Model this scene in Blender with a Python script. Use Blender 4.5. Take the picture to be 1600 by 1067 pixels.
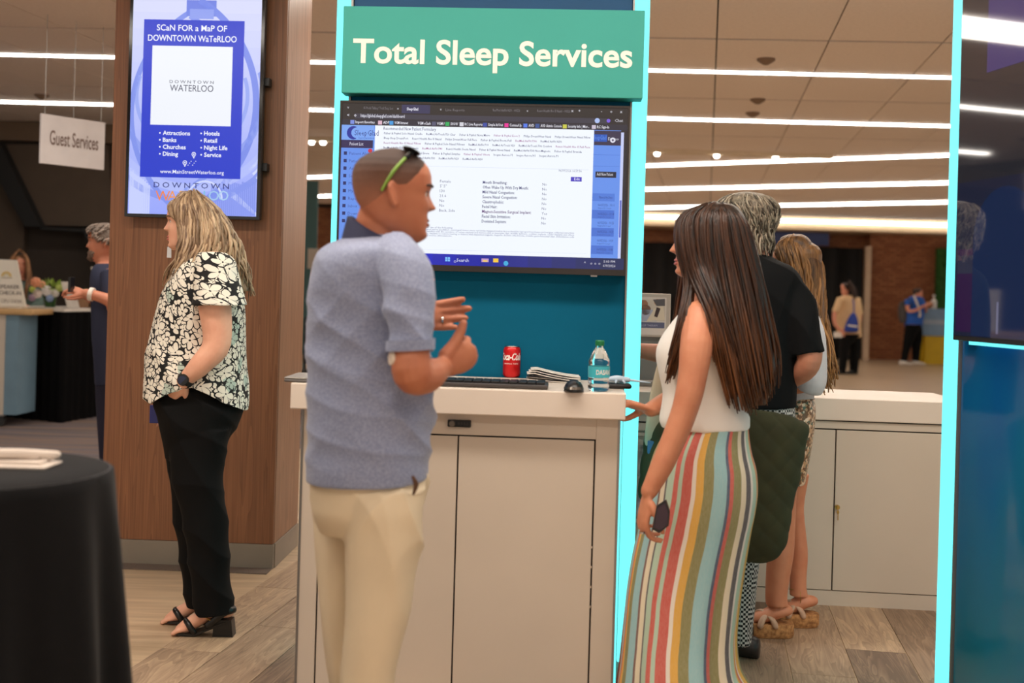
import bpy, bmesh, math, random
import numpy as np
from mathutils import Vector, Matrix, noise
random.seed(7)
rng = np.random.default_rng(7)
S = bpy.context.scene
COL = S.collection
for _o in list(bpy.data.objects):
    bpy.data.objects.remove(_o)
R = math.radians
# ------------------------------------------------------------------ camera
FPX, PX, PY, CH = 1800.0, 800.0, 452.0, 1.40
ROLL = R(1.62)
cr, sr = math.cos(ROLL), math.sin(ROLL)
cam = bpy.data.cameras.new('camera')
cam.sensor_width = 36.0
cam.lens = 36.0 * FPX / 1600
cam.shift_y = (PY - 533.5) / 1600
cam.clip_start = 0.05
cam.dof.use_dof = True
cam.dof.focus_distance = 4.7
cam.dof.aperture_fstop = 2.1
camo = bpy.data.objects.new('camera', cam)
COL.objects.link(camo)
camo.matrix_world = Matrix(((cr, -sr, 0, 0), (0, 0, -1, 0), (sr, cr, 0, CH), (0, 0, 0, 1)))
S.camera = camo
# ------------------------------------------------------------------ world, exposure, lights
S.view_settings.view_transform = 'Standard'
S.view_settings.look = 'None'
S.view_settings.exposure = 0.0
S.view_settings.gamma = 1.0
S.view_settings.use_curve_mapping = False
W = bpy.data.worlds.new('world')
S.world = W
W.use_nodes = True
W.node_tree.nodes['Background'].inputs[0].default_value = (1.0, 0.90, 0.80, 1)
W.node_tree.nodes['Background'].inputs[1].default_value = 0.98
CEIL = 3.2


def area(name, x, y, z, sx, sy, power, col=(1, 0.9, 0.78)):
    l = bpy.data.lights.new(name, 'AREA')
    l.shape = 'RECTANGLE'
    l.size, l.size_y = sx, sy
    l.energy = power
    l.color = col
    o = bpy.data.objects.new(name, l)
    COL.objects.link(o)
    o.location = (x, y, z)
    return o


for _y, _p in ((0.6, 80), (3.1, 95), (6.6, 75)):
    area('ceiling_row_light', 0.3, _y, CEIL - 0.10, 7.0, 0.35, _p)


# ------------------------------------------------------------------ projection helpers (photo pixel + distance -> world point)
def U(px, py, Y):
    u, v = (px - PX) / FPX, (PY - py) / FPX
    return Vector(((u * cr - v * sr) * Y, Y, CH + (u * sr + v * cr) * Y))


def Fz(px, py, z):
    u, v = (px - PX) / FPX, (PY - py) / FPX
    return U(px, py, (z - CH) / (u * sr + v * cr))


class Frame:
    def __init__(s, o, yaw):
        s.o = Vector(o)
        s.x = Vector((math.cos(yaw), math.sin(yaw), 0))
        s.n = Vector((math.sin(yaw), -math.cos(yaw), 0))
        s.yaw = yaw

    def loc(s, px, py, out=0.0):
        d = U(px, py, 1.0) - Vector((0, 0, CH))
        c = Vector((0, 0, CH))
        t = ((s.o + s.n * out - c).dot(s.n)) / d.dot(s.n)
        p = c + d * t - s.o
        return p.dot(s.x), p.z

    def w(s, u, h, out=0.0):
        return s.o + s.x * u + Vector((0, 0, h)) + s.n * out


# ------------------------------------------------------------------ materials
def lin(c):
    return tuple(((v / 255) / 12.92 if v / 255 <= 0.04045 else ((v / 255 + 0.055) / 1.055) ** 2.4) for v in c) + (1,)


MATS = {}


class NT:
    def __init__(s, name):
        s.m = bpy.data.materials.new(name)
        s.m.use_nodes = True
        s.t = s.m.node_tree
        s.b = s.t.nodes['Principled BSDF']

    def n(s, typ, **kw):
        nd = s.t.nodes.new('ShaderNode' + typ)
        for k, v in kw.items():
            if k.startswith('i_'):
                key = k[2:]
                nd.inputs[int(key) if key.isdigit() else key].default_value = v
            else:
                setattr(nd, k, v)
        return nd

    def l(s, a, b):
        s.t.links.new(a, b)

    def math(s, op, a, b=None, c=None):
        nd = s.n('Math', operation=op)
        for i, v in enumerate((a, b, c)):
            if v is None:
                continue
            if isinstance(v, (int, float)):
                nd.inputs[i].default_value = v
            else:
                s.l(v, nd.inputs[i])
        return nd.outputs[0]

    def coords(s, scale=(1, 1, 1), kind='Object', rot=(0, 0, 0)):
        tc = s.n('TexCoord')
        mp = s.n('Mapping')
        mp.inputs['Scale'].default_value = scale
        mp.inputs['Rotation'].default_value = rot
        s.l(tc.outputs[kind], mp.inputs[0])
        return mp.outputs[0]

    def ramp(s, fac, stops, interp='LINEAR'):
        nd = s.n('ValToRGB')
        nd.color_ramp.interpolation = interp
        e = nd.color_ramp.elements
        while len(e) < len(stops):
            e.new(0.5)
        for i, (p, c) in enumerate(stops):
            e[i].position = p
            e[i].color = c
        s.l(fac, nd.inputs[0])
        return nd.outputs[0]

    def mix(s, fac, a, b):
        nd = s.n('Mix', data_type='RGBA')
        if isinstance(fac, (int, float)):
            nd.inputs[0].default_value = fac
        else:
            s.l(fac, nd.inputs[0])
        for i, v in ((6, a), (7, b)):
            if isinstance(v, tuple):
                nd.inputs[i].default_value = v
            else:
                s.l(v, nd.inputs[i])
        return nd.outputs[2]

    def bump(s, h, strength, dist=0.01):
        nd = s.n('Bump')
        nd.inputs['Strength'].default_value = strength
        nd.inputs['Distance'].default_value = dist
        s.l(h, nd.inputs['Height'])
        s.l(nd.outputs[0], s.b.inputs['Normal'])

    def col(s, c):
        if isinstance(c, tuple):
            s.b.inputs['Base Color'].default_value = c
        else:
            s.l(c, s.b.inputs['Base Color'])


def pm(name, rgb, rough=0.5, metal=0.0, nz=None, bump=None, spec=0.5, sheen=0.0, coat=0.0, sss=0.0, rgb2=None, sc=(1, 1, 1)):
    """principled; nz=(scale, amount) varies the colour, bump=(scale, strength, dist)"""
    if name in MATS:
        return MATS[name]
    t = NT(name)
    b = t.b
    b.inputs['Roughness'].default_value = rough
    b.inputs['Metallic'].default_value = metal
    b.inputs['Specular IOR Level'].default_value = spec
    if sheen:
        b.inputs['Sheen Weight'].default_value = sheen
    if coat:
        b.inputs['Coat Weight'].default_value = coat
        b.inputs['Coat Roughness'].default_value = 0.08
    if sss:
        b.inputs['Subsurface Weight'].default_value = sss
        b.inputs['Subsurface Radius'].default_value = (0.012, 0.005, 0.003)
        b.inputs['Subsurface Scale'].default_value = 0.6
    c = lin(rgb)
    nz = nz or (6.0, 0.05)
    co = t.coords(sc)
    n = t.n('TexNoise', i_Scale=nz[0], i_Detail=4.0)
    t.l(co, n.inputs['Vector'])
    d = lin(rgb2) if rgb2 else tuple(v * (1 - nz[1] * 2) for v in c[:3]) + (1,)
    t.col(t.ramp(n.outputs[0], [(0.35, c), (0.7, d)]))
    if bump:
        n2 = t.n('TexNoise', i_Scale=bump[0], i_Detail=3.0)
        t.l(co, n2.inputs['Vector'])
        t.bump(n2.outputs[0], bump[1], bump[2] if len(bump) > 2 else 0.005)
    MATS[name] = t.m
    return t.m


def em(name, rgb, strength=1.0, gray=True):
    if name in MATS:
        return MATS[name]
    t = NT(name)
    t.b.inputs['Base Color'].default_value = (0.02, 0.02, 0.02, 1)
    t.b.inputs['Emission Color'].default_value = lin(rgb) if max(rgb) > 2 else tuple(rgb) + (1,)
    t.b.inputs['Emission Strength'].default_value = strength
    MATS[name] = t.m
    return t.m


def printmat(name, emit=0.0, rough=0.4, coat=0.0):
    """colour comes from the printed faces (attribute), optionally backlit"""
    if name in MATS:
        return MATS[name]
    t = NT(name)
    a = t.n('VertexColor', layer_name='ink')
    if emit:
        t.b.inputs['Base Color'].default_value = (0.01, 0.01, 0.01, 1)
        t.l(a.outputs[0], t.b.inputs['Emission Color'])
        t.b.inputs['Emission Strength'].default_value = emit
    else:
        t.l(a.outputs[0], t.b.inputs['Base Color'])
    t.b.inputs['Roughness'].default_value = rough
    t.b.inputs['Coat Weight'].default_value = coat
    MATS[name] = t.m
    return t.m


def woodmat(name, c1, c2, scale=(60, 60, 1.6), rough=0.45):
    t = NT(name)
    co = t.coords(scale)
    n = t.n('TexNoise', i_Scale=1.0, i_Detail=5.0, i_Roughness=0.6)
    t.l(co, n.inputs['Vector'])
    co2 = t.coords((scale[0] * 0.10, scale[1] * 0.10, scale[2] * 0.22))
    n2 = t.n('TexNoise', i_Scale=1.0, i_Detail=2.0, i_Distortion=1.2)
    t.l(co2, n2.inputs['Vector'])
    w = t.math('ADD', t.math('MULTIPLY', n.outputs[0], 0.8), t.math('MULTIPLY', t.math('FRACT', t.math('MULTIPLY', n2.outputs[0], 9.0)), 0.2))
    t.col(t.ramp(w, [(0.25, lin(c2)), (0.7, lin(c1))]))
    t.b.inputs['Roughness'].default_value = rough
    t.bump(n.outputs[0], 0.08, 0.002)
    return t.m


# ------------------------------------------------------------------ geometry builder
class G:
    def __init__(s):
        s.v, s.f, s.uv = [], [], None

    def add(s, v, f):
        k = len(s.v)
        s.v.extend([tuple(p) for p in v])
        s.f.extend([tuple(i + k for i in q) for q in f])
        return s

    def box(s, x0, x1, y0, y1, z0, z1, bev=0.0, M=None, seg=2):
        bm = bmesh.new()
        bmesh.ops.create_cube(bm, size=1)
        bmesh.ops.scale(bm, vec=(abs(x1 - x0), abs(y1 - y0), abs(z1 - z0)), verts=bm.verts)
        if bev:
            bmesh.ops.bevel(bm, geom=list(bm.edges), offset=min(bev, 0.45 * min(abs(x1 - x0), abs(y1 - y0), abs(z1 - z0))), segments=seg, profile=0.5, affect='EDGES')
        bmesh.ops.translate(bm, vec=((x0 + x1) / 2, (y0 + y1) / 2, (z0 + z1) / 2), verts=bm.verts)
        if M is not None:
            bmesh.ops.transform(bm, matrix=M, verts=bm.verts)
        bm.verts.index_update()
        s.add([v.co[:] for v in bm.verts], [[v.index for v in f.verts] for f in bm.faces])
        bm.free()
        return s

    def fbox(s, fr, u0, u1, d0, d1, h0, h1, bev=0.0):
        """box in a Frame: u along the face, d outwards (towards the viewer's side), h up"""
        M = Matrix(((fr.x.x, fr.n.x, 0, fr.o.x), (fr.x.y, fr.n.y, 0, fr.o.y), (0, 0, 1, fr.o.z), (0, 0, 0, 1)))
        b = G().box(u0, u1, d0, d1, h0, h1, bev)
        vs = [M @ Vector(p) for p in b.v]
        return s.add(vs, [f[::-1] for f in b.f])

    def loft(s, rings, cap=True):
        n = len(rings[0])
        k = len(s.v)
        for r in rings:
            s.v.extend([tuple(p) for p in r])
        for i in range(len(rings) - 1):
            for j in range(n):
                a, b = k + i * n + j, k + i * n + (j + 1) % n
                s.f.append((a, b, b + n, a + n))
        if cap:
            s.f.append(tuple(k + j for j in range(n))[::-1])
            s.f.append(tuple(k + (len(rings) - 1) * n + j for j in range(n)))
        return s

    def tube(s, pts, rad, n=12, flat=None, res=None, round_=True):
        """smooth tapered tube through pts; rad per point (number or list); flat=(axis, factor) squashes along a direction"""
        pts = [Vector(p) for p in pts]
        if isinstance(rad, (int, float)):
            rad = [rad] * len(pts)
        if res and len(pts) > 2:
            P, Q = [], []
            for i in range(len(pts) - 1):
                p0, p1, p2, p3 = pts[max(i - 1, 0)], pts[i], pts[i + 1], pts[min(i + 2, len(pts) - 1)]
                for j in range(res):
                    t = j / res
                    P.append(0.5 * ((2 * p1) + (p2 - p0) * t + (2 * p0 - 5 * p1 + 4 * p2 - p3) * t * t + (3 * p1 - p0 - 3 * p2 + p3) * t ** 3))
                    Q.append(rad[i] + (rad[i + 1] - rad[i]) * (t * t * (3 - 2 * t)))
            P.append(pts[-1])
            Q.append(rad[-1])
            pts, rad = P, Q
        tans = []
        for i in range(len(pts)):
            d = pts[min(i + 1, len(pts) - 1)] - pts[max(i - 1, 0)]
            tans.append(d.normalized() if d.length > 1e-9 else Vector((0, 0, 1)))
        if round_:
            p0, r0, t0, p1, r1, t1 = pts[0], rad[0], tans[0], pts[-1], rad[-1], tans[-1]
            pre = [(p0 - t0 * r0 * 0.85, r0 * 0.45, t0), (p0 - t0 * r0 * 0.5, r0 * 0.82, t0)]
            post = [(p1 + t1 * r1 * 0.5, r1 * 0.82, t1), (p1 + t1 * r1 * 0.85, r1 * 0.45, t1)]
            pts = [a[0] for a in pre] + pts + [a[0] for a in post]
            rad = [a[1] for a in pre] + list(rad) + [a[1] for a in post]
            tans = [a[2] for a in pre] + tans + [a[2] for a in post]
        up = Vector((0, 0, 1)) if abs(tans[0].z) < 0.9 else Vector((0, 1, 0))
        a = tans[0].cross(up).normalized()
        rings = []
        for p, r, t in zip(pts, rad, tans):
            a = (a - t * a.dot(t)).normalized()
            b = t.cross(a)
            ring = []
            for j in range(n):
                th = 2 * math.pi * j / n
                o = a * (r * math.cos(th)) + b * (r * math.sin(th))
                if flat:
                    ax, k = flat
                    o = o - ax * (o.dot(ax) * (1 - k))
                ring.append(p + o)
            rings.append(ring)
        return s.loft(rings)

    def lathe(s, c, prof, n=28, axis=None):
        """profile [(r, z)] turned about a vertical axis at c"""
        c = Vector(c)
        return s.loft([[c + Vector((r * math.cos(2 * math.pi * j / n), r * math.sin(2 * math.pi * j / n), z)) for j in range(n)] for r, z in prof])

    def ball(s, c, rx, ry, rz, n=12, M=None):
        c = Vector(c)
        rings = []
        for i in range(1, n):
            ph = math.pi * i / n
            ring = []
            for j in range(n * 2):
                th = math.pi * j / n
                o = Vector((rx * math.sin(ph) * math.cos(th), ry * math.sin(ph) * math.sin(th), -rz * math.cos(ph)))
                ring.append(c + ((M @ o) if M else o))
            rings.append(ring)
        return s.loft(rings)

    def prism(s, pts, off):
        off = Vector(off)
        a = [Vector(p) for p in pts]
        return s.loft([a, [p + off for p in a]])

    def mesh(s, smooth=False, angle=None):
        me = bpy.data.meshes.new('mesh')
        me.from_pydata(s.v, [], s.f)
        bm = bmesh.new()
        bm.from_mesh(me)
        bmesh.ops.recalc_face_normals(bm, faces=bm.faces)
        bm.to_mesh(me)
        bm.free()
        if smooth:
            me.polygons.foreach_set('use_smooth', [True] * len(me.polygons))
            if angle:
                me.set_sharp_from_angle(angle=R(angle))
        me.update()
        return me


# ------------------------------------------------------------------ objects, parts, labels
def tag(o, label=None, cat=None, group=None, kind=None):
    if label:
        o['label'] = label
    if cat:
        o['category'] = cat
    if group:
        o['group'] = group
    if kind:
        o['kind'] = kind
    return o


def thing(name, label, cat, loc=(0, 0, 0), rz=0.0, group=None, kind=None):
    o = bpy.data.objects.new(name, None)
    COL.objects.link(o)
    o.location = loc
    o.rotation_euler = (0, 0, rz)
    o.empty_display_size = 0.1
    return tag(o, label, cat, group, kind)


def rootmat(o):
    while o.parent:
        o = o.parent
    return Matrix.Translation(o.location) @ Matrix.Rotation(o.rotation_euler.z, 4, 'Z')


def part(name, me, mat, parent=None, label=None, kind=None):
    """link a mesh given in world coordinates as a part of parent"""
    o = bpy.data.objects.new(name, me)
    me.name = name
    COL.objects.link(o)
    if mat is not None and not me.materials:
        me.materials.append(mat)
    if parent is not None:
        me.transform(rootmat(parent).inverted())
        o.parent = parent
    return tag(o, label, None, None, kind)


def single(name, me, mat, label, cat, loc=None, group=None, kind=None):
    """a thing that is one mesh (world coordinates in)"""
    o = bpy.data.objects.new(name, me)
    me.name = name
    COL.objects.link(o)
    if mat is not None and not me.materials:
        me.materials.append(mat)
    if loc is None:
        v = np.empty(len(me.vertices) * 3)
        me.vertices.foreach_get('co', v)
        v = v.reshape(-1, 3)
        loc = Vector(((v[:, 0].min() + v[:, 0].max()) / 2, (v[:, 1].min() + v[:, 1].max()) / 2, v[:, 2].min()))
    me.transform(Matrix.Translation(-Vector(loc)))
    o.location = loc
    return tag(o, label, cat, group, kind)


def struct(name, me, mat, parent=None):
    o = part(name, me, mat, parent)
    if parent is None:
        o['kind'] = 'structure'
    return o


def copy_tree(o, loc, rz, label=None, group=None):
    r = o.copy()
    COL.objects.link(r)
    r.location = loc
    r.rotation_euler = (0, 0, rz)
    tag(r, label, None, group)
    for ch in [c for c in bpy.data.objects if c.parent == o]:
        c = ch.copy()
        COL.objects.link(c)
        c.parent = r
        for g in [q for q in bpy.data.objects if q.parent == ch]:
            d = g.copy()
            COL.objects.link(d)
            d.parent = c
    return r


# ------------------------------------------------------------------ printing flat lettering and pictures
_TX = {}


def text_geo(s, bold=0.0, shear=0.0, spacing=1.0, res=3):
    key = (s, bold, shear, spacing, res)
    if key in _TX:
        return _TX[key]
    cu = bpy.data.curves.new('t', 'FONT')
    cu.body = s
    cu.size = 1.0
    cu.offset = bold
    cu.shear = shear
    cu.space_character = spacing
    cu.resolution_u = res
    ob = bpy.data.objects.new('t', cu)
    me = bpy.data.meshes.new_from_object(ob)
    v = [(p.co.x, p.co.y) for p in me.vertices]
    f = [tuple(p.vertices) for p in me.polygons]
    bpy.data.objects.remove(ob)
    bpy.data.curves.remove(cu)
    bpy.data.meshes.remove(me)
    _TX[key] = (v, f)
    return v, f


class Print:
    def __init__(s, fr, out=0.0, step=0.0004, sub=None):
        s.fr, s.out, s.step = fr, out, step
        s.v, s.f, s.c = [], [], []
        s.k = 0

    def put(s, v2, f, rgb, layer=0):
        k = len(s.v)
        if isinstance(rgb[0], (tuple, list)):
            cs = [lin(c) for c in rgb]
        else:
            cs = [lin(rgb)] * len(v2)
        for (u, h), c in zip(v2, cs):
            s.v.append(s.fr.w(u, h, s.out + layer * s.step))
            s.c.append(c)
        s.f.extend([tuple(i + k for i in q) for q in f])

    def P(s, px, py):
        return s.fr.loc(px, py, s.out)

    def poly(s, pts, rgb, layer=0):
        s.put([s.P(*p) for p in pts], [tuple(range(len(pts)))[::-1]], rgb, layer)

    def rect(s, x0, y0, x1, y1, rgb, layer=0):
        a, b = s.P(x0, y0), s.P(x1, y1)
        s.put([(a[0], a[1]), (a[0], b[1]), (b[0], b[1]), (b[0], a[1])], [(0, 1, 2, 3)], rgb, layer)

    def disc(s, px, py, r, rgb, layer=0, n=20, r2=None, a0=0, a1=360):
        c = s.P(px, py)
        k = s.P(px + r, py)[0] - c[0]
        if r2 is None:
            s.put([(c[0] + k * math.cos(2 * math.pi * i / n), c[1] + k * math.sin(2 * math.pi * i / n)) for i in range(n)], [tuple(range(n))], rgb, layer)
        else:
            q = k * r2 / r
            v, f = [], []
            for i in range(n + 1):
                t = R(a0 + (a1 - a0) * i / n)
                v += [(c[0] + k * math.cos(t), c[1] + k * math.sin(t)), (c[0] + q * math.cos(t), c[1] + q * math.sin(t))]
            f = [(2 * i, 2 * i + 2, 2 * i + 3, 2 * i + 1) for i in range(n)]
            s.put(v, f, rgb, layer)

    def text(s, t, px, py, h, rgb, w=None, bold=0.0, layer=2, align='L', shear=0.0, spacing=1.0, res=2):
        v, f = text_geo(t, bold, shear, spacing, res)
        if not v:
            return
        hv, _ = text_geo('H', bold, 0, 1, 2)
        cap = max(p[1] for p in hv)
        x0, x1 = min(p[0] for p in v), max(p[0] for p in v)
        a = s.P(px, py)
        kh = abs(s.P(px, py - h)[1] - a[1]) / cap
        kw = kh if w is None else (s.P(px + w, py)[0] - a[0]) / (x1 - x0)
        off = {'L': 0, 'C': (x1 - x0) / 2, 'R': (x1 - x0)}[align]
        s.put([(a[0] + (p[0] - x0 - off) * kw, a[1] + p[1] * kh) for p in v], f, rgb, layer)

    def mesh(s):
        me = bpy.data.meshes.new('print')
        me.from_pydata([tuple(p) for p in s.v], [], s.f)
        at = me.color_attributes.new('ink', 'FLOAT_COLOR', 'POINT')
        at.data.foreach_set('color', np.array(s.c, dtype=np.float32).ravel())
        bm = bmesh.new()
        bm.from_mesh(me)
        bm.normal_update()
        fl = [f for f in bm.faces if f.normal.dot(s.fr.n) < 0]
        bmesh.ops.reverse_faces(bm, faces=fl)
        bm.to_mesh(me)
        bm.free()
        return me


# ================================================================== COLOURS
M_white = pm('white_laminate', (208, 194, 178), 0.38, nz=(3, 0.02))
M_whitetop = pm('white_counter_top', (228, 214, 200), 0.35, nz=(3, 0.02))
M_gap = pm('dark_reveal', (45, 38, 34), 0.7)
M_grey = pm('grey_aluminium', (150, 146, 142), 0.35, 0.7)
M_dgrey = pm('dark_grey_plastic', (42, 40, 40), 0.45)
M_black = pm('black_plastic', (14, 14, 15), 0.4)
M_blackgloss = pm('black_gloss', (8, 8, 10), 0.12)
M_chrome = pm('chrome', (200, 195, 190), 0.18, 1.0)
M_brass = pm('brass', (190, 150, 80), 0.3, 1.0)
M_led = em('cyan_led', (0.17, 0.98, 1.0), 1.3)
M_strip = em('white_light_strip', (1.0, 0.93, 0.84), 17.0)
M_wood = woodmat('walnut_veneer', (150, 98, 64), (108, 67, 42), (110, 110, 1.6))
M_woodside = woodmat('walnut_veneer_painted_lit', (168, 124, 94), (128, 90, 66))  # paler copy of the veneer, side lighting put into the colour
M_base = pm('grey_vinyl_base', (140, 128, 114), 0.4)
M_teal = pm('teal_fabric', (4, 92, 122), 0.85, spec=0.15, nz=(3, 0.04), bump=(900, 0.1, 0.001))
M_navy = pm('navy_fabric', (14, 70, 112), 0.7)
M_paper = pm('white_paper', (232, 224, 214), 0.6)

# ================================================================== SETTING
LD = Vector((math.sin(R(9.6)), math.cos(R(9.6)), 0))      # long direction of the hall
_a, _b = Fz(1012, 57, CEIL), Fz(1492, 65, CEIL)
CD = (_b - _a).normalized()                               # cross direction of the ceiling joints

tf = NT('tan_floor')
co = tf.coords((0.6, 7, 1))
n1 = tf.n('TexNoise', i_Scale=3.0, i_Detail=6.0)
tf.l(co, n1.inputs['Vector'])
tf.col(tf.ramp(n1.outputs[0], [(0.3, lin((176, 150, 120))), (0.7, lin((212, 186, 154)))]))
tf.b.inputs['Roughness'].default_value = 0.3
struct('floor', G().box(-16, 18, -6, 28, -0.2, 0.0).mesh(), tf.m)

# planks of the booth floor
pk = NT('greyed_oak_plank')
oi = pk.n('ObjectInfo')
tc = pk.n('TexCoord')
va = pk.n('VectorMath', operation='MULTIPLY_ADD')
pk.l(oi.outputs['Random'], va.inputs[0])
va.inputs[1].default_value = (37, 91, 13)
pk.l(tc.outputs['Object'], va.inputs[2])
mp = pk.n('Mapping')
mp.inputs['Scale'].default_value = (26, 2.2, 1)
pk.l(va.outputs[0], mp.inputs[0])
n1 = pk.n('TexNoise', i_Scale=1.0, i_Detail=6.0, i_Roughness=0.6, i_Distortion=1.0)
pk.l(mp.outputs[0], n1.inputs['Vector'])
mp2 = pk.n('Mapping')
mp2.inputs['Scale'].default_value = (8, 0.8, 1)
pk.l(va.outputs[0], mp2.inputs[0])
n2 = pk.n('TexNoise', i_Scale=1.0, i_Detail=2.0, i_Distortion=2.2)
pk.l(mp2.outputs[0], n2.inputs['Vector'])
rings = pk.math('FRACT', pk.math('MULTIPLY', n2.outputs[0], 11.0))
g = pk.math('ADD', pk.math('MULTIPLY', n1.outputs[0], 0.55), pk.math('MULTIPLY', rings, 0.16))
g = pk.math('ADD', g, pk.math('MULTIPLY', oi.outputs['Random'], 0.40))
pk.col(pk.ramp(g, [(0.32, lin((106, 86, 70))), (0.60, lin((160, 134, 110))), (0.88, lin((206, 178, 146)))]))
pk.b.inputs['Roughness'].default_value = 0.5
pk.bump(n1.outputs[0], 0.15, 0.002)

booth_floor = thing('trim_1', None, None, (0, 0, 0), 0, None, 'structure')
XD = Vector((LD.y, -LD.x, 0))
PWID, PLEN = 0.235, 0.93
plank_me = G().box(-PWID / 2 + 0.002, PWID / 2 - 0.002, -PLEN / 2 + 0.002, PLEN / 2 - 0.002, 0.0, 0.004, 0.001, seg=1).mesh()
plank_me.materials.append(pk.m)
_l1, _l2 = Fz(425, 902, 0), Fz(208, 1042, 0)
yawL = math.atan2(LD.y, LD.x) - math.pi / 2
edgeu = min(_l1.dot(XD), _l2.dot(XD))
npl = 0
for i in range(0, 17):
    u = edgeu + PWID * (i + 0.5)
    off = [0, 0.31, 0.62][i % 3] + 0.05 * (i % 2)
    for j in range(-1, 8):
        vv = 2.7 + off + PLEN * j
        c = XD * u + LD * vv
        if c.y < 2.7 or c.y > 9.0 or abs(c.x) > 0.52 * c.y + 0.5:
            continue
        if c.y > 6.6 and (c.x < -1.4 or c.x > -0.5):
            continue
        p = bpy.data.objects.new('plank', plank_me)
        COL.objects.link(p)
        p.parent = booth_floor
        p.location = (c.x, c.y, 0.0)
        p.rotation_euler = (0, 0, yawL)
        npl += 1

# streaked carpet beyond the column
cp = NT('streaked_carpet')
co = cp.coords((0.35, 5.0, 1))
n1 = cp.n('TexNoise', i_Scale=1.6, i_Detail=3.0, i_Roughness=0.5)
cp.l(co, n1.inputs['Vector'])
n2 = cp.n('TexNoise', i_Scale=180.0, i_Detail=2.0)
cp.l(cp.coords(), n2.inputs['Vector'])
base = cp.ramp(n1.outputs[0], [(0.32, lin((110, 98, 98))), (0.46, lin((132, 122, 126))), (0.55, lin((160, 132, 112))), (0.68, lin((120, 112, 120)))])
cp.col(cp.mix(cp.math('MULTIPLY', n2.outputs[0], 0.5), base, lin((70, 62, 62))))
cp.b.inputs['Roughness'].default_value = 0.95
cp.bump(n2.outputs[0], 0.4, 0.004)
struct('trim_2', G().box(-9, -1.75, 6.6, 14.0, 0.0, 0.006).mesh(), cp.m)

# ceiling: backing, tiles, light fixtures
M_tile = pm('ceiling_tile', (240, 226, 216), 0.85, nz=(40, 0.03), bump=(300, 0.2, 0.002))
M_void = pm('ceiling_void', (40, 33, 28), 0.9)
ceiling = struct('ceiling', G().box(-16, 18, -6, 28, CEIL + 0.02, CEIL + 0.3).mesh(), M_void)
TW, TL = 0.78, 2.5
tg = G()
c0 = (-LD * (TL / 2 - 0.018))
hx = CD * (TW / 2 - 0.005)
hy = LD * (TL / 2 - 0.022)
q = [-hx - hy, hx - hy, hx + hy, -hx + hy]
tg.prism(q, (0, 0, 0.018))
tile_me = tg.mesh()
tile_me.materials.append(M_tile)
t0 = Fz(1120, 61, CEIL)
nt = 0
for j in range(-1, 8):
    for i in range(-30, 26):
        c = t0 + CD * (TW * (i + 0.5)) + LD * (TL * (j + 0.5))
        if c.y > 27 or c.y < 6 or abs(c.x) > 0.47 * c.y + 0.6 or c.y > 26.3:
            continue
        if c.y > 19 and c.x < -7:
            continue
        o = bpy.data.objects.new('ceiling_panel', tile_me)
        COL.objects.link(o)
        o.parent = ceiling
        o.location = (c.x, c.y, CEIL)
        nt += 1
# plain ceiling in front of the picture, above the booth
struct('trim_3', G().box(-6, 8, -6, 5.8, CEIL - 0.001, CEIL + 0.015).mesh(), M_tile)


def strip(p0, p1, w, drop, label, name='linear_light', grp='linear ceiling lights'):
    d = (p1 - p0)
    L = d.length
    d.normalize()
    yaw = math.atan2(d.y, d.x)
    mid = (p0 + p1) / 2
    t = thing(name, label, 'ceiling light', (mid.x, mid.y, CEIL - drop), yaw, grp)
    M = Matrix.Translation((mid.x, mid.y, 0)) @ Matrix.Rotation(yaw, 4, 'Z')
    part('housing', G().box(-L / 2 - 0.01, L / 2 + 0.01, -w / 2 - 0.008, w / 2 + 0.008, CEIL - 0.006, CEIL - 0.0005, M=M).mesh(), M_grey, t)
    part('diffuser', G().box(-L / 2, L / 2, -w / 2, w / 2, CEIL - drop, CEIL - 0.006, M=M).mesh(), M_strip, t)


strip(Fz(-600, 69, CEIL), Fz(1700, 125, CEIL), 0.075, 0.012, 'nearest white line of light across the ceiling, top of the picture')
strip(Fz(-60, 156, CEIL), Fz(1700, 201, CEIL), 0.09, 0.016, 'second white line of light across the ceiling')
for (a, b), w, dr, lb in ((((420, 278), (1640, 235)), 0.10, 0.026, 'third line of light, first of the slanting ones, above the far women'),
                          (((420, 307), (1700, 279)), 0.10, 0.034, 'fourth line of light, second of the slanting ones'),
                          (((992, 323.5), (1640, 311)), 0.10, 0.038, 'fifth line of light, third of the slanting ones, level with grey hair'),
                          ):
    strip(Fz(a[0], a[1], CEIL), Fz(b[0], b[1], CEIL), w, dr, lb)
# lights above the booth, out of the picture, in the same rows
strip(Vector((-7, 6.75, CEIL)), Vector((4.5, 6.6, CEIL)), 0.10, 0.02, 'white line of light above the wooden column, over the booth')
strip(Vector((-3.6, 3.1, CEIL)), Vector((4.0, 3.1, CEIL)), 0.10, 0.02, 'white line of light over the booth counter')
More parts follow.
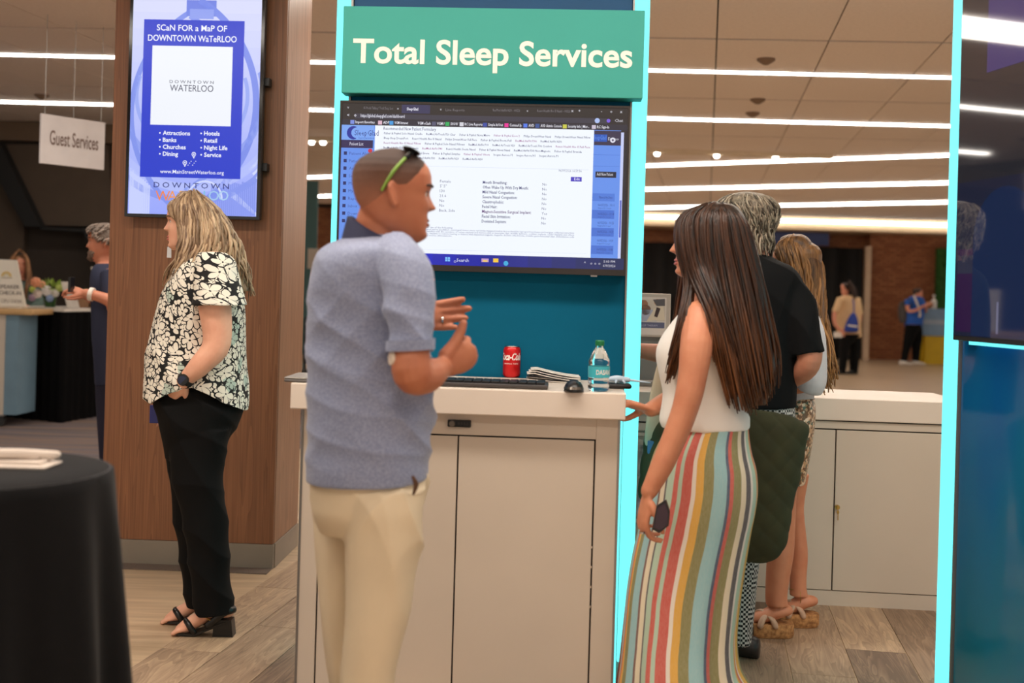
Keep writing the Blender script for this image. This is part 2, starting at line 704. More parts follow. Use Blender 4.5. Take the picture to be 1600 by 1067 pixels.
# faint track with three bright spots
_p, _q = Fz(470, 214, CEIL), Fz(1300, 242, CEIL)
tr = thing('spot_track', 'beige ceiling track with bright little spot lights between second and third light lines', 'track light', ((_p + _q) / 2)[:2] + (CEIL - 0.05,), 0)
_d = (_q - _p).normalized()
_n = Vector((-_d.y, _d.x, 0)) * 0.06
part('rail', G().prism([_p - _n, _q - _n, _q + _n, _p + _n], (0, 0, -0.05)).mesh(), pm('cream_metal', (225, 205, 175), 0.5), tr)
for x in (1027, 1120, 1212, 505, 487):
    py = 214 + (x - 470) * (28 / 830.0)
    c = Fz(x, py, CEIL)
    part('spot', G().ball((c.x, c.y, CEIL - 0.06), 0.035, 0.035, 0.03, 6).mesh(True), M_strip, tr)
for x, y, lb in ((1197, 92, 'dark smoke detector on ceiling tile, the nearest of four'), (1184, 155, 'dark smoke detector between first and second light lines'),
                 (1176, 176, 'small dark sprinkler just above second light line'), (65, 148, 'small sprinkler on ceiling above the hanging banner')):
    c = Fz(x, y, CEIL)
    single('smoke_detector', G().lathe((c.x, c.y, CEIL), [(0.07, 0.0), (0.07, -0.012), (0.045, -0.03), (0.02, -0.045)], 16).mesh(True, 40), pm('detector_grey', (130, 105, 85), 0.6), lb, 'detector', group='ceiling detectors')

# far end: brick wall, soffit, curtain, door frame
bk = NT('far_brick')
br = bk.n('TexBrick', i_Scale=1.0)
br.inputs['Color1'].default_value = lin((176, 112, 70))
br.inputs['Color2'].default_value = lin((146, 86, 52))
br.inputs['Mortar'].default_value = lin((110, 72, 50))
br.inputs['Mortar Size'].default_value = 0.008
br.inputs['Brick Width'].default_value = 0.2
br.inputs['Row Height'].default_value = 0.067
bk.l(bk.coords((1, 1, 1), rot=(R(90), 0, 0)), br.inputs['Vector'])
bk.col(br.outputs[0])
bk.b.inputs['Roughness'].default_value = 0.8
FY = 27.5
struct('wall_back', G().box(-16, 18, FY, FY + 0.3, 0, CEIL + 0.1).mesh(), bk.m)
struct('trim_4', G().box(-3.2, 13, FY - 1.6, FY - 0.001, 2.93, CEIL + 0.019).mesh(), pm('beige_soffit', (214, 186, 150), 0.7))
ll = thing('linear_light', 'furthest line of light, along the front of the beige soffit', 'ceiling light', (4.5, FY - 1.66, 3.09), 0, 'linear ceiling lights')
part('housing', G().box(-3, 12.5, FY - 1.62, FY - 1.601, 3.085, 3.145).mesh(), M_grey, ll)
part('diffuser', G().box(-3, 12.5, FY - 1.66, FY - 1.621, 3.09, 3.14).mesh(), M_strip, ll)
# brick pier in front of the doorway side
pr0, pr1 = U(1355, 560, FY - 0.5), U(1520, 560, FY - 0.5)
struct('trim_5', G().box(pr0.x, pr1.x, FY - 0.5, FY - 0.001, 0, 2.929).mesh(), bk.m)
dk = pm('black_drape', (22, 20, 20), 0.85, nz=(2, 0.1))


def drape(x0, x1, y, z0, z1, amp=0.05, wl=0.28, n=None):
    n = n or int((x1 - x0) / wl * 6)
    front = []
    for i in range(n + 1):
        x = x0 + (x1 - x0) * i / n
        front.append((x, y + amp * math.sin(2 * math.pi * (x - x0) / wl) + 0.4 * amp * math.sin(5.1 * x)))
    pts = [Vector((a, b, z0)) for a, b in front] + [Vector((a, b + 0.03, z0)) for a, b in front[::-1]]
    m = len(pts)
    g = G()
    v = [p[:] for p in pts] + [(p.x, p.y, z1) for p in pts]
    f = [(i, (i + 1) % m, m + (i + 1) % m, m + i) for i in range(m)]
    h = m // 2
    for k in (0, m):
        f += [(k + i, k + i + 1, k + m - 2 - i, k + m - 1 - i) for i in range(h - 1)]
    return g.add(v, f)


cx0, cx1 = U(1004, 480, 26.6).x, U(1348, 480, 26.6).x
single('black_drape', drape(cx0, cx1, 26.6, 0.01, 2.58, 0.09, 0.5).mesh(True), dk, 'tall black curtain drawn across far end of the hall', 'curtain')
fx = U(1353.5, 480, 26.4).x
single('door_post', G().box(fx - 0.06, fx + 0.06, 26.3, 26.45, 0, 2.62, 0.01).mesh(), pm('cream_paint', (206, 178, 150), 0.5), 'pale upright door post between black curtain and brick pier', 'post')
a, b = U(1206, 356, 26.9), U(1295, 384, 26.9)
single('blue_banner', G().box(a.x, b.x, 26.9, 26.94, b.z, a.z - 0.02).mesh(), pm('slate_blue', (76, 88, 134), 0.7), 'slate blue banner strip above black curtain on brick wall', 'banner')
a, b = U(1466, 388, 26.8), U(1500, 482, 26.8)
hg = G()
for i in range(260):
    c = Vector((random.uniform(a.x, b.x), 26.8 - random.uniform(0, 0.1), random.uniform(b.z, a.z)))
    d1 = Vector((random.uniform(-1, 1), random.uniform(-0.6, 0.2), random.uniform(-1, 1))).normalized() * 0.07
    d2 = d1.cross(Vector((0.2, 1, 0.1))).normalized() * 0.035
    hg.add([c - d1, c + d2, c + d1, c - d2], [(0, 1, 2, 3)])
hg.box(a.x, b.x, 26.82, 26.95, b.z, a.z)
single('hedge_panel', hg.mesh(), pm('hedge_green', (52, 104, 38), 0.8), 'green artificial hedge panel beside brick pier at far right', 'hedge panel')

# left background: dark wall with slanted beam
M_dwall = pm('dark_brown_wall', (74, 60, 48), 0.85)
M_dwall2 = pm('darker_brown_wall', (52, 42, 34), 0.85)
M_dbeam = pm('near_black_beam', (16, 14, 13), 0.8)
LY = 13.6
struct('wall_side', G().box(-12.2, -12, 3.0, LY, 0, CEIL + 0.1).mesh(), M_dwall)
struct('wall_left', G().box(-12, -2.6, LY, LY + 0.25, 0, CEIL + 0.1).mesh(), M_dwall2)
a = U(0, 220, LY - 0.05)
struct('trim_6', G().box(-9, -2.6, LY - 0.14, LY - 0.001, a.z, CEIL + 0.019).mesh(), pm('brown_bulkhead', (104, 84, 66), 0.85))


def slab(px, Y, th, mat, name):
    pts = [U(x, y, Y) for x, y in px]
    return struct(name, G().prism(pts, (0, th, 0)).mesh(), mat)


slab([(-30, 232), (-2, 222), (62, 354), (38, 354)], LY - 0.3, 0.29, M_dbeam, 'trim_7')
slab([(128, 357), (142, 357), (170, 420), (170, 470), (158, 430)], LY - 0.3, 0.29, M_dbeam, 'trim_8')
slab([(62, 354), (140, 358), (172, 362), (172, 366), (62, 358)], LY - 0.25, 0.24, M_dbeam, 'trim_9')
slab([(8, 226), (168, 226), (176, 354), (70, 352)], LY - 0.12, 0.11, M_dwall, 'trim_10')
slab([(-40, 226), (-6, 228), (38, 358), (30, 480), (-40, 480)], LY - 0.12, 0.11, M_dwall, 'trim_11')

# ================================================================== COLUMN AND PORTRAIT DISPLAY
c0 = Fz(425, 889, 0.0)
FC = Frame((c0.x, c0.y, 0), R(-2.2))
wl = FC.loc(161, 720)[0]
col = thing('wood_column', 'square walnut clad column with grey base behind the blonde woman', 'column', FC.w(wl / 2, 0, -0.3), FC.yaw)
part('front_panel', G().fbox(FC, wl, 0, -0.02, 0, 0.12, CEIL + 0.015, 0.002).mesh(), M_wood, col)
part('side_panel', G().fbox(FC, -0.018, 0.002, -0.53, -0.021, 0.12, CEIL + 0.015, 0.001).mesh(), M_woodside, col, 'side panel with lit tone put into its colour')
part('core', G().fbox(FC, wl, -0.018, -0.53, -0.021, 0.0, CEIL + 0.014).mesh(), M_wood, col)
part('base_trim', G().fbox(FC, wl, 0.004, -0.02, 0.006, 0.0, 0.119, 0.002).mesh(), M_base, col, 'grey vinyl base')
part('base_trim', G().fbox(FC, -0.016, 0.008, -0.53, -0.021, 0.0, 0.119, 0.002).mesh(), M_base, col, 'grey vinyl base')
part('threshold_strip', G().fbox(FC, wl, 0.0, 0.007, 0.11, 0.0, 0.005).mesh(), pm('grey_carpet_strip', (120, 104, 94), 0.95, nz=(200, 0.2)), col)

FD = Frame(FC.w(0, 0, 0.085), R(-2.2))
u0, h0 = FD.loc(194.5, 338)
u1, _ = FD.loc(405, 345)
htop = h0 + 1.17
disp = thing('portrait_display', 'tall portrait screen with blue downtown map notice on the column', 'display', FD.w((u0 + u1) / 2, h0, 0), FD.yaw)
part('case', G().fbox(FD, u0, u1, -0.045, -0.001, h0, htop, 0.004).mesh(), M_black, disp)
bz = 0.015
G_ = G().fbox(FD, u0, u0 + bz, -0.001, 0.003, h0, htop).fbox(FD, u1 - bz, u1, -0.001, 0.003, h0, htop)
G_.fbox(FD, u0 + bz, u1 - bz, -0.001, 0.003, h0, h0 + bz).fbox(FD, u0 + bz, u1 - bz, -0.001, 0.003, htop - bz, htop)
part('bezel', G_.mesh(), M_blackgloss, disp)
for y in (126, 260):
    hh = FD.loc(410, y)[1]
    part('wall_bracket', G().fbox(FD, u1 - 0.01, u1 + 0.022, -0.083, -0.03, hh - 0.02, hh + 0.02, 0.002).mesh(), M_black, disp)
pr = Print(FD, 0.0002)
su0, su1, sh0, sh1 = u0 + bz, u1 - bz, h0 + bz, htop - bz
# ground: pale periwinkle picture of arches, in bands
nb = 14
for i in range(nb):
    a, b = sh0 + (sh1 - sh0) * i / nb, sh0 + (sh1 - sh0) * (i + 1) / nb
    t = i / (nb - 1)
    c1 = (150 + 70 * t, 165 + 58 * t, 250)
    c2 = (150 + 70 * (i + 1) / nb, 165 + 58 * (i + 1) / nb, 250)
    pr.put([(su0, a), (su1, a), (su1, b), (su0, b)], [(0, 1, 2, 3)], [c1, c1, c2, c2])


def clipband(cx, cy, r, r2, rgb, a0, a1, n=40, layer=1):
    """arch band clipped to the screen"""
    c = pr.P(cx, cy)
    k = pr.P(cx + 100, cy)[0] - c[0]
    v, f = [], []
    for i in range(n + 1):
        t = R(a0 + (a1 - a0) * i / n)
        for rr in (r, r2):
            v.append((min(max(c[0] + k * rr / 100 * math.cos(t), su0), su1), min(max(c[1] + k * rr / 100 * math.sin(t), sh0), sh1)))
    for i in range(n):
        f.append((2 * i, 2 * i + 2, 2 * i + 3, 2 * i + 1))
    pr.put(v, f, rgb, layer)


for r, r2, rgb in ((168, 158, (132, 150, 236)), (150, 136, (176, 188, 250)), (118, 108, (140, 158, 238)), (90, 84, (150, 168, 242))):
    clipband(300, 150, r, r2, rgb, -200, 20)
clipband(215, 160, 190, 180, (120, 140, 232), -60, 60)
clipband(215, 160, 160, 152, (130, 150, 236), -60, 60)
clipband(390, 180, 190, 182, (125, 145, 234), 120, 240)
for i in range(9):
    clipband(300, 160, 140 - 0 + i * 9, 136 + i * 9, (205, 214, 253), -48, -8, 16)
pr.rect(292, 0, 338, 26, (110, 130, 226), 1)
pr.rect(297, 14, 334, 30, (140, 158, 238), 2)
for i in range(10):
    pr.rect(203 + i * 3.2, 262 + i * 3, 204.6 + i * 3.2, 334, (196, 206, 252), 1)
for i in range(22):
    pr.rect(330 + i * 3.2, 284 + (i % 5), 331.2 + i * 3.2, 337, (130, 148, 236), 1)
clipband(320, 310, 28, 25, (205, 214, 253), 0, 180, 20, 2)
pr.poly([(366, 300), (403, 335), (403, 340), (350, 300)], (200, 210, 252), 1)
BL = (18, 52, 200)
pr.rect(225.5, 30, 375.5, 280, BL, 3)
WH = (245, 247, 255)
pr.text('SCaN FOR a MaP OF', 300, 48.5, 9.2, WH, 110, 0.012, 5, 'C', res=3)
pr.text('DOWNTOWN WaTeRLOO', 300.5, 65, 9.6, WH, 139, 0.010, 5, 'C', res=3)
pr.rect(238.5, 71, 360.5, 197.5, (238, 242, 250), 4)
NV = (24, 32, 74)
pr.text('DOWNTOWN', 299.5, 130.5, 4.6, NV, 69, 0.0, 5, 'C', spacing=1.5, res=3)
pr.text('WATERLOO', 299.5, 143, 10, NV, 68, 0.0, 5, 'C', res=3)
for i, t in enumerate(('Attractions', 'Banks', 'Churches', 'Dining')):
    y = 210.6 + i * 10.9
    pr.disc(250, y - 3, 1.3, WH, 5, 10)
    pr.text(t, 254.5, y, 6.6, WH, None, 0.02, 5)
for i, t in enumerate(('Hotels', 'Retail', 'Night Life', 'Service')):
    y = 211.4 + i * 11.2
    pr.disc(314.5, y - 3, 1.3, WH, 5, 10)
    pr.text(t, 319, y, 6.6, WH, None, 0.02, 5)
for x, y in ((289, 254), (303, 241)):
    pr.disc(x, y, 3.4, WH, 5, 16, 2.4)
    pr.disc(x, y, 1.2, WH, 5, 8)
    pr.poly([(x - 2.6, y + 2), (x, y + 7), (x + 2.6, y + 2), (x, y + 4.6)], WH, 5)
for k in range(6):
    pr.disc(294 + k * 2.4, 258 - (k % 3) * 3.0, 0.7, WH, 5, 8)
pr.text('www.MainStreetWaterloo.org', 300, 271.6, 5.6, WH, 100, 0.006, 5, 'C')
pr.text('DOWNTOWN', 299, 294, 8.2, (28, 42, 120), 118, 0.004, 5, 'C', spacing=1.5)
for ch, x, rgb in (('W', 243, (240, 130, 60)), ('A', 262, (240, 150, 70)), ('T', 280, (230, 170, 90)), ('E', 292, (120, 190, 160)), ('R', 304, (90, 180, 190)), ('L', 318, (120, 190, 220)), ('O', 326, (160, 200, 235)), ('O', 341, (170, 205, 240))):
    pr.text(ch, x, 313, 15, rgb, None, 0.002, 5)
part('screen_picture', pr.mesh(), printmat('lit_screen', 1.0, 0.3), disp)

# ================================================================== BOOTH WALL, SIGN, SCREEN
FB = Frame(U(750, 452, 4.39), R(-3.0))
FB.o.z = 0
uL, uR = FB.loc(524, 300)[0], FB.loc(995, 300)[0]
WT = 2.75
bw = thing('booth_wall', 'teal booth back wall with glowing cyan edges behind the counter', 'booth wall', FB.w((uL + uR) / 2, 0, -0.06), FB.yaw)
uu = FB.loc(650, 8)[1]
part('fabric_panel', G().fbox(FB, uL + 0.052, uR - 0.035, -0.10, 0.0, 0.05, uu - 0.03, 0.002).mesh(), M_teal, bw)
part('upper_panel', G().fbox(FB, uL + 0.052, uR - 0.035, -0.10, -0.002, uu - 0.029, WT, 0.002).mesh(), M_navy, bw, 'darker blue upper panel')
part('base', G().fbox(FB, uL + 0.06, uR - 0.045, -0.13, 0.02, 0.0, 0.049).mesh(), M_grey, bw)
for a, b in ((uL - 0.012, uL + 0.042), (uR - 0.026, uR + 0.03)):
    part('light_strip', G().fbox(FB, a, b, -0.09, 0.012, 0.003, WT, 0.006).mesh(), M_led, bw, 'glowing cyan edge light')
for a, b in ((uL + 0.043, uL + 0.051), (uR - 0.034, uR - 0.027)):
    part('edge_profile', G().fbox(FB, a, b, -0.1, 0.010, 0.001, WT).mesh(), M_grey, bw)

FS = Frame(FB.w(0, 0, 0.09), FB.yaw)
a, b = FS.loc(537, 9), FS.loc(1004, 154)
sg = thing('sign_board', 'sea green sign board lettered Total Sleep Services above the big screen', 'sign', FS.w((a[0] + b[0]) / 2, b[1], -0.045), FS.yaw)
part('board', G().fbox(FS, a[0], b[0], -0.088, 0.0, b[1], a[1], 0.003).mesh(), pm('sea_green', (62, 158, 146), 0.6, nz=(2, 0.03), spec=0.3), sg)
pr = Print(FS, 0.0012)
pr.text('Total Sleep Services', 551, 97, 37, (240, 232, 220), 437, 0.022, 0, 'L', res=5)
part('lettering', pr.mesh(), printmat('sign_ink', 0, 0.5), sg)

FT = Frame(FB.w(0, 0, 0.075), FB.yaw)
a = FT.loc(532, 157)
b = FT.loc(972.5, 431)
tv = thing('wall_screen', 'large landscape screen showing a patient form, hung under the green sign', 'television', FT.w((a[0] + b[0]) / 2, b[1], -0.03), FT.yaw)
TVB = (a[0], b[0] + 0.012, b[1], a[1])
part('case', G().fbox(FT, TVB[0], TVB[1], -0.07, -0.001, TVB[2], TVB[3], 0.004).mesh(), M_black, tv)
e = 0.008
G_ = G().fbox(FT, TVB[0], TVB[0] + e, -0.001, 0.004, TVB[2], TVB[3]).fbox(FT, TVB[1] - e, TVB[1], -0.001, 0.004, TVB[2], TVB[3])
G_.fbox(FT, TVB[0] + e, TVB[1] - e, -0.001, 0.004, TVB[3] - e, TVB[3]).fbox(FT, TVB[0] + e, TVB[1] - e, -0.001, 0.004, TVB[2], TVB[2] + 0.022)
part('bezel', G_.mesh(), pm('bezel_grey', (52, 46, 44), 0.35, 0.4), tv)
_u, _h = FT.loc(928, 431)
part('sensor', G().fbox(FT, _u - 0.012, _u + 0.012, -0.02, 0.002, TVB[2] - 0.006, TVB[2]).mesh(), M_grey, tv)
pr = Print(FT, 0.0004, 0.00025)


def z4(x, y):
    return 500 + x / 2.425, y / 2.425


def zr(x0, y0, x1, y1, c, l):
    pr.rect(*z4(x0, y0), *z4(x1, y1), c, l)


def zt(t, x, y, h, c, w=None, b=0.0, l=4, al='L'):
    px, py = z4(x, y)
    pr.text(t, px, py, h / 2.425, c, None if w is None else w / 2.425, b, l, al, res=1)


sx0, sx1, sz0, sz1 = TVB[0] + e, TVB[1] - e, TVB[2] + 0.022, TVB[3] - e
pr.put([(sx0, sz0), (sx1, sz0), (sx1, sz1), (sx0, sz1)], [(0, 1, 2, 3)], (32, 26, 30))


def lrect(f0, g0, f1, g1, c, l):
    X = lambda f: sx0 + (sx1 - sx0) * f
    Z = lambda g: sz1 - (sz1 - sz0) * g
    pr.put([(X(f0), Z(g1)), (X(f1), Z(g1)), (X(f1), Z(g0)), (X(f0), Z(g0))], [(0, 1, 2, 3)], c, l)


def ltext(t, f, g, h, c, w=None, b=0.0, l=5, al='L'):
    """text on the screen in screen fractions: f,g baseline point; h cap height as a fraction of the screen height; w a fraction of its width"""
    v, fc = text_geo(t, b, 0, 1, 1)
    cap = max(p[1] for p in text_geo('H', b, 0, 1, 2)[0])
    x0, x1 = min(p[0] for p in v), max(p[0] for p in v)
    kh = h * (sz1 - sz0) / cap
    kw = kh * 1.0 if w is None else w * (sx1 - sx0) / (x1 - x0)
    off = {'L': 0, 'C': (x1 - x0) / 2, 'R': x1 - x0}[al]
    pr.put([(sx0 + (sx1 - sx0) * f + (p[0] - x0 - off) * kw, sz1 - (sz1 - sz0) * g + p[1] * kh) for p in v], fc, c, l)


# browser chrome
lrect(0, 0, 1, 0.06, (30, 24, 26), 1)
lrect(0.21, 0.005, 0.31, 0.058, (44, 44, 84), 2)
lrect(0.045, 0.066, 0.93, 0.098, (52, 50, 66), 2)
lrect(0, 0.102, 1, 0.138, (36, 34, 50), 1)
CW = (214, 214, 226)
CG = (120, 116, 124)
ltext('v', 0.018, 0.036, 0.016, CW)
ltext('AI Model Talking / Total Sleep Serv', 0.075, 0.038, 0.016, CG, 0.105)
ltext('x', 0.194, 0.036, 0.014, CW)
ltext('SleepGlad', 0.228, 0.040, 0.018, (235, 235, 250), 0.04, 0.02)
ltext('Live Reports', 0.365, 0.040, 0.016, CG)
ltext('x', 0.345, 0.036, 0.014, CW)
ltext('ResMed AirFit N20 - 00526', 0.53, 0.036, 0.016, CG, 0.095)
ltext('x', 0.648, 0.034, 0.014, CW)
ltext('React Health Rio II Nasal - 00526', 0.685, 0.034, 0.016, CG, 0.115)
for f, t in ((0.803, 'x'), (0.828, '+'), (0.906, '-'), (0.938, 'o'), (0.972, 'x')):
    ltext(t, f, 0.030, 0.018, CW, None, 0.01)
ltext('<', 0.018, 0.086, 0.018, CW, None, 0.02)
ltext('o', 0.042, 0.086, 0.022, CW, None, 0.02)
ltext('https://global.sleepglad.com/dashboard', 0.066, 0.088, 0.020, (225, 225, 240), 0.155, 0.012)
ltext('Chat', 0.955, 0.086, 0.018, CW)
for f, c in ((0.905, (170, 190, 240)), (0.945, (120, 90, 220))):
    pr.disc(*(535 + f * 440, 157 + 27 + f * 5), 4 if f < 0.92 else 3, c, 4, 14)
for f, c, t, w in ((0.03, (120, 140, 220), 'Import favorites', 0.068), (0.128, (220, 180, 200), 'ADP', 0.022), (0.168, (60, 150, 220), 'VGM Intranet', 0.048), (0.25, (36, 34, 50), 'VGM eCash', 0.045), (0.318, (80, 80, 110), 'VGMU', 0.026), (0.365, (40, 170, 90), 'SNOW', 0.026), (0.415, (210, 210, 220), 'RC Live Reports', 0.062), (0.497, (50, 70, 160), 'Simple In/Out', 0.052), (0.572, (230, 40, 150), 'CommsUp', 0.042), (0.638, (80, 120, 230), 'AVD', 0.020), (0.68, (50, 80, 150), 'AVD Admin Console', 0.074), (0.775, (200, 200, 70), 'Security Info | Micr...', 0.074), (0.876, (200, 190, 210), 'RC Sign-In', 0.042)):
    lrect(f, 0.108, f + 0.014, 0.132, c, 3)
    ltext(t, f + 0.018, 0.127, 0.017, (232, 232, 244), w, 0.012)
# page behind the form
lrect(0, 0.138, 0.978, 0.93, (96, 142, 232), 1)
lrect(0.978, 0.15, 0.988, 0.93, (196, 204, 244), 2)
lrect(0.980, 0.57, 0.986, 0.80, (84, 96, 190), 3)
lrect(0.988, 0.138, 1, 0.93, (30, 26, 34), 2)
lrect(0, 0.138, 0.115, 0.232, (120, 164, 240), 2)
cx, cz = sx0 + (sx1 - sx0) * 0.042, sz1 - (sz1 - sz0) * 0.187
k = (sz1 - sz0) * 0.042
moon = [(cx + k * math.cos(R(t)), cz + k * math.sin(R(t))) for t in range(70, 291, 20)]
moon2 = [(cx + k * 0.45 + k * 0.78 * math.cos(R(t)), cz + k * 0.78 * math.sin(R(t))) for t in range(270, 89, -20)]
m1 = len(moon)
pr.put(moon + moon2, [(i, i + 1, m1 + min(len(moon2) - 1, int((m1 - 2 - i) * (len(moon2) - 1) / (m1 - 1))), m1 + int((m1 - 1 - i) * (len(moon2) - 1) / (m1 - 1))) for i in range(m1 - 1)], (22, 40, 150), 3)
ltext('SleepGlad', 0.046, 0.203, 0.034, (20, 40, 130), 0.085, 0.0, 5)
ltext('Sleep for your bedroom', 0.060, 0.224, 0.012, (20, 60, 170), 0.055)
lrect(0, 0.232, 0.112, 0.282, (38, 26, 78), 3)
ltext('Patient List', 0.030, 0.266, 0.020, (230, 230, 250), 0.048)
for i, t in enumerate(('Patient Alerts', 'Patient Messages', 'Analytics', 'Settings', 'Manage', 'My Tasks', 'Reports', 'Inbox', 'Download', 'Archive')):
    y = 0.325 + i * 0.047
    lrect(0.010, y - 0.020, 0.021, y + 0.001, (24, 34, 100), 3)
    ltext(t, 0.030, y, 0.018, (62, 84, 160))
pr.disc(578.5, 235.5, 3.4, (205, 40, 60), 4, 14)
lrect(0.885, 0.142, 0.978, 0.232, (48, 40, 70), 2)
lrect(0.885, 0.165, 0.93, 0.21, (24, 80, 180), 3)
ltext('leepGlad', 0.887, 0.197, 0.026, (90, 140, 230), 0.04, 0.0)
ltext('Demo', 0.934, 0.200, 0.018, CW)
pr.disc(957.5, 219, 4.2, (225, 225, 240), 4, 12)
pr.disc(957.5, 219, 1.8, (60, 50, 90), 5, 12)
lrect(0.885, 0.29, 0.975, 0.292, (70, 110, 200), 3)
lrect(0.885, 0.36, 0.975, 0.362, (70, 110, 200), 3)
lrect(0.893, 0.395, 0.965, 0.432, (18, 22, 46), 3)
ltext('Add New Patient', 0.898, 0.420, 0.018, (230, 232, 245), 0.056)
lrect(0.885, 0.53, 0.962, 0.578, (74, 120, 214), 3)
ltext('Filtered by Date', 0.908, 0.562, 0.016, (30, 50, 130), 0.046)
for i in range(6):
    y = 0.605 + i * 0.055
    if i % 2:
        lrect(0.885, y - 0.027, 0.962, y + 0.026, (66, 110, 206), 3)
    ltext('06/05/2026 - 10:%02d' % (11 + 7 * i), 0.905, y + 0.004, 0.015, (36, 56, 134), 0.056)
    ltext('Assigned Dr Cooper', 0.905, y + 0.020, 0.010, (56, 82, 160), 0.046)
# the white form
lrect(0.118, 0.138, 0.884, 0.93, (240, 246, 254), 3)
IN = (44, 46, 110)
PUR = (150, 70, 140)
ltext('Recommended New Patient Formulary', 0.148, 0.165, 0.020, IN, 0.185, 0.004)
rows = (('Fisher & Paykel Solo Nasal Cradle', 'ResMed AirTouch F20 Clear', 'Fisher & Paykel Nova Micro', 'Fisher & Paykel Eson 2', 'Philips DreamWear Nasal', 'Philips DreamWear Nasal Pillow'),
        ('Bleep Sleep DreamPort', 'React Health Rio II Nasal', 'Philips DreamWear Full Face', 'Fisher & Paykel Evora Full', 'ResMed AirFit P30i', 'ResMed AirFit N30i'),
        ('React Health Rio II Nasal Pillow', 'Fisher & Paykel Solo Nasal Pillows', 'ResMed AirFit P10', 'ResMed AirTouch N20', 'ResMed AirTouch F30i Comfort', 'React Health Rio II Full Face'),
        ('ResMed AirFit F20 Non-Magnetic', 'ResMed AirFit F40', 'React Health Siesta Nasal', 'Fisher & Paykel Nova Nasal', 'ResMed AirFit F30i Non-Magnetic', 'Fisher & Paykel Brevida'),
        ('Fisher & Paykel Evora', 'Fisher & Paykel Simplus', 'Fisher & Paykel Vitera', 'Inogen Aurora F1', 'Inogen Aurora N1', 'Inogen Aurora P1'),
        ('ResMed AirFit F30', 'ResMed AirFit N20', 'ResMed AirFit N30'))
for j, r in enumerate(rows):
    x = 0.150 if j < 4 else (0.225 if j == 4 else 0.262)
    for i, t in enumerate(r):
        wd = len(t) * 0.0041
        ltext(t, x, 0.192 + j * 0.030, 0.013, PUR if (i * 7 + j * 3) % 5 == 1 else IN, wd, 0.006)
        x += wd + 0.014
lrect(0.13, 0.385, 0.87, 0.387, (214, 222, 240), 4)
ltext('06/09/2026 16:59:36', 0.765, 0.402, 0.016, (110, 112, 150), 0.08)
lrect(0.808, 0.432, 0.846, 0.460, (72, 60, 190), 4)
ltext('Edit', 0.820, 0.453, 0.016, (240, 240, 255))
for i, (t, w, y) in enumerate((('Mouth Breathing:', 0.085, 'No'), ('Often Wake Up With Dry Mouth:', 0.160, 'No'), ('Mild Nasal Congestion:', 0.112, 'No'), ('Severe Nasal Congestion:', 0.122, 'No'), ('Claustrophobic:', 0.075, 'No'), ('Facial Hair:', 0.052, 'No'), ('Magnet-Sensitive Surgical Implant:', 0.172, 'Yes'), ('Facial Skin Irritation:', 0.100, 'No'), ('Deviated Septum:', 0.086, 'No'))):
    ltext(t, 0.502, 0.487 + i * 0.0302, 0.0185, (84, 30, 110) if i == 6 else IN, w, 0.014)
    ltext(y, 0.710, 0.490 + i * 0.0302, 0.016, (100, 102, 140), None, 0.0)
for i, t in enumerate(('Female', "5' 5\"", '130', '21.6', 'No', 'No', 'Back, Side')):
    ltext(t, 0.352, 0.486 + i * 0.0302, 0.017, (100, 102, 140))
for i, t in enumerate(('Select or assign the use of the following', 'Masks that contain magnets such as pacemakers, neurological devices, stents, and similar implanted medical devices should be kept apart from frames and headgear; additional instructions', 'Magnetic fields may interfere with the operation of certain implants and devices such as aneurysm clips, metallic splinters, cochlear implants, ocular implants and others', 'certain contact lenses, implants to restore hearing or balance with implanted magnets, magnetic denture attachments, metallic gastrointestinal clips, embolization coils', 'coils, hypoglossal nerve stimulators.')):
    ltext(t, 0.24, 0.772 + i * 0.0125, 0.0105, (90, 94, 150), 0.16 if i in (0, 4) else 0.585, 0.0)
lrect(0.12, 0.905, 0.87, 0.906, (200, 210, 235), 4)
# task bar
for i in range(12):
    t = i / 11
    lrect(i / 12, 0.93, (i + 1) / 12, 1, (10 + 4 * t, 22 + 8 * t, int(190 - 110 * abs(t - 0.25) * 1.3)), 2)
for a in (0, 1):
    for b in (0, 1):
        lrect(0.378 + a * 0.009, 0.950 + b * 0.014, 0.3858 + a * 0.009, 0.962 + b * 0.014, (120, 190, 250), 4)
pr.disc(711, 408.5, 1.8, CW, 4, 12, 1.2)
ltext('Search', 0.418, 0.976, 0.020, (225, 230, 245))
lrect(0.505, 0.952, 0.530, 0.974, (190, 150, 200), 4)
lrect(0.510, 0.962, 0.526, 0.972, (240, 200, 90), 5)
lrect(0.546, 0.950, 0.564, 0.974, (245, 200, 60), 4)
pr.disc(790.5, 411.5, 3.8, (60, 170, 220), 4, 14)
ltext('5:03 PM', 0.930, 0.958, 0.015, CW)
ltext('6/9/2026', 0.928, 0.984, 0.015, CW)
for f in (0.862, 0.884, 0.898, 0.912):
    ltext('^' if f < 0.87 else 'o', f, 0.972, 0.018, CW)
part('screen_picture', pr.mesh(), printmat('lit_tv', 1.0, 0.25), tv)
part('screen_glass', G().fbox(FT, sx0, sx1, -0.001, 0.0002, sz0, sz1).mesh(), M_blackgloss, tv)

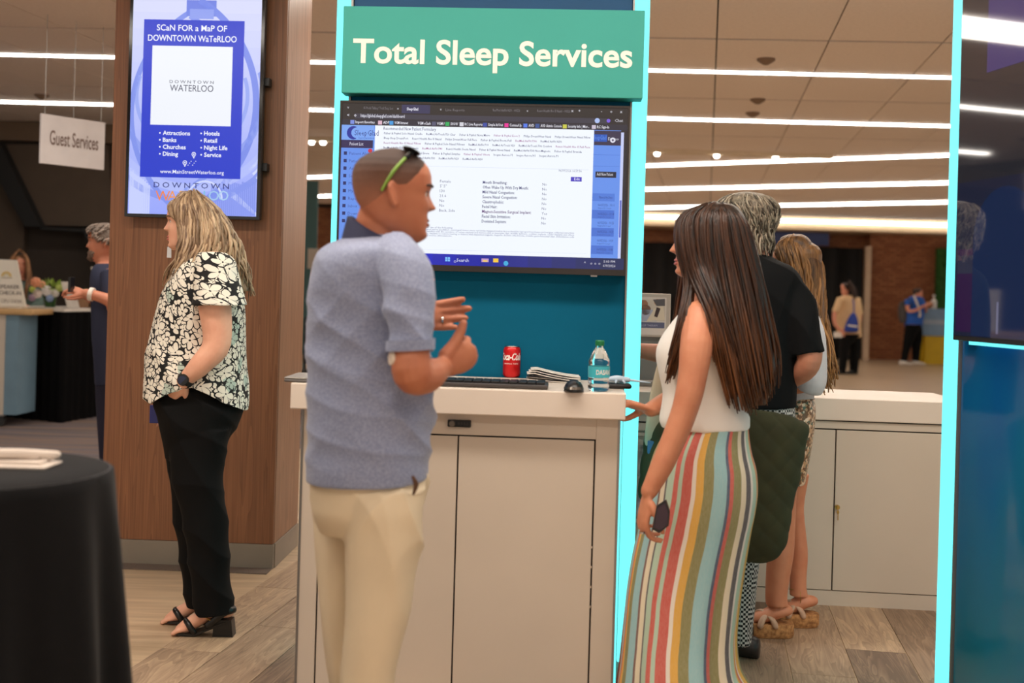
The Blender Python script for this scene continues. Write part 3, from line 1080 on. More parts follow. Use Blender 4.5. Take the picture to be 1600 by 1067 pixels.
# ================================================================== FRONT COUNTER
HC = 1.065
FCn = Frame(Fz(716, 606.5, HC), FB.yaw)
FCn.o.z = 0
yb = -((FB.w(0, 0, 0.014) - FCn.o).dot(-FCn.n))            # distance back to the wall
back = (FB.w(0, 0, 0.016) - FCn.o).dot(FCn.n)
a0 = FCn.loc(453.5, 618)[0]
a1 = FCn.loc(978, 630)[0]
hb = HC - 0.088
ct = thing('booth_counter', 'white booth counter with two cupboard doors standing before the teal wall', 'counter', FCn.w((a0 + a1) / 2, 0, back / 2), FCn.yaw)
part('worktop', G().fbox(FCn, a0, a1, back, 0, hb, HC, 0.004).mesh(), M_whitetop, ct)
b0, b1 = FCn.loc(465, 760)[0], FCn.loc(966, 760)[0]
FCf = Frame(FCn.w(0, 0, -0.05), FCn.yaw)
bk2 = back + 0.05
dl, dr, ds = FCf.loc(494.5, 900)[0], FCf.loc(928, 800)[0], FCf.loc(714, 760)[0]
dtop = FCf.loc(716, 679)[1]
dbot = 0.035
part('carcass', G().fbox(FCf, b0, dl, bk2, 0, 0.0, hb - 0.001, 0.002).fbox(FCf, dr, b1, bk2, 0, 0, hb - 0.001, 0.002).fbox(FCf, dl, dr, bk2, 0, dtop, hb - 0.001, 0.001).fbox(FCf, dl, dr, bk2, 0, 0, dbot, 0.001).mesh(), M_white, ct)
part('reveal', G().fbox(FCf, dl, dr, bk2, -0.012, dbot, dtop).mesh(), M_gap, ct)
g = 0.0055
for x0, x1 in ((dl + g, ds - g / 2), (ds + g / 2, dr - g)):
    d = part('door', G().fbox(FCf, x0, x1, -0.012, -0.0005, dbot + g, dtop - g, 0.0015).mesh(), M_white, ct)
for k in range(4):
    h = FCf.loc(928, 855 + 31 * k)[1]
    part('hinge_pin', G().fbox(FCf, dr - 0.006, dr - 0.002, -0.004, 0.002, h - 0.004, h + 0.004).mesh(), M_chrome, ct)
for x in (b0, b1):
    part('corner_profile', G().fbox(FCf, x - 0.004, x + 0.004, -0.004, 0.003, 0.0, hb - 0.001, 0.001).mesh(), M_grey, ct)
(l0, hh1), (l1, hh0) = FCf.loc(700, 655), FCf.loc(736, 667.5)
lk = part('combination_lock', G().fbox(FCf, l0, l1, -0.001, 0.012, hh0, hh1, 0.003).mesh(), M_black, ct, 'small black lock plate')
lc = FCf.w(l0 + 0.016, (hh0 + hh1) / 2, 0.012)
part('knob', G().tube([lc, lc + FCf.n * 0.012], [0.0105, 0.0095], 16, round_=False).mesh(True, 40), pm('knob_grey', (120, 112, 104), 0.35, 0.6), lk)
for k in range(4):
    part('dial', G().fbox(FCf, l0 + 0.034 + k * 0.010, l0 + 0.040 + k * 0.010, 0.011, 0.014, hh0 + 0.008, hh1 - 0.008, 0.001).mesh(), M_dgrey, lk)


def onc(px, py):
    """point of the counter top seen at a pixel"""
    return Fz(px, py, HC)


# keyboard
kc0, kc1 = onc(646, 597), onc(856, 601)
FK = Frame(onc(856, 609.5), FB.yaw + R(0.2))
kw = (onc(856, 609.5) - onc(668, 604)).length * 1.42
kd = 0.135
kb = thing('keyboard', 'black computer keyboard lying along the counter front edge', 'keyboard', FK.w(-kw / 2, 0, -kd / 2), FK.yaw)
part('case', G().fbox(FK, -kw, 0, -kd, 0, 0.001, 0.016, 0.005).mesh(), pm('keyboard_grey', (66, 60, 58), 0.4), kb)
kg = []
for r in range(5):
    n = 18
    for i in range(n):
        kk = (kw - 0.02) / n
        if r == 0 and 3 <= i <= 8:
            if i == 3:
                kg.append((0.01 + kk * 3, 0.01 + kk * 9, r))
            continue
        kg.append((0.01 + kk * i, 0.01 + kk * (i + 1), r))
for x0, x1, r in kg:
    y1 = -kd + 0.010 + (5 - r) * 0.0232
    part('key', G().fbox(FK, -kw + x0 + 0.001, -kw + x1 - 0.001, y1 - 0.0222, y1 - 0.002, 0.0162, 0.0235, 0.002).mesh(), M_black, kb)
# soda can
cc = onc(799, 589.5)
can = thing('soda_can', 'red soda can with white script standing near the teal wall', 'can', cc)
cR, cH = 0.0335, 0.120
part('body', G().lathe(cc, [(0.024, 0.001), (0.028, 0.004), (cR, 0.012), (cR, 0.103), (0.030, 0.112), (0.0272, 0.116)], 36).mesh(True, 40), pm('can_red', (206, 22, 26), 0.28, 0.3), can)
part('rim', G().lathe(cc, [(0.0272, 0.116), (0.0285, 0.119), (0.0275, 0.121), (0.0255, 0.117)], 36).mesh(True), M_chrome, can)
tabc = cc + Vector((0, 0, 0.1175))
part('pull_tab', G().box(tabc.x - 0.008, tabc.x + 0.012, tabc.y - 0.007, tabc.y + 0.007, tabc.z, tabc.z + 0.003, 0.001).mesh(), M_chrome, can)


def wraptext(strs, c, rad, name, mat, parent):
    """strs: (text, arc start x, base z, cap height, width, shear, bold) wrapped round a cylinder whose front faces -Y; rotated 20 deg etc."""
    g = G()
    for t, x0, z0, h, wd, sh, bo in strs:
        v, f = text_geo(t, bo, sh, 1.0, 5)
        cap = max(p[1] for p in text_geo('H', bo, 0, 1, 2)[0])
        a, b = min(p[0] for p in v), max(p[0] for p in v)
        kk = h / cap
        kw_ = wd / (b - a)
        vv = []
        for p in v:
            th = (x0 + (p[0] - a) * kw_) / rad - math.pi / 2
            vv.append(c + Vector((rad * 1.006 * math.cos(th), rad * 1.006 * math.sin(th), z0 + p[1] * kk + 0.25 * 0 * p[0])))
        g.add(vv, f)
    me = g.mesh()
    return part(name, me, mat, parent)


M_ink = pm('white_ink', (244, 238, 232), 0.4)
wraptext([('Coca-Cola', -0.052, 0.068, 0.026, 0.092, 0.35, 0.03), ('ORIGINAL TASTE', -0.032, 0.0515, 0.0042, 0.058, 0.0, 0.01)], cc, cR, 'script_lettering', M_ink, can)

# magazines: a folded stack of three by the wall
for k, (dz, sx, lb) in enumerate(((0.0, 0, 'bottom folded magazine of the pile between can and mouse'), (0.007, 0.012, 'middle folded magazine of the pile between can and mouse'), (0.014, 0.03, 'top folded magazine with curling cover beside the soda can'))):
    p0, p1 = onc(823 + k * 3, 594), onc(905, 596)
    L = p1.x - p0.x
    mg = thing('magazine', lb, 'magazine', (p0 + p1) / 2, FB.yaw, 'folded magazines on the counter')
    for q_, (lift, zz) in enumerate(((0.012, 0.001), (0.032, 0.005), (0.022, 0.003))):
        top, bot = [], []
        for i in range(15):
            t = i / 14
            x = p0.x + L * t
            zc = HC + dz + zz + lift * (1 - t) ** 2 * (1 if q_ else 0.6) + (0.003 if q_ else 0) * math.sin(3.1 * t)
            if t < 0.12:
                zc -= (0.12 - t) * 0.08 * (1 if q_ else 0)
            top.append((x, zc + 0.0022))
            bot.append((x, zc))
        poly = top + bot[::-1]
        y0 = p0.y - 0.07 + 0.006 * k
        v = [(a, y0 - (a - p0.x) * 0.05, b) for a, b in poly] + [(a, y0 + 0.12 - (a - p0.x) * 0.05, b) for a, b in poly]
        m = len(poly)
        f = [(i, (i + 1) % m, m + (i + 1) % m, m + i) for i in range(m)]
        for o_ in (0, m):
            f += [(o_ + i, o_ + i + 1, o_ + m - 2 - i, o_ + m - 1 - i) for i in range(14)]
        part(('pages', 'cover', 'curl_shade')[q_], G().add(v, f).mesh(), M_paper if q_ < 2 else pm('magazine_curl_shade', (44, 42, 48), 0.3), mg)  # third sheet is a dark fill, painted shade inside the curl
# mouse
mc = onc(896, 611)
mo = thing('computer_mouse', 'black computer mouse with chrome side between magazines and bottle', 'mouse', mc, 0)
g = G()
rings = []
for i in range(1, 8):
    ph = (math.pi / 2) * i / 8
    r_, z_ = math.cos(ph), math.sin(ph)
    rings.append([mc + Vector((0.033 * r_ * math.cos(2 * math.pi * j / 28), -0.012 + 0.055 * r_ * math.sin(2 * math.pi * j / 28), 0.004 + 0.036 * z_)) for j in range(28)])
rings = [[mc + Vector((0.0335 * math.cos(2 * math.pi * j / 28), -0.012 + 0.0555 * math.sin(2 * math.pi * j / 28), z)) for j in range(28)] for z in (0.0005, 0.004)] + rings
part('shell', g.loft(rings).mesh(True), pm('mouse_black', (22, 21, 22), 0.35), mo)
part('side_band', G().loft([[mc + Vector(((0.034 - k_ * 0.0035) * math.cos(2 * math.pi * j / 28), -0.012 + (0.056 - k_ * 0.004) * math.sin(2 * math.pi * j / 28), 0.010 + 0.008 * k_)) for j in range(28)] for k_ in (0, 1)]).mesh(True, 40), pm('brushed_steel', (120, 112, 104), 0.3, 0.9), mo)
part('scroll_wheel', G().tube([mc + Vector((-0.004, -0.045, 0.030)), mc + Vector((0.004, -0.045, 0.030))], 0.007, 12, round_=False).mesh(True, 40), M_dgrey, mo)
# water bottle
wc = onc(935, 611)
bt = thing('water_bottle', 'clear plastic water bottle with green cap and turquoise label', 'bottle', wc)
gl = NT('clear_plastic')
gl.b.inputs['Base Color'].default_value = (0.93, 0.97, 0.98, 1)
gl.b.inputs['Transmission Weight'].default_value = 1.0
gl.b.inputs['Roughness'].default_value = 0.03
gl.b.inputs['IOR'].default_value = 1.30
wR = 0.0365
BS = 0.88
prof = [(0.028, 0.0), (0.033, 0.004), (wR, 0.012), (wR, 0.022), (wR - 0.003, 0.028), (wR, 0.034), (wR, 0.044), (wR - 0.003, 0.05), (wR - 0.001, 0.056), (wR - 0.001, 0.094), (wR, 0.098), (wR - 0.003, 0.104), (wR, 0.110), (wR - 0.002, 0.118), (0.031, 0.132), (0.023, 0.150), (0.0155, 0.162), (0.0125, 0.170), (0.0125, 0.176)]
part('body', G().lathe(wc, [(a_, b_ * BS) for a_, b_ in prof], 32).mesh(True), gl.m, bt)
part('label', G().loft([[wc + Vector(((wR + 0.0004) * math.cos(2 * math.pi * j / 32), (wR + 0.0004) * math.sin(2 * math.pi * j / 32), z)) for j in range(32)] for z in (0.054 * BS, 0.096 * BS)], cap=False).mesh(True), pm('label_turquoise', (66, 186, 200), 0.35), bt, 'turquoise label')
wraptext([('DASANI', -0.012, 0.066 * BS, 0.0155, 0.056, 0.0, 0.02)], wc, wR + 0.0006, 'label_lettering', M_ink, bt)
part('cap', G().lathe(wc, [(0.0150, 0.174 * BS), (0.0155, 0.176 * BS), (0.0155, 0.192 * BS), (0.0135, 0.195 * BS)], 24).mesh(True, 35), pm('cap_green', (20, 122, 70), 0.4), bt, 'green screw cap')
# mask gadget on a black pouch
pc = onc(968, 607)
single('black_pouch', G().box(pc.x - 0.045, pc.x + 0.04, pc.y - 0.03, pc.y + 0.05, HC + 0.001, HC + 0.018, 0.008).mesh(True), pm('black_leather', (26, 22, 22), 0.5), 'flat black pouch at the right end of the counter', 'pouch')
mk = thing('mask_clip', 'pale blue breathing mask piece lying on the black pouch', 'mask', pc + Vector((0, 0, 0.019)))
M_pb = pm('pale_blue_plastic', (196, 214, 232), 0.3)
part('shell', G().tube([pc + Vector((-0.037, 0, 0.032)), pc + Vector((-0.01, 0, 0.034)), pc + Vector((0.03, 0, 0.031))], [0.008, 0.012, 0.009], 14, res=4).mesh(True), M_pb, mk)
for dx in (-0.012, 0.012):
    part('prong', G().tube([pc + Vector((dx, -0.008, 0.028)), pc + Vector((dx * 1.3, -0.02, 0.022))], [0.005, 0.0035], 10).mesh(True), M_pb, mk)
part('tube_end', G().tube([pc + Vector((0.03, 0, 0.031)), pc + Vector((0.075, -0.01, 0.027)), pc + Vector((0.105, -0.012, 0.024))], [0.005, 0.003, 0.002], 10, res=3).mesh(True), M_pb, mk)
# laptop at the left end
lp0 = onc(443, 592)
FL = Frame(onc(443.5, 597), FB.yaw + R(1))
lt = thing('laptop', 'closed silver laptop overhanging the left end of the counter', 'laptop', FL.w(0.15, HC - FL.o.z + 0.0, -0.11))
FL.o.z = HC
part('base', G().fbox(FL, 0.0, 0.31, -0.215, 0, 0.001, 0.011, 0.004).mesh(), pm('laptop_grey', (112, 108, 106), 0.35, 0.6), lt)
part('lid', G().fbox(FL, 0.0, 0.31, -0.215, -0.001, 0.0115, 0.018, 0.003).mesh(), pm('laptop_silver', (176, 172, 168), 0.35, 0.6), lt)
# added glowing strip standing in for the cyan light's reflection on the counter end
part('light_strip', G().fbox(FCf, b1 + 0.004, b1 + 0.016, -0.20, -0.10, 0.02, hb - 0.002, 0.003).mesh(), M_led, ct, 'thin glowing strip added as a cyan reflection up the counter end')

# ================================================================== BACK COUNTER (right)
HB = 0.947
p0 = Fz(1305, 948, 0)
FR_ = Frame(p0, R(-5.2))
uR0, uR1 = FR_.loc(985, 930)[0], FR_.loc(1500, 950)[0]
ud = FR_.loc(1303, 800)[0]
bc = thing('storage_counter', 'long white storage counter with keyed cupboard doors behind the group', 'counter', FR_.w((uR0 + uR1) / 2, 0, -0.25), FR_.yaw)
hT = FR_.loc(1350, 637)[1]
part('worktop', G().fbox(FR_, uR0, uR1, -0.52, 0.012, HB - 0.10, HB, 0.004).mesh(), M_whitetop, bc)
ud0, ud1, udL = FR_.loc(1085, 900)[0], FR_.loc(1478, 900)[0], FR_.loc(1175, 900)[0]
zb, zt_ = 0.075, HB - 0.145
part('carcass', G().fbox(FR_, uR0, uR1, -0.50, -0.018, 0.0, HB - 0.1005).mesh(), M_white if False else M_gap, bc, 'inside of the joints, shade put into its dark colour')  # carcass coloured dark to give the joints their shade
part('back_board', G().fbox(FR_, uR0, ud0 - 0.004, -0.0175, -0.016, 0.07, 0.80).mesh(), M_white, bc)
part('plinth', G().fbox(FR_, uR0, uR1, -0.017, -0.004, 0.0, zb - 0.004, 0.001).mesh(), M_white, bc)
part('top_rail', G().fbox(FR_, uR0, uR1, -0.017, -0.003, zt_ + 0.006, HB - 0.106, 0.001).mesh(), M_white, bc)
dw = ud - ud0
for a, b in ((ud0 + 0.003, ud - 0.003), (ud + 0.003, ud + 0.50), (ud + 0.506, uR1)):
    d = part('door', G().fbox(FR_, a, b, -0.017, 0.0, zb, zt_, 0.0015).mesh(), M_white, bc)
    if a > ud and a < ud + 0.1:
        lc = FR_.w(*FR_.loc(1308, 792), 0.0)
        k = part('lock', G().tube([lc, lc + FR_.n * 0.012], 0.011, 14, round_=False).mesh(True, 40), M_brass, d, 'brass lock with key hanging')
        kk = lc + FR_.n * 0.02
        part('key', G().box(kk.x - 0.005, kk.x + 0.005, kk.y - 0.001, kk.y + 0.001, kk.z - 0.008, kk.z + 0.008, 0.001).tube([kk + Vector((0, -0.002, -0.012)), kk + Vector((0.001, -0.002, -0.055))], 0.0022, 6).ball(kk + Vector((0, -0.002, -0.02)), 0.006, 0.002, 0.008, 6).mesh(), M_brass, d)
# open shelves at the left end
for k in range(4):
    z = 0.14 + k * 0.20
    part('shelf', G().fbox(FR_, uR0, ud0 - 0.004, -0.40 + 0.38, 0.0, z, z + 0.016, 0.001).mesh(), M_white, bc)
part('drawer', G().fbox(FR_, uR0, ud0 - 0.004, -0.017, 0.002, 0.766, 0.80, 0.001).mesh(), M_white, bc)
for k, (h0_, h1_, rgb) in enumerate(((0.16, 0.30, (150, 170, 190)), (0.36, 0.50, (200, 200, 214)), (0.56, 0.70, (220, 214, 204)))):
    single('brochure', G().fbox(FR_, uR0 + 0.02, uR0 + 0.17, 0.001, 0.006, h0_, h1_).mesh(), pm('brochure_%d' % k, rgb, 0.4, nz=(14, 0.3), rgb2=(70, 60, 70)),
           ['brochure on lowest open shelf behind the cyan light', 'lilac brochure on middle open shelf behind the cyan light', 'brochure on top open shelf just under the counter behind the cyan light'][k], 'brochure', group='brochures on the open shelves')
# brochure holder with picture, papers, on the counter
FH = Frame(U(1010, 500, 5.62), R(-4))
a, b = FH.loc(968, 457), FH.loc(1048, 527)
FH.o.z = 0
a, b = (FH.loc(968, 457)), (FH.loc(1046.5, 527))
hd_ = thing('brochure_holder', 'silver framed stand with printed leaflet at the end of the storage counter', 'stand', FH.w((a[0] + b[0]) / 2, HB + 0.001, -0.06), FH.yaw)
part('frame', G().fbox(FH, a[0], b[0], -0.03, 0.0, b[1], a[1], 0.003).mesh(), pm('pale_frame', (206, 192, 180), 0.35, 0.2), hd_)
pr = Print(FH, 0.002)
pr.rect(972, 463, 1040, 524, (226, 214, 206), 0)
pr.rect(972, 467, 1039, 502, (214, 200, 186), 1)
pr.disc(1006, 475, 6.5, (168, 120, 92), 2)
pr.disc(1009, 484, 8, (130, 100, 86), 2)
pr.poly([(998, 484), (1020, 484), (1026, 502), (994, 502)], (176, 178, 200), 2)
pr.poly([(1020, 468), (1039, 467), (1039, 478), (1026, 478)], (96, 92, 96), 3)
pr.disc(1027, 472, 5, (200, 150, 116), 2)
pr.poly([(1022, 482), (1036, 478), (1039, 500), (1010, 502)], (228, 212, 190), 3)
pr.poly([(1022, 494), (1026, 480), (1032, 482), (1027, 496)], (70, 54, 54), 4)
pr.rect(972, 502, 1038, 513, (104, 104, 134), 2)
pr.text('SLEEP THERAPY', 1000, 509.5, 3, (190, 190, 214), 28, 0.0, 3)
part('leaflet', pr.mesh(), printmat('leaflet_ink', 0, 0.4), hd_)
part('foot', G().fbox(FH, a[0], b[0], -0.14, 0.03, HB + 0.001, HB + 0.03, 0.004).fbox(FH, a[0] + 0.02, b[0] - 0.02, -0.05, -0.031, HB + 0.02, a[1] - 0.05).mesh(), M_grey, hd_)
pp = thing('paper_pad', 'white printed sheets curling on the storage counter beside the cyan light', 'paper', Fz(1014, 600, HB + 0.001))
q0 = Fz(1014, 600, HB + 0.001)
for k in range(3):
    vs, fs = [], []
    for i in range(9):
        for j in (0, 1):
            vs.append((q0.x - 0.14 + 0.032 * i + 0.012 * k, q0.y - 0.02 + 0.20 * j - 0.01 * k, HB + 0.002 + 0.012 * k + 0.018 * abs(math.sin(i * 0.5 + k))))
    fs = [(2 * i, 2 * i + 2, 2 * i + 3, 2 * i + 1) for i in range(8)]
    part('sheet', G().add(vs, fs).mesh(True), pm('printed_sheet', (236, 228, 218), 0.6, nz=(30, 0.0), rgb2=(180, 172, 168)), pp)

# ================================================================== RIGHT DISPLAY WALL
e0 = U(1474, 700, 4.0)
FW = Frame((e0.x, e0.y, 0), R(-80.5))


rw = thing('display_wall', 'glossy blue display wall edged with a broad cyan light at right', 'booth wall', FW.w(0.5, 0, -0.06), FW.yaw)
uA = 0.0
uB = FW.loc(1500, 760)[0]
part('core', G().fbox(FW, 0.002, 1.5, -0.12, -0.002, 0.0, 2.9).mesh(), M_grey, rw)
part('light_strip', G().fbox(FW, uA, uB - 0.012, -0.10, 0.012, 0.0, 2.9, 0.008).mesh(), M_led, rw, 'broad glowing cyan edge light')
part('edge_profile', G().fbox(FW, uB - 0.011, uB, -0.10, 0.014, 0.0, 2.9).mesh(), M_grey, rw)
bp = NT('blue_gloss_print')
co = bp.coords((3.0, 3.0, 1.1))
nn = bp.n('TexNoise', i_Scale=1.4, i_Detail=2.0)
bp.l(co, nn.inputs['Vector'])
tcx = bp.n('TexCoord')
sx_ = bp.n('SeparateXYZ')
bp.l(tcx.outputs['Generated'], sx_.inputs[0])
fac = bp.math('ADD', bp.math('MULTIPLY', sx_.outputs[2], 1.1), bp.math('MULTIPLY', bp.math('SUBTRACT', nn.outputs[0], 0.5), 0.5))
bp.col(bp.ramp(fac, [(0.0, lin((26, 112, 134))), (0.30, lin((20, 104, 150))), (0.55, lin((8, 84, 152))), (0.9, lin((6, 70, 136)))]))
bp.b.inputs['Roughness'].default_value = 0.12
bp.b.inputs['Coat Weight'].default_value = 0.4
tvh = FW.loc(1500, 533, 0.06)[1]
part('printed_panel', G().fbox(FW, uB + 0.001, 1.5, -0.06, 0.006, 0.0, 2.9, 0.001).mesh(), bp.m, rw, 'glossy blue panel')
FV = Frame(FW.w(0, 0, 0.07), FW.yaw)
v0, vb = FV.loc(1488, 531)
rt = thing('side_screen', 'dark glossy screen mounted on the blue display wall at right', 'television', FV.w(v0 + 0.6, vb, -0.03), FV.yaw)
part('case', G().fbox(FV, v0, v0 + 1.22, -0.055, -0.001, vb, vb + 1.6, 0.003).mesh(), pm('case_brown', (50, 42, 42), 0.4, 0.3), rt)
pr = Print(FV, 0.0006, 0.0003)
k0 = v0 + 0.008
def vq(a, b, c, d, rgb, l):
    pr.put([(v0 + a, vb + c), (v0 + b, vb + c), (v0 + b, vb + d), (v0 + a, vb + d)], [(0, 1, 2, 3)], rgb, l)
vq(0.006, 1.21, 0.016, 1.59, (30, 31, 40), 0)
vq(0.006, 1.21, 0.016, 0.52, (22, 28, 52), 1)
vq(0.02, 0.13, 0.03, 0.30, (44, 16, 62), 2)
vq(0.02, 0.12, 0.22, 0.28, (42, 44, 66), 3)
pts = [(v0 + 0.13 + 0.17 * math.cos(R(t)) + 0.15, vb + 0.33 + 0.16 * math.sin(R(t))) for t in range(0, 181, 12)]
pr.put(pts + [(v0 + 0.11, vb + 0.02), (v0 + 0.45, vb + 0.02)], [tuple(range(len(pts) + 2))], (10, 34, 72), 3)
vq(0.16, 0.40, 0.86, 1.14, (52, 46, 110), 2)
vq(0.25, 0.262, 0.03, 0.13, (90, 96, 130), 4)
part('screen_picture', pr.mesh(), printmat('dim_screen', 0.8, 0.04, 0.0), rt)  # dim glowing shapes drawn partly in place of reflections on the glass
MATS['dim_screen'].node_tree.nodes['Principled BSDF'].inputs['IOR'].default_value = 2.6
part('underglow_strip', G().fbox(FV, v0 + 0.05, v0 + 1.2, -0.055, -0.03, vb - 0.012, vb - 0.001).mesh(), M_led, rt, 'cyan light under the screen')

# ================================================================== FOREGROUND TABLE
tc_ = U(-30, 732, 2.5)
tR, tz = 0.272, tc_.z
ctab = thing('cocktail_table', 'round cocktail table hidden under the black cloth at lower left', 'table', (tc_.x, tc_.y, 0))
part('tabletop', G().lathe((tc_.x, tc_.y, 0), [(tR - 0.004, tz - 0.03), (tR - 0.004, tz - 0.002)], 40).mesh(), M_dgrey, ctab)
part('pedestal', G().lathe((tc_.x, tc_.y, 0), [(0.03, 0.03), (0.03, tz - 0.031)], 16).mesh(), M_dgrey, ctab)
part('base', G().lathe((tc_.x, tc_.y, 0), [(0.2, 0.001), (0.2, 0.012), (0.04, 0.029)], 32).mesh(), M_dgrey, ctab)
rings = []
N = 120
for r_, z_, amp in ((0.0001, tz, 0), (tR * 0.6, tz, 0), (tR - 0.012, tz, 0), (tR + 0.002, tz - 0.006, 0), (tR + 0.006, tz - 0.03, 0.001), (tR + 0.02, tz - 0.15, 0.006), (tR + 0.04, tz - 0.4, 0.013), (tR + 0.062, tz - 0.7, 0.02), (tR + 0.075, 0.012, 0.024)):
    rings.append([Vector((tc_.x, tc_.y, z_)) + Vector((math.cos(t), math.sin(t), 0)) * (r_ + amp * (math.sin(11 * t + 0.4) + 0.5 * math.sin(17 * t + 1.1))) for t in [2 * math.pi * i / N for i in range(N)]])
single('tablecloth', G().loft(rings, cap=False).mesh(True, 60), pm('black_cloth', (13, 12, 14), 0.95, nz=(30, 0.1), spec=0.15, sheen=0.08), 'black floor-length cloth over the round table in the foreground', 'tablecloth')
nc = Fz(30, 724, tz + 0.002)
nk = G()
for k in range(3):
    nk.box(nc.x - 0.12, nc.x + 0.085 - 0.02 * k, nc.y - 0.07 + 0.03 * k, nc.y + 0.03 + 0.012 * k, tz + 0.001 + k * 0.006, tz + 0.006 + k * 0.006, 0.002)
nk.tube([nc + Vector((-0.1, -0.02, 0.022)), nc + Vector((0.0, -0.01, 0.024)), nc + Vector((0.08, 0.01, 0.02))], [0.012, 0.011, 0.009], 10, res=3)
single('paper_napkin', nk.mesh(True, 40), pm('napkin_white', (220, 206, 194), 0.8), 'folded white paper napkin on the black foreground table', 'napkin')

# ================================================================== LEFT BACKGROUND: registration desk
cA = Fz(95, 662, 0)
YA = cA.y
dirL = (Fz(10, 653, 0) - cA).normalized()
dirR = (Fz(168, 649.5, 0) - cA).normalized()
tzz = U(95, 482, YA).z
skirtm = pm('black_skirt', (15, 14, 15), 0.95, nz=(3, 0.1), spec=0.1)


def skirt(a, d, L, z1, name, lb):
    n = int(L / 0.02)
    nrm = Vector((d.y, -d.x, 0))
    if nrm.y > 0:
        nrm = -nrm
    out, inn = [], []
    for i in range(n + 1):
        o = 0.012 * math.sin(i * 1.1) + 0.006 * math.sin(i * 0.37)
        out.append(a + d * (L * i / n) + nrm * o)
        inn.append(a + d * (L * i / n) - nrm * 0.03)
    pts = out + inn[::-1]
    m = len(pts)
    v = [(p.x, p.y, 0.01) for p in pts] + [(p.x, p.y, z1) for p in pts]
    f = [(i, (i + 1) % m, m + (i + 1) % m, m + i) for i in range(m)]
    f += [(k + i, k + i + 1, k + m - 2 - i, k + m - 1 - i) for k in (0, m) for i in range(m // 2 - 1)]
    return single(name, G().add(v, f).mesh(True, 60), skirtm, lb, 'table skirt')


lenL, lenR = 1.2, 2.0
skirt(cA, dirL, lenL, tzz - 0.031, 'table_skirt', 'black pleated skirt on the front of the registration desk')
skirt(cA, dirR, lenR, tzz - 0.031, 'table_skirt', 'black pleated skirt on the receding end of the registration desk')
rd = thing('registration_desk', 'white topped registration desk behind black skirts', 'desk', (cA.x - 0.5, cA.y + 0.5, 0))
pl = []
for d1, L1, d2 in ((dirL, lenL, dirR), (dirR, lenR, dirL)):
    qd = [cA - d1 * 0.02 - d2 * 0.02, cA + d1 * L1 - d2 * 0.02, cA + d1 * L1 + d2 * 0.6, cA - d1 * 0.02 + d2 * 0.6]
    if d1 is dirR:
        qd[0] = cA + d1 * 0.601 - d2 * 0.02
        qd[3] = cA + d1 * 0.601 + d2 * 0.6
    part('desktop', G().prism([Vector((p.x, p.y, tzz - 0.03)) for p in qd], (0, 0, 0.03)).mesh(), M_paper, rd)
    ce = sum(qd, Vector()) / 4
    for p in qd:
        q_ = p + (ce - p) * 0.2
        part('leg', G().box(q_.x - 0.02, q_.x + 0.02, q_.y - 0.02, q_.y + 0.02, 0, tzz - 0.031).mesh(), M_dgrey, rd)


def ond(px, py):
    return Fz(px, py, tzz + 0.001)


# flowers
vb_ = U(78, 485, YA + 0.35)
vb_.z = tzz + 0.001
fl = thing('flower_arrangement', 'low arrangement of white, blue and peach flowers in a green glass', 'flowers', vb_)
part('vase', G().lathe(vb_, [(0.045, 0), (0.05, 0.004), (0.062, 0.13), (0.055, 0.13), (0.045, 0.02)], 20).mesh(True, 40), pm('green_glass', (46, 84, 40), 0.15), fl)
M_leaf = pm('fresh_green', (150, 176, 70), 0.6)
lg = G()
for i in range(70):
    d = Vector((random.uniform(-1, 1), random.uniform(-1, 1), random.uniform(0.05, 1))).normalized()
    c = vb_ + Vector((0, 0, 0.14)) + Vector((d.x * 0.17, d.y * 0.13, d.z * 0.12))
    s_ = d.cross(Vector((0.3, 0.2, 1))).normalized() * 0.02
    lg.add([c - d * 0.04, c + s_, c + d * 0.04, c - s_], [(0, 1, 2, 3)])
part('foliage', lg.mesh(), M_leaf, fl, kind='stuff')
for x, y, r_, rgb in ((0, 0.16, 0.055, (236, 230, 226)), (0.085, 0.14, 0.042, (236, 230, 222)), (-0.09, 0.13, 0.05, (232, 214, 206)), (0.03, 0.09, 0.04, (150, 170, 210)), (-0.11, 0.24, 0.055, (238, 160, 122)), (-0.05, 0.22, 0.04, (236, 170, 134)), (-0.14, 0.09, 0.04, (170, 140, 160)), (0.12, 0.19, 0.04, (190, 206, 110)), (-0.14, 0.17, 0.035, (186, 200, 90))):
    c = vb_ + Vector((x, -0.08, y))
    bg = G()
    for k in range(7):
        a = 2 * math.pi * k / 7
        bg.ball(c + Vector((math.cos(a) * r_ * 0.5, -0.01, math.sin(a) * r_ * 0.5)), r_ * 0.5, r_ * 0.4, r_ * 0.5, 5)
    bg.ball(c + Vector((0, -0.02, 0)), r_ * 0.5, r_ * 0.4, r_ * 0.5, 5)
    part('blossom', bg.mesh(True), pm('blossom_%d_%d_%d' % rgb, rgb, 0.7), fl)
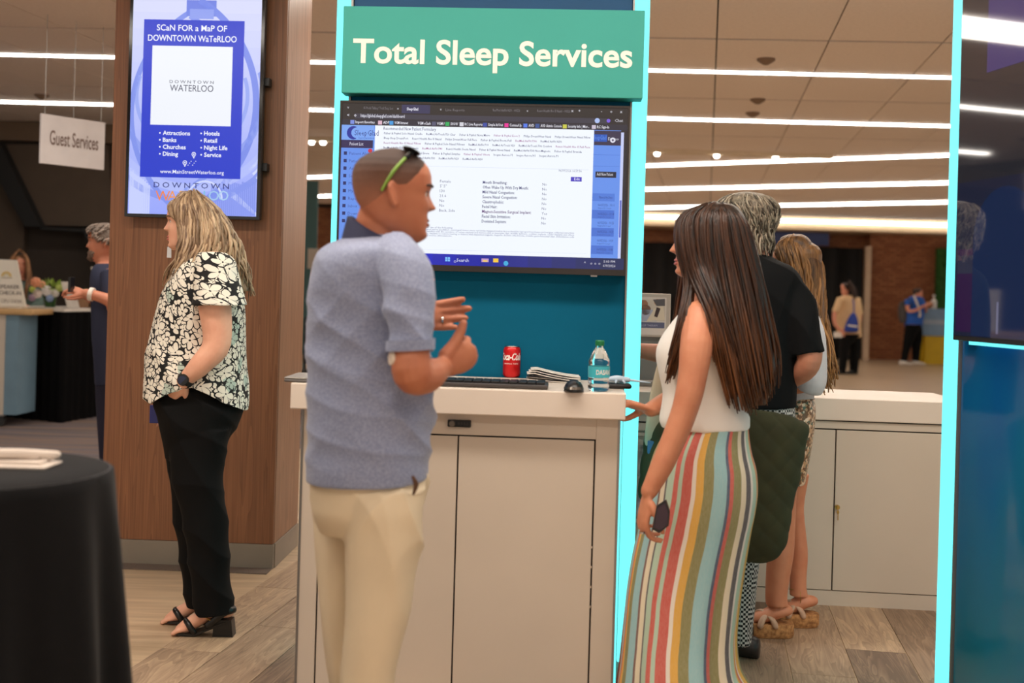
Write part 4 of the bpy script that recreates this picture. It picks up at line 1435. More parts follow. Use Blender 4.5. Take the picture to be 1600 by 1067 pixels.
# tablet leaning, second sign, small boxes
t0_ = U(103, 481, YA + 0.1)
t0_.z = tzz + 0.002
tb = thing('tablet_stand', 'white tablet on a slanted stand facing the man at the desk', 'tablet', t0_)
a_, b_ = U(95, 440, YA + 0.1), U(110, 480, YA + 0.1)
part('tablet', G().prism([a_, a_ + Vector((0.03, 0, 0)), Vector((b_.x, b_.y, tzz + 0.004)), Vector((b_.x - 0.03, b_.y, tzz + 0.004))], (0, 0.24, 0)).mesh(), pm('tablet_white', (214, 206, 196), 0.4), tb)
part('foot', G().box(b_.x - 0.09, b_.x + 0.02, b_.y + 0.02, b_.y + 0.2, tzz + 0.001, tzz + 0.0035).mesh(), M_grey, tb)
for x, w_, h_, rgb, lb in ((133, 0.07, 0.06, (150, 110, 80), 'small brown box on registration desk beside the tablet'), (148, 0.05, 0.075, (170, 130, 96), 'second small brown box nearer the column on registration desk')):
    c = U(x, 480, YA + 0.5)
    single('small_box', G().box(c.x - w_, c.x + w_, c.y - 0.04, c.y + 0.04, tzz + 0.001, tzz + h_ * 1.6, 0.003).mesh(), pm('box_%d' % x, rgb, 0.6), lb, 'box', group='boxes on the registration desk')
c = U(125, 478, YA + 0.6)
pg = thing('small_plant', 'tiny green plant in a glass jar on the registration desk', 'plant', (c.x, c.y, tzz + 0.001))
part('jar', G().lathe((c.x, c.y, tzz + 0.001), [(0.04, 0), (0.045, 0.01), (0.045, 0.09), (0.04, 0.09)], 16).mesh(True, 40), pm('jar_glass', (190, 184, 170), 0.15), pg)
lg = G()
for i in range(18):
    a = random.uniform(0, 6.28)
    p = Vector((c.x, c.y, tzz + 0.09))
    lg.tube([p, p + Vector((math.cos(a) * 0.03, math.sin(a) * 0.03, 0.05)), p + Vector((math.cos(a) * 0.06, math.sin(a) * 0.06, 0.07 + random.uniform(-.02, .03)))], [0.004, 0.012, 0.002], 5)
part('leaves', lg.mesh(True), M_leaf, pg, kind='stuff')


def easel(name, px, Y, rows, lb, texts, zfoot, rgb=(234, 226, 212), yaw=0.0, mark=None):
    FE = Frame(U(px[0][0], px[0][1], Y), yaw)
    FE.o.z = 0
    pts = [FE.loc(*p) for p in px]
    t = thing(name, lb, 'sign', FE.w((pts[2][0] + pts[3][0]) / 2, zfoot, 0), yaw)
    part('board', G().prism([FE.w(u, h, 0) for u, h in pts], -FE.n * 0.02).mesh(), pm('sign_board_%d' % px[0][0], rgb, 0.5), t)
    p_ = Print(FE, 0.003)
    texts(p_)
    if p_.v:
        part('lettering', p_.mesh(), printmat('sign_print', 0, 0.5), t)
    if mark:
        p_ = Print(FE, 0.003)
        mark(p_)
        part('emblem', p_.mesh(), printmat('sign_print', 0, 0.5), t)
    u = [p[0] for p in pts]
    part('foot', G().fbox(FE, min(u) + 0.02, max(u) - 0.02, -0.09, 0.05, zfoot, zfoot + 0.02, 0.003).mesh(), pm('sign_foot', (220, 206, 186), 0.4), t)
    return t


# wheeled kiosk with sign
kA = Fz(14, 668, 0)
YK = kA.y
z_top = U(40, 483, YK).z
FKs = Frame((kA.x, kA.y, 0), R(-3))
ks = thing('wheeled_kiosk', 'wheeled white and blue kiosk with wooden top at left edge', 'kiosk', (kA.x - 0.3, kA.y + 0.3, 0))
ux = FKs.loc(52, 486)[0]
part('wood_top', G().fbox(FKs, -1.0, ux, -0.42, 0.03, z_top - 0.055, z_top, 0.012).mesh(True, 40), pm('birch_top', (206, 166, 112), 0.4, nz=(8, 0.08)), ks)
u1_ = FKs.loc(7, 560)[0]
u2_ = FKs.loc(27, 560)[0]
zb_ = FKs.loc(10, 648)[1]
part('front_panel', G().fbox(FKs, -0.9, u1_, -0.38, 0.0, zb_, z_top - 0.056).mesh(), M_white, ks)
part('side_panel', G().fbox(FKs, u1_ + 0.001, u2_, -0.38, -0.004, zb_, z_top - 0.056).mesh(), pm('kiosk_blue', (118, 148, 166), 0.5), ks, 'pale blue side panel')
for du in (-0.02, -0.75):
    w0 = FKs.w(u1_ + du - 0.02, 0.055, -0.02)
    cs = part('caster', G().box(w0.x - 0.02, w0.x + 0.05, w0.y - 0.03, w0.y + 0.03, 0.10, zb_ - 0.001, 0.006).tube([w0 + Vector((0.02, 0, 0.06)), w0 + Vector((0.10, 0, 0.085))], 0.014, 10).mesh(), M_grey, ks)
    part('wheel', G().tube([w0 + Vector((0, -0.025, 0)), w0 + Vector((0, 0.025, 0))], 0.054, 20, round_=False).mesh(True, 40), M_dgrey, cs)


def t1(p):
    TXT = (90, 84, 84)
    p.text('SPEAKER', 14, 451, 6.0, TXT, 32, 0.0, 1, 'C')
    p.text('CHECK-IN', 16, 460.5, 6.0, TXT, 34, 0.0, 1, 'C')
    p.text('CEU DESK', 18, 473, 5.2, (130, 122, 118), 34, 0.0, 1, 'C')


def e1(p):
    p.disc(10, 432, 8, (222, 186, 90), 1, 16, 6, 0, 180)
    p.disc(10, 432, 5, (214, 196, 130), 1, 16, 3.6, 0, 180)
    p.rect(2, 433, 19, 435, (190, 180, 160), 1)


easel('desk_sign', [(-24, 404), (26, 406.5), (40, 478), (-24, 478)], YK + 0.12, None, 'white sign reading speaker check-in, standing on the wheeled kiosk', t1, z_top + 0.0005, mark=e1)


def t2(p):
    for k in range(5):
        p.rect(149, 424 + k * 5, 168, 425.4 + k * 5, (214, 206, 186), 1)
    p.text('CHECK-IN', 149, 422, 2.4, (130, 122, 110), 18, 0, 1)


easel('desk_sign', [(142, 417), (172, 417), (172, 472), (150, 472)], YA + 1.1, None, 'white framed notice on the desk behind the bearded man', t2, tzz + 0.001)

# hanging banner
FG = Frame(U(66, 174, 7.9), R(53))
FG.o.z = 0
pts = [FG.loc(66, 174), FG.loc(167, 195), FG.loc(160, 270), FG.loc(62, 250)]
u0b, u1b = (pts[0][0] + pts[3][0]) / 2, (pts[1][0] + pts[2][0]) / 2
h0b, h1b = (pts[3][1] + pts[2][1]) / 2, (pts[0][1] + pts[1][1]) / 2
gb = thing('hanging_banner', 'white Guest Services banner hanging from the ceiling at left', 'banner', FG.w((u0b + u1b) / 2, h0b, -0.01), FG.yaw)
part('board', G().fbox(FG, u0b, u1b, -0.02, 0, h0b, h1b, 0.002).mesh(), pm('banner_white', (206, 200, 200), 0.5), gb)
pr = Print(FG, 0.003)
x0, y0 = 76, 222
cU, cH_ = u0b + (u1b - u0b) * 0.13, h0b + (h1b - h0b) * 0.40
v, f = text_geo('Guest Services', 0.012, 0, 1, 3)
a_, b_ = min(p[0] for p in v), max(p[0] for p in v)
kw_ = (u1b - u0b) * 0.76 / (b_ - a_)
kh_ = (h1b - h0b) * 0.30 / 0.72
pr.put([(cU + (p[0] - a_) * kw_, cH_ + p[1] * kh_) for p in v], f, (112, 92, 84), 0)
part('lettering', pr.mesh(), printmat('banner_ink', 0, 0.5), gb)
for u in (u0b + 0.03, (u0b + u1b) / 2, u1b - 0.03):
    a_ = FG.w(u, h1b, -0.01)
    part('wire', G().tube([a_, Vector((a_.x, a_.y, CEIL))], 0.002, 5, round_=False).mesh(), M_grey, gb)

# strip of things between column and booth wall, far behind
a_, b_ = U(476, 282, 18.0), U(487, 660, 18.0)
single('teal_banner', G().box(a_.x, b_.x, 18.0, 18.03, 0.3, a_.z).fbox(Frame((a_.x - 0.05, 17.9, 0), 0), 0, b_.x - a_.x + 0.1, -0.25, 0.1, 0, 0.03).box(a_.x + 0.04, a_.x + 0.08, 18.031, 18.06, 0.03, a_.z).mesh(), pm('dull_teal', (92, 134, 140), 0.7), 'narrow teal upright banner far behind, between column and booth', 'banner')
a_, b_ = U(481, 388, 17.0), U(497, 420, 17.0)
single('notice_board', G().box(a_.x, b_.x, 17.0, 17.03, b_.z, a_.z).box(a_.x + 0.05, a_.x + 0.09, 17.031, 17.05, 0, a_.z - 0.05).box(a_.x - 0.05, b_.x + 0.05, 16.9, 17.2, 0.0, 0.03).mesh(), M_paper, 'small white notice on a stand far behind the left cyan light', 'notice')
c_ = U(480, 600, 12.0)
ch = thing('stacking_chair', 'black padded chair in the gap between column and counter', 'chair', (c_.x + 0.15, 12.0, 0))
cxx = c_.x + 0.15
part('backrest', G().box(cxx - 0.24, cxx + 0.24, 12.2, 12.25, 0.55, 1.05, 0.03).mesh(True), M_black, ch)
part('seat', G().box(cxx - 0.24, cxx + 0.24, 11.78, 12.2, 0.42, 0.50, 0.03).mesh(True), M_black, ch)
for dx in (-0.22, 0.22):
    for dy, zt2 in ((-0.2, 0.42), (0.22, 0.6)):
        part('leg', G().tube([(cxx + dx, 12 + dy, 0.001), (cxx + dx, 12 + dy, zt2)], 0.012, 8, round_=False).mesh(), M_dgrey, ch)

# far right: two-tone pedestal
FP = Frame(Fz(1462, 569.5, 0), R(-4))
pd_ = thing('pedestal', 'two-tone blue and yellow pedestal desk far away by the brick pier', 'pedestal', FP.w(0, 0, -0.3), FP.yaw)
a_, b_ = FP.loc(1442, 482), FP.loc(1500, 526)
part('upper_box', G().fbox(FP, a_[0], b_[0], -0.6, 0.04, b_[1], a_[1], 0.01).mesh(), pm('pedestal_blue', (130, 160, 190), 0.5), pd_)
part('white_stripe', G().fbox(FP, a_[0] - 0.002, b_[0], -0.6, 0.043, a_[1] - 0.34, a_[1] - 0.24).mesh(), pm('stripe_pale', (170, 184, 200), 0.5), pd_)
a2 = FP.loc(1446, 530)[0]
part('base', G().fbox(FP, a2, b_[0], -0.55, 0.0, 0.0, b_[1] - 0.001, 0.01).mesh(), pm('pedestal_yellow', (214, 176, 20), 0.5), pd_, 'yellow lower box')
c_ = FP.w(*FP.loc(1463, 482), -0.2)
c_.z = a_[1] + FP.o.z + 0.001
single('dispenser_bottle', G().lathe(c_, [(0.06, 0), (0.065, 0.01), (0.065, 0.18), (0.02, 0.22), (0.02, 0.28), (0.035, 0.28), (0.035, 0.31)], 14).mesh(True, 40), M_paper, 'pale pump bottle standing on the blue pedestal', 'bottle')
c_ = FP.w(*FP.loc(1455, 482), -0.2)
c_.z = a_[1] + FP.o.z + 0.001
single('snack_bowl', G().lathe(c_, [(0.05, 0), (0.06, 0.005), (0.11, 0.09), (0.09, 0.13), (0.04, 0.15)], 16).mesh(True, 40), pm('bowl_tan', (190, 128, 84), 0.6), 'tan bowl of snacks on the blue pedestal', 'bowl')
# ================================================================== PEOPLE
SKIN = {}


def skin(name, rgb, rough=0.5):
    t = NT(name)
    n = t.n('TexNoise', i_Scale=22.0, i_Detail=3.0)
    t.l(t.coords(), n.inputs['Vector'])
    c = lin(rgb)
    t.col(t.ramp(n.outputs[0], [(0.35, c), (0.7, (c[0] * 0.92, c[1] * 0.84, c[2] * 0.82, 1))]))
    t.b.inputs['Roughness'].default_value = rough
    t.b.inputs['Subsurface Weight'].default_value = 0.08
    t.b.inputs['Subsurface Radius'].default_value = (0.012, 0.005, 0.003)
    t.b.inputs['Subsurface Scale'].default_value = 0.5
    return t.m


def cat(cols, sub):
    """Catmull-Rom resampling of rows of numbers"""
    a = np.array(cols, float)
    out = []
    for i in range(len(a) - 1):
        p0, p1, p2, p3 = a[max(i - 1, 0)], a[i], a[i + 1], a[min(i + 2, len(a) - 1)]
        for j in range(sub):
            t = j / sub
            out.append(0.5 * ((2 * p1) + (p2 - p0) * t + (2 * p0 - 5 * p1 + 4 * p2 - p3) * t * t + (3 * p1 - p0 - 3 * p2 + p3) * t ** 3))
    out.append(a[-1])
    return out


def sil(rows, Y, n=40, p=2.2, sub=4, ruf=None):
    """solid from outline rows (py, left px, right px, half depth[, dY]) at distance Y"""
    rows = [tuple(r) + ((0.0,) if len(r) == 4 else ()) for r in rows]
    rings = []
    for r in cat(rows, sub):
        py, xl, xr, hd, dY = r
        a, b = U(xl, py, Y + dY), U(xr, py, Y + dY)
        c, h = (a + b) / 2, (b - a) / 2
        ring = []
        for j in range(n):
            t = 2 * math.pi * j / n
            cx, sy = math.cos(t), math.sin(t)
            e = 2 / p
            k = 1.0 if ruf is None else 1 + ruf(t, py)
            ring.append(c + h * (math.copysign(abs(cx) ** e, cx) * k) + Vector((0, hd * k * math.copysign(abs(sy) ** e, sy), 0)))
        rings.append(ring)
    return G().loft(rings)


def solid(gs, voxel=0.006, smooth=6, fac=0.5):
    g = G()
    for q in gs:
        g.add(q.v, q.f)
    me = g.mesh()
    ob = bpy.data.objects.new('tmp', me)
    COL.objects.link(ob)
    m = ob.modifiers.new('r', 'REMESH')
    m.mode = 'VOXEL'
    m.voxel_size = voxel
    m.use_smooth_shade = True
    if smooth:
        s_ = ob.modifiers.new('s', 'SMOOTH')
        s_.factor = fac
        s_.iterations = smooth
    dg = bpy.context.evaluated_depsgraph_get()
    out = bpy.data.meshes.new_from_object(ob.evaluated_get(dg))
    bpy.data.objects.remove(ob)
    bpy.data.meshes.remove(me)
    out.polygons.foreach_set('use_smooth', [True] * len(out.polygons))
    out.materials.clear()
    return out


def arr(me):
    v = np.empty(len(me.vertices) * 3)
    me.vertices.foreach_get('co', v)
    n = np.empty(len(me.vertices) * 3, dtype=np.float32)
    me.vertex_normals.foreach_get('vector', n)
    return v.reshape(-1, 3), n.reshape(-1, 3).astype(float)


def put(me, v):
    me.vertices.foreach_set('co', v.ravel())
    me.update()


def folds(me, terms, mask=None):
    """push the surface in and out along soft creases: terms (amp, (kx,ky,kz), phase, warp)"""
    v, n = arr(me)
    d = np.zeros(len(v))
    for amp, k, ph, wp in terms:
        s_ = v @ np.array(k) + ph
        s_ += wp * np.sin(v @ np.array((7.1, 5.3, 9.7)) + ph * 2) + 0.6 * wp * np.sin(v @ np.array((-13.0, 11.0, 6.0)) + ph)
        e = 0.5 + 0.5 * np.sin(v @ np.array((k[1] * 0.3 + 4, 3.0, k[0] * 0.3 - 5)) + ph * 3)
        d += amp * e * (1 - 2 * np.abs(np.sin(s_ / 2)) ** 0.8)
    if mask is not None:
        d *= mask(v)
    put(me, v + n * d[:, None])


def setuv(me, fn):
    v, _ = arr(me)
    uv = fn(v)
    li = np.empty(len(me.loops), dtype=np.int32)
    me.loops.foreach_get('vertex_index', li)
    L = me.uv_layers.new(name='UVMap')
    L.data.foreach_set('uv', uv[li].astype(np.float32).ravel())


# ---------------------------------------------------------------- head
HT = np.array([0, .04, .09, .15, .22, .29, .36, .43, .50, .57, .64, .72, .80, .87, .93, .97, 1.0])
HF = np.array([.068, .080, .086, .087, .087, .088, .089, .089, .090, .094, .096, .095, .088, .074, .054, .034, .004])
HBk = np.array([-.030, -.005, .020, .045, .062, .072, .080, .088, .094, .098, .100, .100, .095, .083, .062, .040, .004])
HW = np.array([.018, .030, .042, .051, .058, .063, .066, .069, .071, .074, .0755, .0755, .071, .061, .046, .030, .003])


class Head:
    def __init__(s, chin, f, k, nose=1.0, jaw=1.0, tilt=0.0):
        """chin: world point of the head axis at chin height; f: horizontal facing; tilt>0 looks up"""
        s.c, s.k, s.nose, s.jaw = Vector(chin), k, nose, jaw
        f = Vector(f).normalized()
        up = Vector((0, 0, 1))
        r = f.cross(up).normalized()
        M = Matrix.Rotation(tilt, 3, r)
        s.f, s.u, s.r = M @ f, M @ up, r
        s.piv = s.c + Vector((0, 0, 0.08 * k))

    def pt(s, t, th, off=0.0):
        """surface point: t 0 chin..1 crown, th angle from the face (degrees; + towards the right hand side)"""
        F, B, w = np.interp(t, HT, HF), np.interp(t, HT, HBk), np.interp(t, HT, HW)
        if t < 0.3:
            w *= 1 + (s.jaw - 1) * (0.3 - t) / 0.3
        ct, st = math.cos(R(th)), math.sin(R(th))
        e = 2 / 2.25
        a = (F + B) / 2
        x = (F - B) / 2 + (a + off) * math.copysign(abs(ct) ** e, ct)
        y = (w + off) * math.copysign(abs(st) ** e, st)
        g = lambda q, m, sd: math.exp(-((q - m) / sd) ** 2)
        if ct > 0:
            d = 0.0
            # nose: bridge growing to the tip, then the underside
            if 0.325 < t < 0.60:
                q = (0.56 - t) / (0.56 - 0.37)
                q = max(0.0, min(1.0, q)) if t >= 0.37 else max(0.0, (t - 0.325) / 0.045)
                d += s.nose * 0.027 * (q ** 1.25) * g(y, 0, 0.010 + 0.006 * q)
            d -= 0.009 * (g(y, 0.032, 0.014) + g(y, -0.032, 0.014)) * g(t, 0.515, 0.045)
            d += 0.004 * g(t, 0.60, 0.03) * g(y, 0, 0.05)
            d += 0.0065 * g(t, 0.247, 0.022) * g(y, 0, 0.019) + 0.0070 * g(t, 0.188, 0.022) * g(y, 0, 0.018)
            d -= 0.0035 * g(t, 0.216, 0.009) * g(y, 0, 0.022)
            d -= 0.004 * g(t, 0.14, 0.022) * g(y, 0, 0.022)
            d += 0.007 * g(t, 0.07, 0.045) * g(y, 0, 0.02)
            d += 0.004 * (g(y, 0.043, 0.018) + g(y, -0.043, 0.018)) * g(t, 0.40, 0.07)
            x += d
        p = s.c + (s.f * x + s.r * y) * s.k + Vector((0, 0, t * 0.235 * s.k))
        return s.piv + (p - s.piv).dot(s.f) * Vector((0, 0, 0)) + s._rot(p - s.piv)

    def _rot(s, d):
        f0 = Vector((s.f.x, s.f.y, 0)).normalized()
        return s.f * d.dot(f0) + s.r * d.dot(s.r) + s.u * d.z

    def geo(s, ears=True):
        g = G()
        rings = []
        # keep x,y displacement: pt uses f for the plane already when not tilted
        for t in np.concatenate([np.linspace(0.0, 0.62, 56), np.linspace(0.635, 1.0, 22)]):
            rings.append([s.pt(t, 360 * j / 84) for j in range(84)])
        g.loft(rings)
        if ears:
            for sg in (1, -1):
                c = s.pt(0.475, 97 * sg, 0.004)
                A = (s.r * sg * 0.55 - s.f * 0.5).normalized()
                B = (s.u * 1.0 - s.f * 0.22).normalized()
                k = s.k
                M = Matrix((A, B.cross(A), B)).transposed()
                g.ball(c + A * 0.004 * k, 0.016 * k, 0.006 * k, 0.029 * k, 8, M)
                rim = [c + A * (0.017 * k * math.cos(R(a)) + 0.004 * k) * (1.0) + B * (0.030 * k * math.sin(R(a)) + 0.001) + s.r * sg * 0.003 for a in range(-80, 200, 20)]
                g.tube(rim, 0.0052 * k, 8)
        return g

    def cap(s, tmin, off=0.006, top=1.0, thick=True):
        """hair hugging the skull above a hair line tmin(th)"""
        g = G()
        nj = 96
        ts = np.linspace(0.24, 1.0, 60)
        idx = {}
        for i, t in enumerate(ts):
            for j in range(nj):
                th = 360 * j / nj
                thw = th if th <= 180 else 360 - th
                m = (t - tmin(thw)) / 0.07
                m = max(-0.6, min(1.0, m))
                o = (off * (m if m > 0 else m * 0.7))
                g.v.append(tuple(s.pt(t, th, o / s.k)))
                idx[i, j] = m
        top_v = len(g.v)
        for i in range(len(ts) - 1):
            for j in range(nj):
                j2 = (j + 1) % nj
                if max(idx[i, j], idx[i, j2], idx[i + 1, j], idx[i + 1, j2]) > -0.3:
                    g.f.append((i * nj + j, i * nj + j2, (i + 1) * nj + j2, (i + 1) * nj + j))
        g.f.append(tuple((len(ts) - 1) * nj + j for j in range(nj)))
        return g


def face_parts(hd, root, brow, lip, iris=(80, 90, 70), teeth=False):
    k = hd.k
    for sg in (1, -1):
        c = hd.pt(0.515, 24 * sg, -0.0075)
        e_ = part('eye', G().ball(c, 0.0115 * k, 0.0115 * k, 0.0115 * k, 8).mesh(True), pm('eye_white', (226, 218, 212), 0.2), root)
        d = (hd.f + hd.r * sg * 0.12).normalized()
        part('iris', G().tube([c + d * 0.0098 * k, c + d * 0.0117 * k], [0.0052 * k, 0.004 * k], 12, round_=False).mesh(True, 40), pm('iris_%d' % iris[0], iris, 0.15), e_)
        lid = [hd.pt(0.535 + 0.012 * math.cos(R((a - 24) * 6)), a * sg, -0.0015) for a in range(13, 37, 3)]
        part('eyelid', G().tube(lid, 0.0022 * k, 6).mesh(True), pm('lash_%d' % brow[0], brow, 0.6), root)
        br_ = [hd.pt(0.60 + 0.012 * math.sin(R((a - 8) * 4.5)), a * sg, 0.0005) for a in range(9, 46, 4)]
        part('eyebrow', G().tube(br_, [0.002 * k] + [0.0034 * k] * (len(br_) - 2) + [0.0012 * k], 6).mesh(True), pm('brow_%d' % brow[0], brow, 0.7), root)
    for t, r_ in ((0.243, 0.0040), (0.192, 0.0048)):
        l_ = [hd.pt(t - (0.010 if t > 0.2 else -0.010) * (a / 19) ** 2, a, -0.0022) for a in range(-19, 20, 3)]
        part('lip', G().tube(l_, [0.0015 * k] + [r_ * k] * (len(l_) - 2) + [0.0015 * k], 8).mesh(True), pm('lip_%d' % lip[0], lip, 0.4), root)
    if teeth:
        l_ = [hd.pt(0.217, a, -0.0012) for a in range(-14, 15, 4)]
        part('teeth', G().tube(l_, 0.0028 * k, 6).mesh(True), pm('tooth', (236, 228, 214), 0.25), root)


# ---------------------------------------------------------------- hands
def hand(w, d, n, ts=1, curls=((20, 25, 15),) * 4, spread=0.0, thumb=((0.6, 0.7, 0.25), (0.75, 0.5, 0.2), (0.9, 0.3, 0.2)), size=1.0, tk=1.0, fk=1.0):
    """w wrist, d towards the fingers, n the way the palm faces; ts picks the thumb side along d x n; thumb dirs mix (d, side, n)"""
    d = Vector(d).normalized()
    n = Vector(n)
    n = (n - d * n.dot(d)).normalized()
    s_ = d.cross(n) * ts
    w = Vector(w)
    g = G()
    S_ = size
    g.tube([w - d * 0.01 * S_, w + d * 0.03 * S_, w + d * 0.062 * S_, w + d * 0.088 * S_], [0.028 * S_, 0.036 * S_, 0.041 * S_, 0.040 * S_], 18, flat=(n, 0.40), res=3)
    g.ball(w + d * 0.035 * S_ + s_ * 0.020 * S_ + n * 0.008 * S_, 0.018 * S_, 0.018 * S_, 0.018 * S_, 8)
    tips = []
    ln = ((.044, .026, .021), (.048, .030, .022), (.045, .028, .021), (.035, .021, .019))
    for i in range(4):
        lat = (0.030 - 0.0195 * i) * S_
        p = w + d * (0.088, 0.092, 0.088, 0.080)[i] * S_ + s_ * lat
        pts = [p - d * 0.02 * S_]
        ang = 0.0
        pts.append(p)
        dd = (d + s_ * spread * (1.5 - i) * 0.25).normalized()
        for q in range(3):
            ang += R(curls[i][q])
            di = dd * math.cos(ang) + n * math.sin(ang)
            p = p + di * ln[i][q] * S_
            pts.append(p)
        r0 = (0.0092, 0.0095, 0.009, 0.0078)[i] * S_ * fk
        g.tube(pts, [r0 * 1.05, r0 * 1.05, r0, r0 * 0.92, r0 * 0.78], 12, res=3)
        tips.append(p)
    p = w + d * 0.022 * S_ + s_ * 0.024 * S_ + n * 0.006 * S_
    pts = [p]
    for q, L in enumerate((0.044, 0.034, 0.027)):
        a, b, c = thumb[q]
        p = p + (d * a + s_ * b + n * c).normalized() * L * S_
        pts.append(p)
    g.tube(pts, [0.0165 * S_ * tk, 0.0128 * S_ * tk, 0.011 * S_ * tk, 0.0088 * S_ * tk], 12, res=3)
    g.tips = tips
    g.thumb = p
    return g


# ---------------------------------------------------------------- hair
class H(G):
    def __init__(s):
        super().__init__()
        s.tone = []

    def fill(s, t):
        s.tone += [t] * (len(s.v) - len(s.tone))

    def mesh(s, smooth=True):
        me = super().mesh(smooth)
        at = me.color_attributes.new('tone', 'FLOAT_COLOR', 'POINT')
        t = np.array(s.tone, dtype=np.float32)
        at.data.foreach_set('color', np.stack([t, t, t, np.ones_like(t)], 1).ravel())
        return me


def locks(h, guides, n, r0=0.006, jit=0.008, wave=0.0, freq=2.0, t0=0.12, seg=16, tone=(0.1, 0.9)):
    """locks of hair between neighbouring guide curves (lists of world points)"""
    gd = [np.array(cat([tuple(p) for p in g], 6)) for g in guides]
    m = 24
    gd = [np.stack([np.interp(np.linspace(0, 1, m), np.linspace(0, 1, len(g)), g[:, c]) for c in range(3)], 1) for g in gd]
    for _ in range(n):
        s_ = random.random() * (len(gd) - 1)
        i = min(int(s_), len(gd) - 2)
        c = gd[i] * (1 - (s_ - i)) + gd[i + 1] * (s_ - i)
        a, b = random.uniform(0, t0), random.uniform(0.82, 1.0)
        tt = np.linspace(a, b, seg)
        P = np.stack([np.interp(tt, np.linspace(0, 1, m), c[:, q]) for q in range(3)], 1)
        j = np.array([random.gauss(0, 1) for _ in range(3)]) * jit
        j2 = np.array([random.gauss(0, 1) for _ in range(3)]) * jit * 1.2
        ph, fr = random.uniform(0, 6.28), freq * random.uniform(0.75, 1.25)
        w = np.stack([np.sin(tt * 6.28 * fr + ph), np.cos(tt * 6.28 * fr + ph) * 0.7, 0 * tt], 1) * (wave * np.minimum(1, tt * 1.6))[:, None]
        P = P + j * (0.4 + 0.6 * tt[:, None]) + j2 * (tt[:, None] ** 2) + w
        r = r0 * random.uniform(0.6, 1.15)
        rad = [r * (0.55 + 0.45 * min(1, q / 3)) * (1 - 0.75 * max(0, (q - seg * 0.6) / (seg * 0.4))) for q in range(seg)]
        h.tube([Vector(p) for p in P], rad, 6, round_=False)
        h.fill(random.uniform(*tone))


def hairmat(name, dark, light, rough=0.42, sc=(90, 90, 7), tip=None):
    t = NT(name)
    n = t.n('TexNoise', i_Scale=1.0, i_Detail=4.0, i_Roughness=0.65)
    t.l(t.coords(sc), n.inputs['Vector'])
    a = t.n('VertexColor', layer_name='tone')
    sp = t.n('SeparateColor')
    t.l(a.outputs[0], sp.inputs[0])
    f = t.math('ADD', t.math('MULTIPLY', n.outputs[0], 0.75), t.math('MULTIPLY', sp.outputs[0], 0.45))
    c = t.ramp(f, [(0.35, lin(dark)), (0.9, lin(light))])
    if tip:
        tc = t.n('TexCoord')
        s_ = t.n('SeparateXYZ')
        t.l(tc.outputs['Generated'], s_.inputs[0])
        k = t.math('MULTIPLY', t.math('SUBTRACT', 0.55, s_.outputs[2]), 1.6)
        k.node.use_clamp = True
        c = t.mix(k, c, t.ramp(f, [(0.35, lin(tip[0])), (0.9, lin(tip[1]))]))
    t.col(c)
    t.b.inputs['Roughness'].default_value = rough
    t.b.inputs['Specular IOR Level'].default_value = 0.35
    t.bump(n.outputs[0], 0.5, 0.004)
    return t.m


def shoe(heel, d, L, w=0.045, h=0.09, sole=0.02):
    """closed shoe from the heel point on the floor along d"""
    d = Vector(d).normalized()
    s_ = Vector((-d.y, d.x, 0))
    rings = []
    for t, ww, hh in ((0.0, 0.55, 0.85), (0.06, 0.8, 0.95), (0.25, 0.9, 1.0), (0.45, 0.9, 0.85), (0.7, 1.08, 0.6), (0.88, 0.95, 0.48), (0.97, 0.6, 0.36), (1.0, 0.3, 0.25)):
        c = Vector(heel) + d * (L * t)
        rings.append([c + s_ * (w * ww * math.copysign(abs(math.cos(a)) ** 0.8, math.cos(a))) + Vector((0, 0, max(0.002, h * hh * (0.5 + 0.5 * math.sin(a))))) for a in [2 * math.pi * q / 20 for q in range(20)]])
    return G().loft(rings)


FL = 0.005
# ================================================================== MAN IN THE BLUE POLO
MY = 3.05
sk_man = skin('skin_tanned', (186, 116, 84))
man = thing('person', 'man in grey-blue polo shirt and cream trousers gesturing at the big screen', 'person', (U(580, 700, MY).x, MY, 0))
hm = Head(U(612, 378, 3.03), (math.cos(R(20)), math.sin(R(20)), 0), 1.05, 1.0, 1.12)
shirt_rows = [(366, 548, 636, .06), (374, 530, 648, .10), (384, 510, 655, .15), (398, 497, 660, .18), (430, 487, 664, .195), (470, 481, 667, .19), (520, 479, 672, .185), (560, 479, 678, .188), (600, 480, 683, .192), (640, 481, 682, .192), (680, 481, 677, .188), (720, 480, 671, .184), (748, 480, 669, .18)]
Ra = [U(630, 418, 2.90), U(640, 470, 2.85), U(642, 540, 2.82), U(644, 582, 2.81)]
wr = U(692, 574, 2.97)
dR = Vector((0.70, 0.62, 0.34))
hR = hand(wr, dR, (-0.62, 0.78, 0.0), 1, ((36, 60, 40), (44, 64, 40), (52, 68, 40), (60, 72, 40)), 0.25, ((0.92, 0.55, -0.1), (0.76, 0.68, -0.1), (0.62, 0.80, -0.15)), 0.96, 1.3, 1.1)
La = [U(585, 420, 3.22), U(600, 500, 3.34), U(612, 560, 3.38)]
wl_ = U(625, 498, 3.32)
hL = hand(wl_, (1.0, -0.05, 0.10), (0, -1, 0.15), -1, ((4, 10, 8), (2, 6, 6), (3, 6, 6), (6, 8, 6)), 0.25, ((0.6, 0.8, 0.1), (0.7, 0.7, 0.0), (0.8, 0.6, 0.0)), 1.06, 1.1, 1.22)
bd = [hm.geo(), hR, hL]
bd.append(G().tube([U(602, 322, 3.04), U(592, 360, 3.05), U(582, 410, 3.05)], [0.062, 0.066, 0.085], 20, res=3))
bd.append(sil([(r[0], r[1] + 14, r[2] - 14, max(0.04, r[3] - 0.025)) for r in shirt_rows[1:-2]] + [(725, 508, 645, .13), (790, 520, 636, .09)], MY))
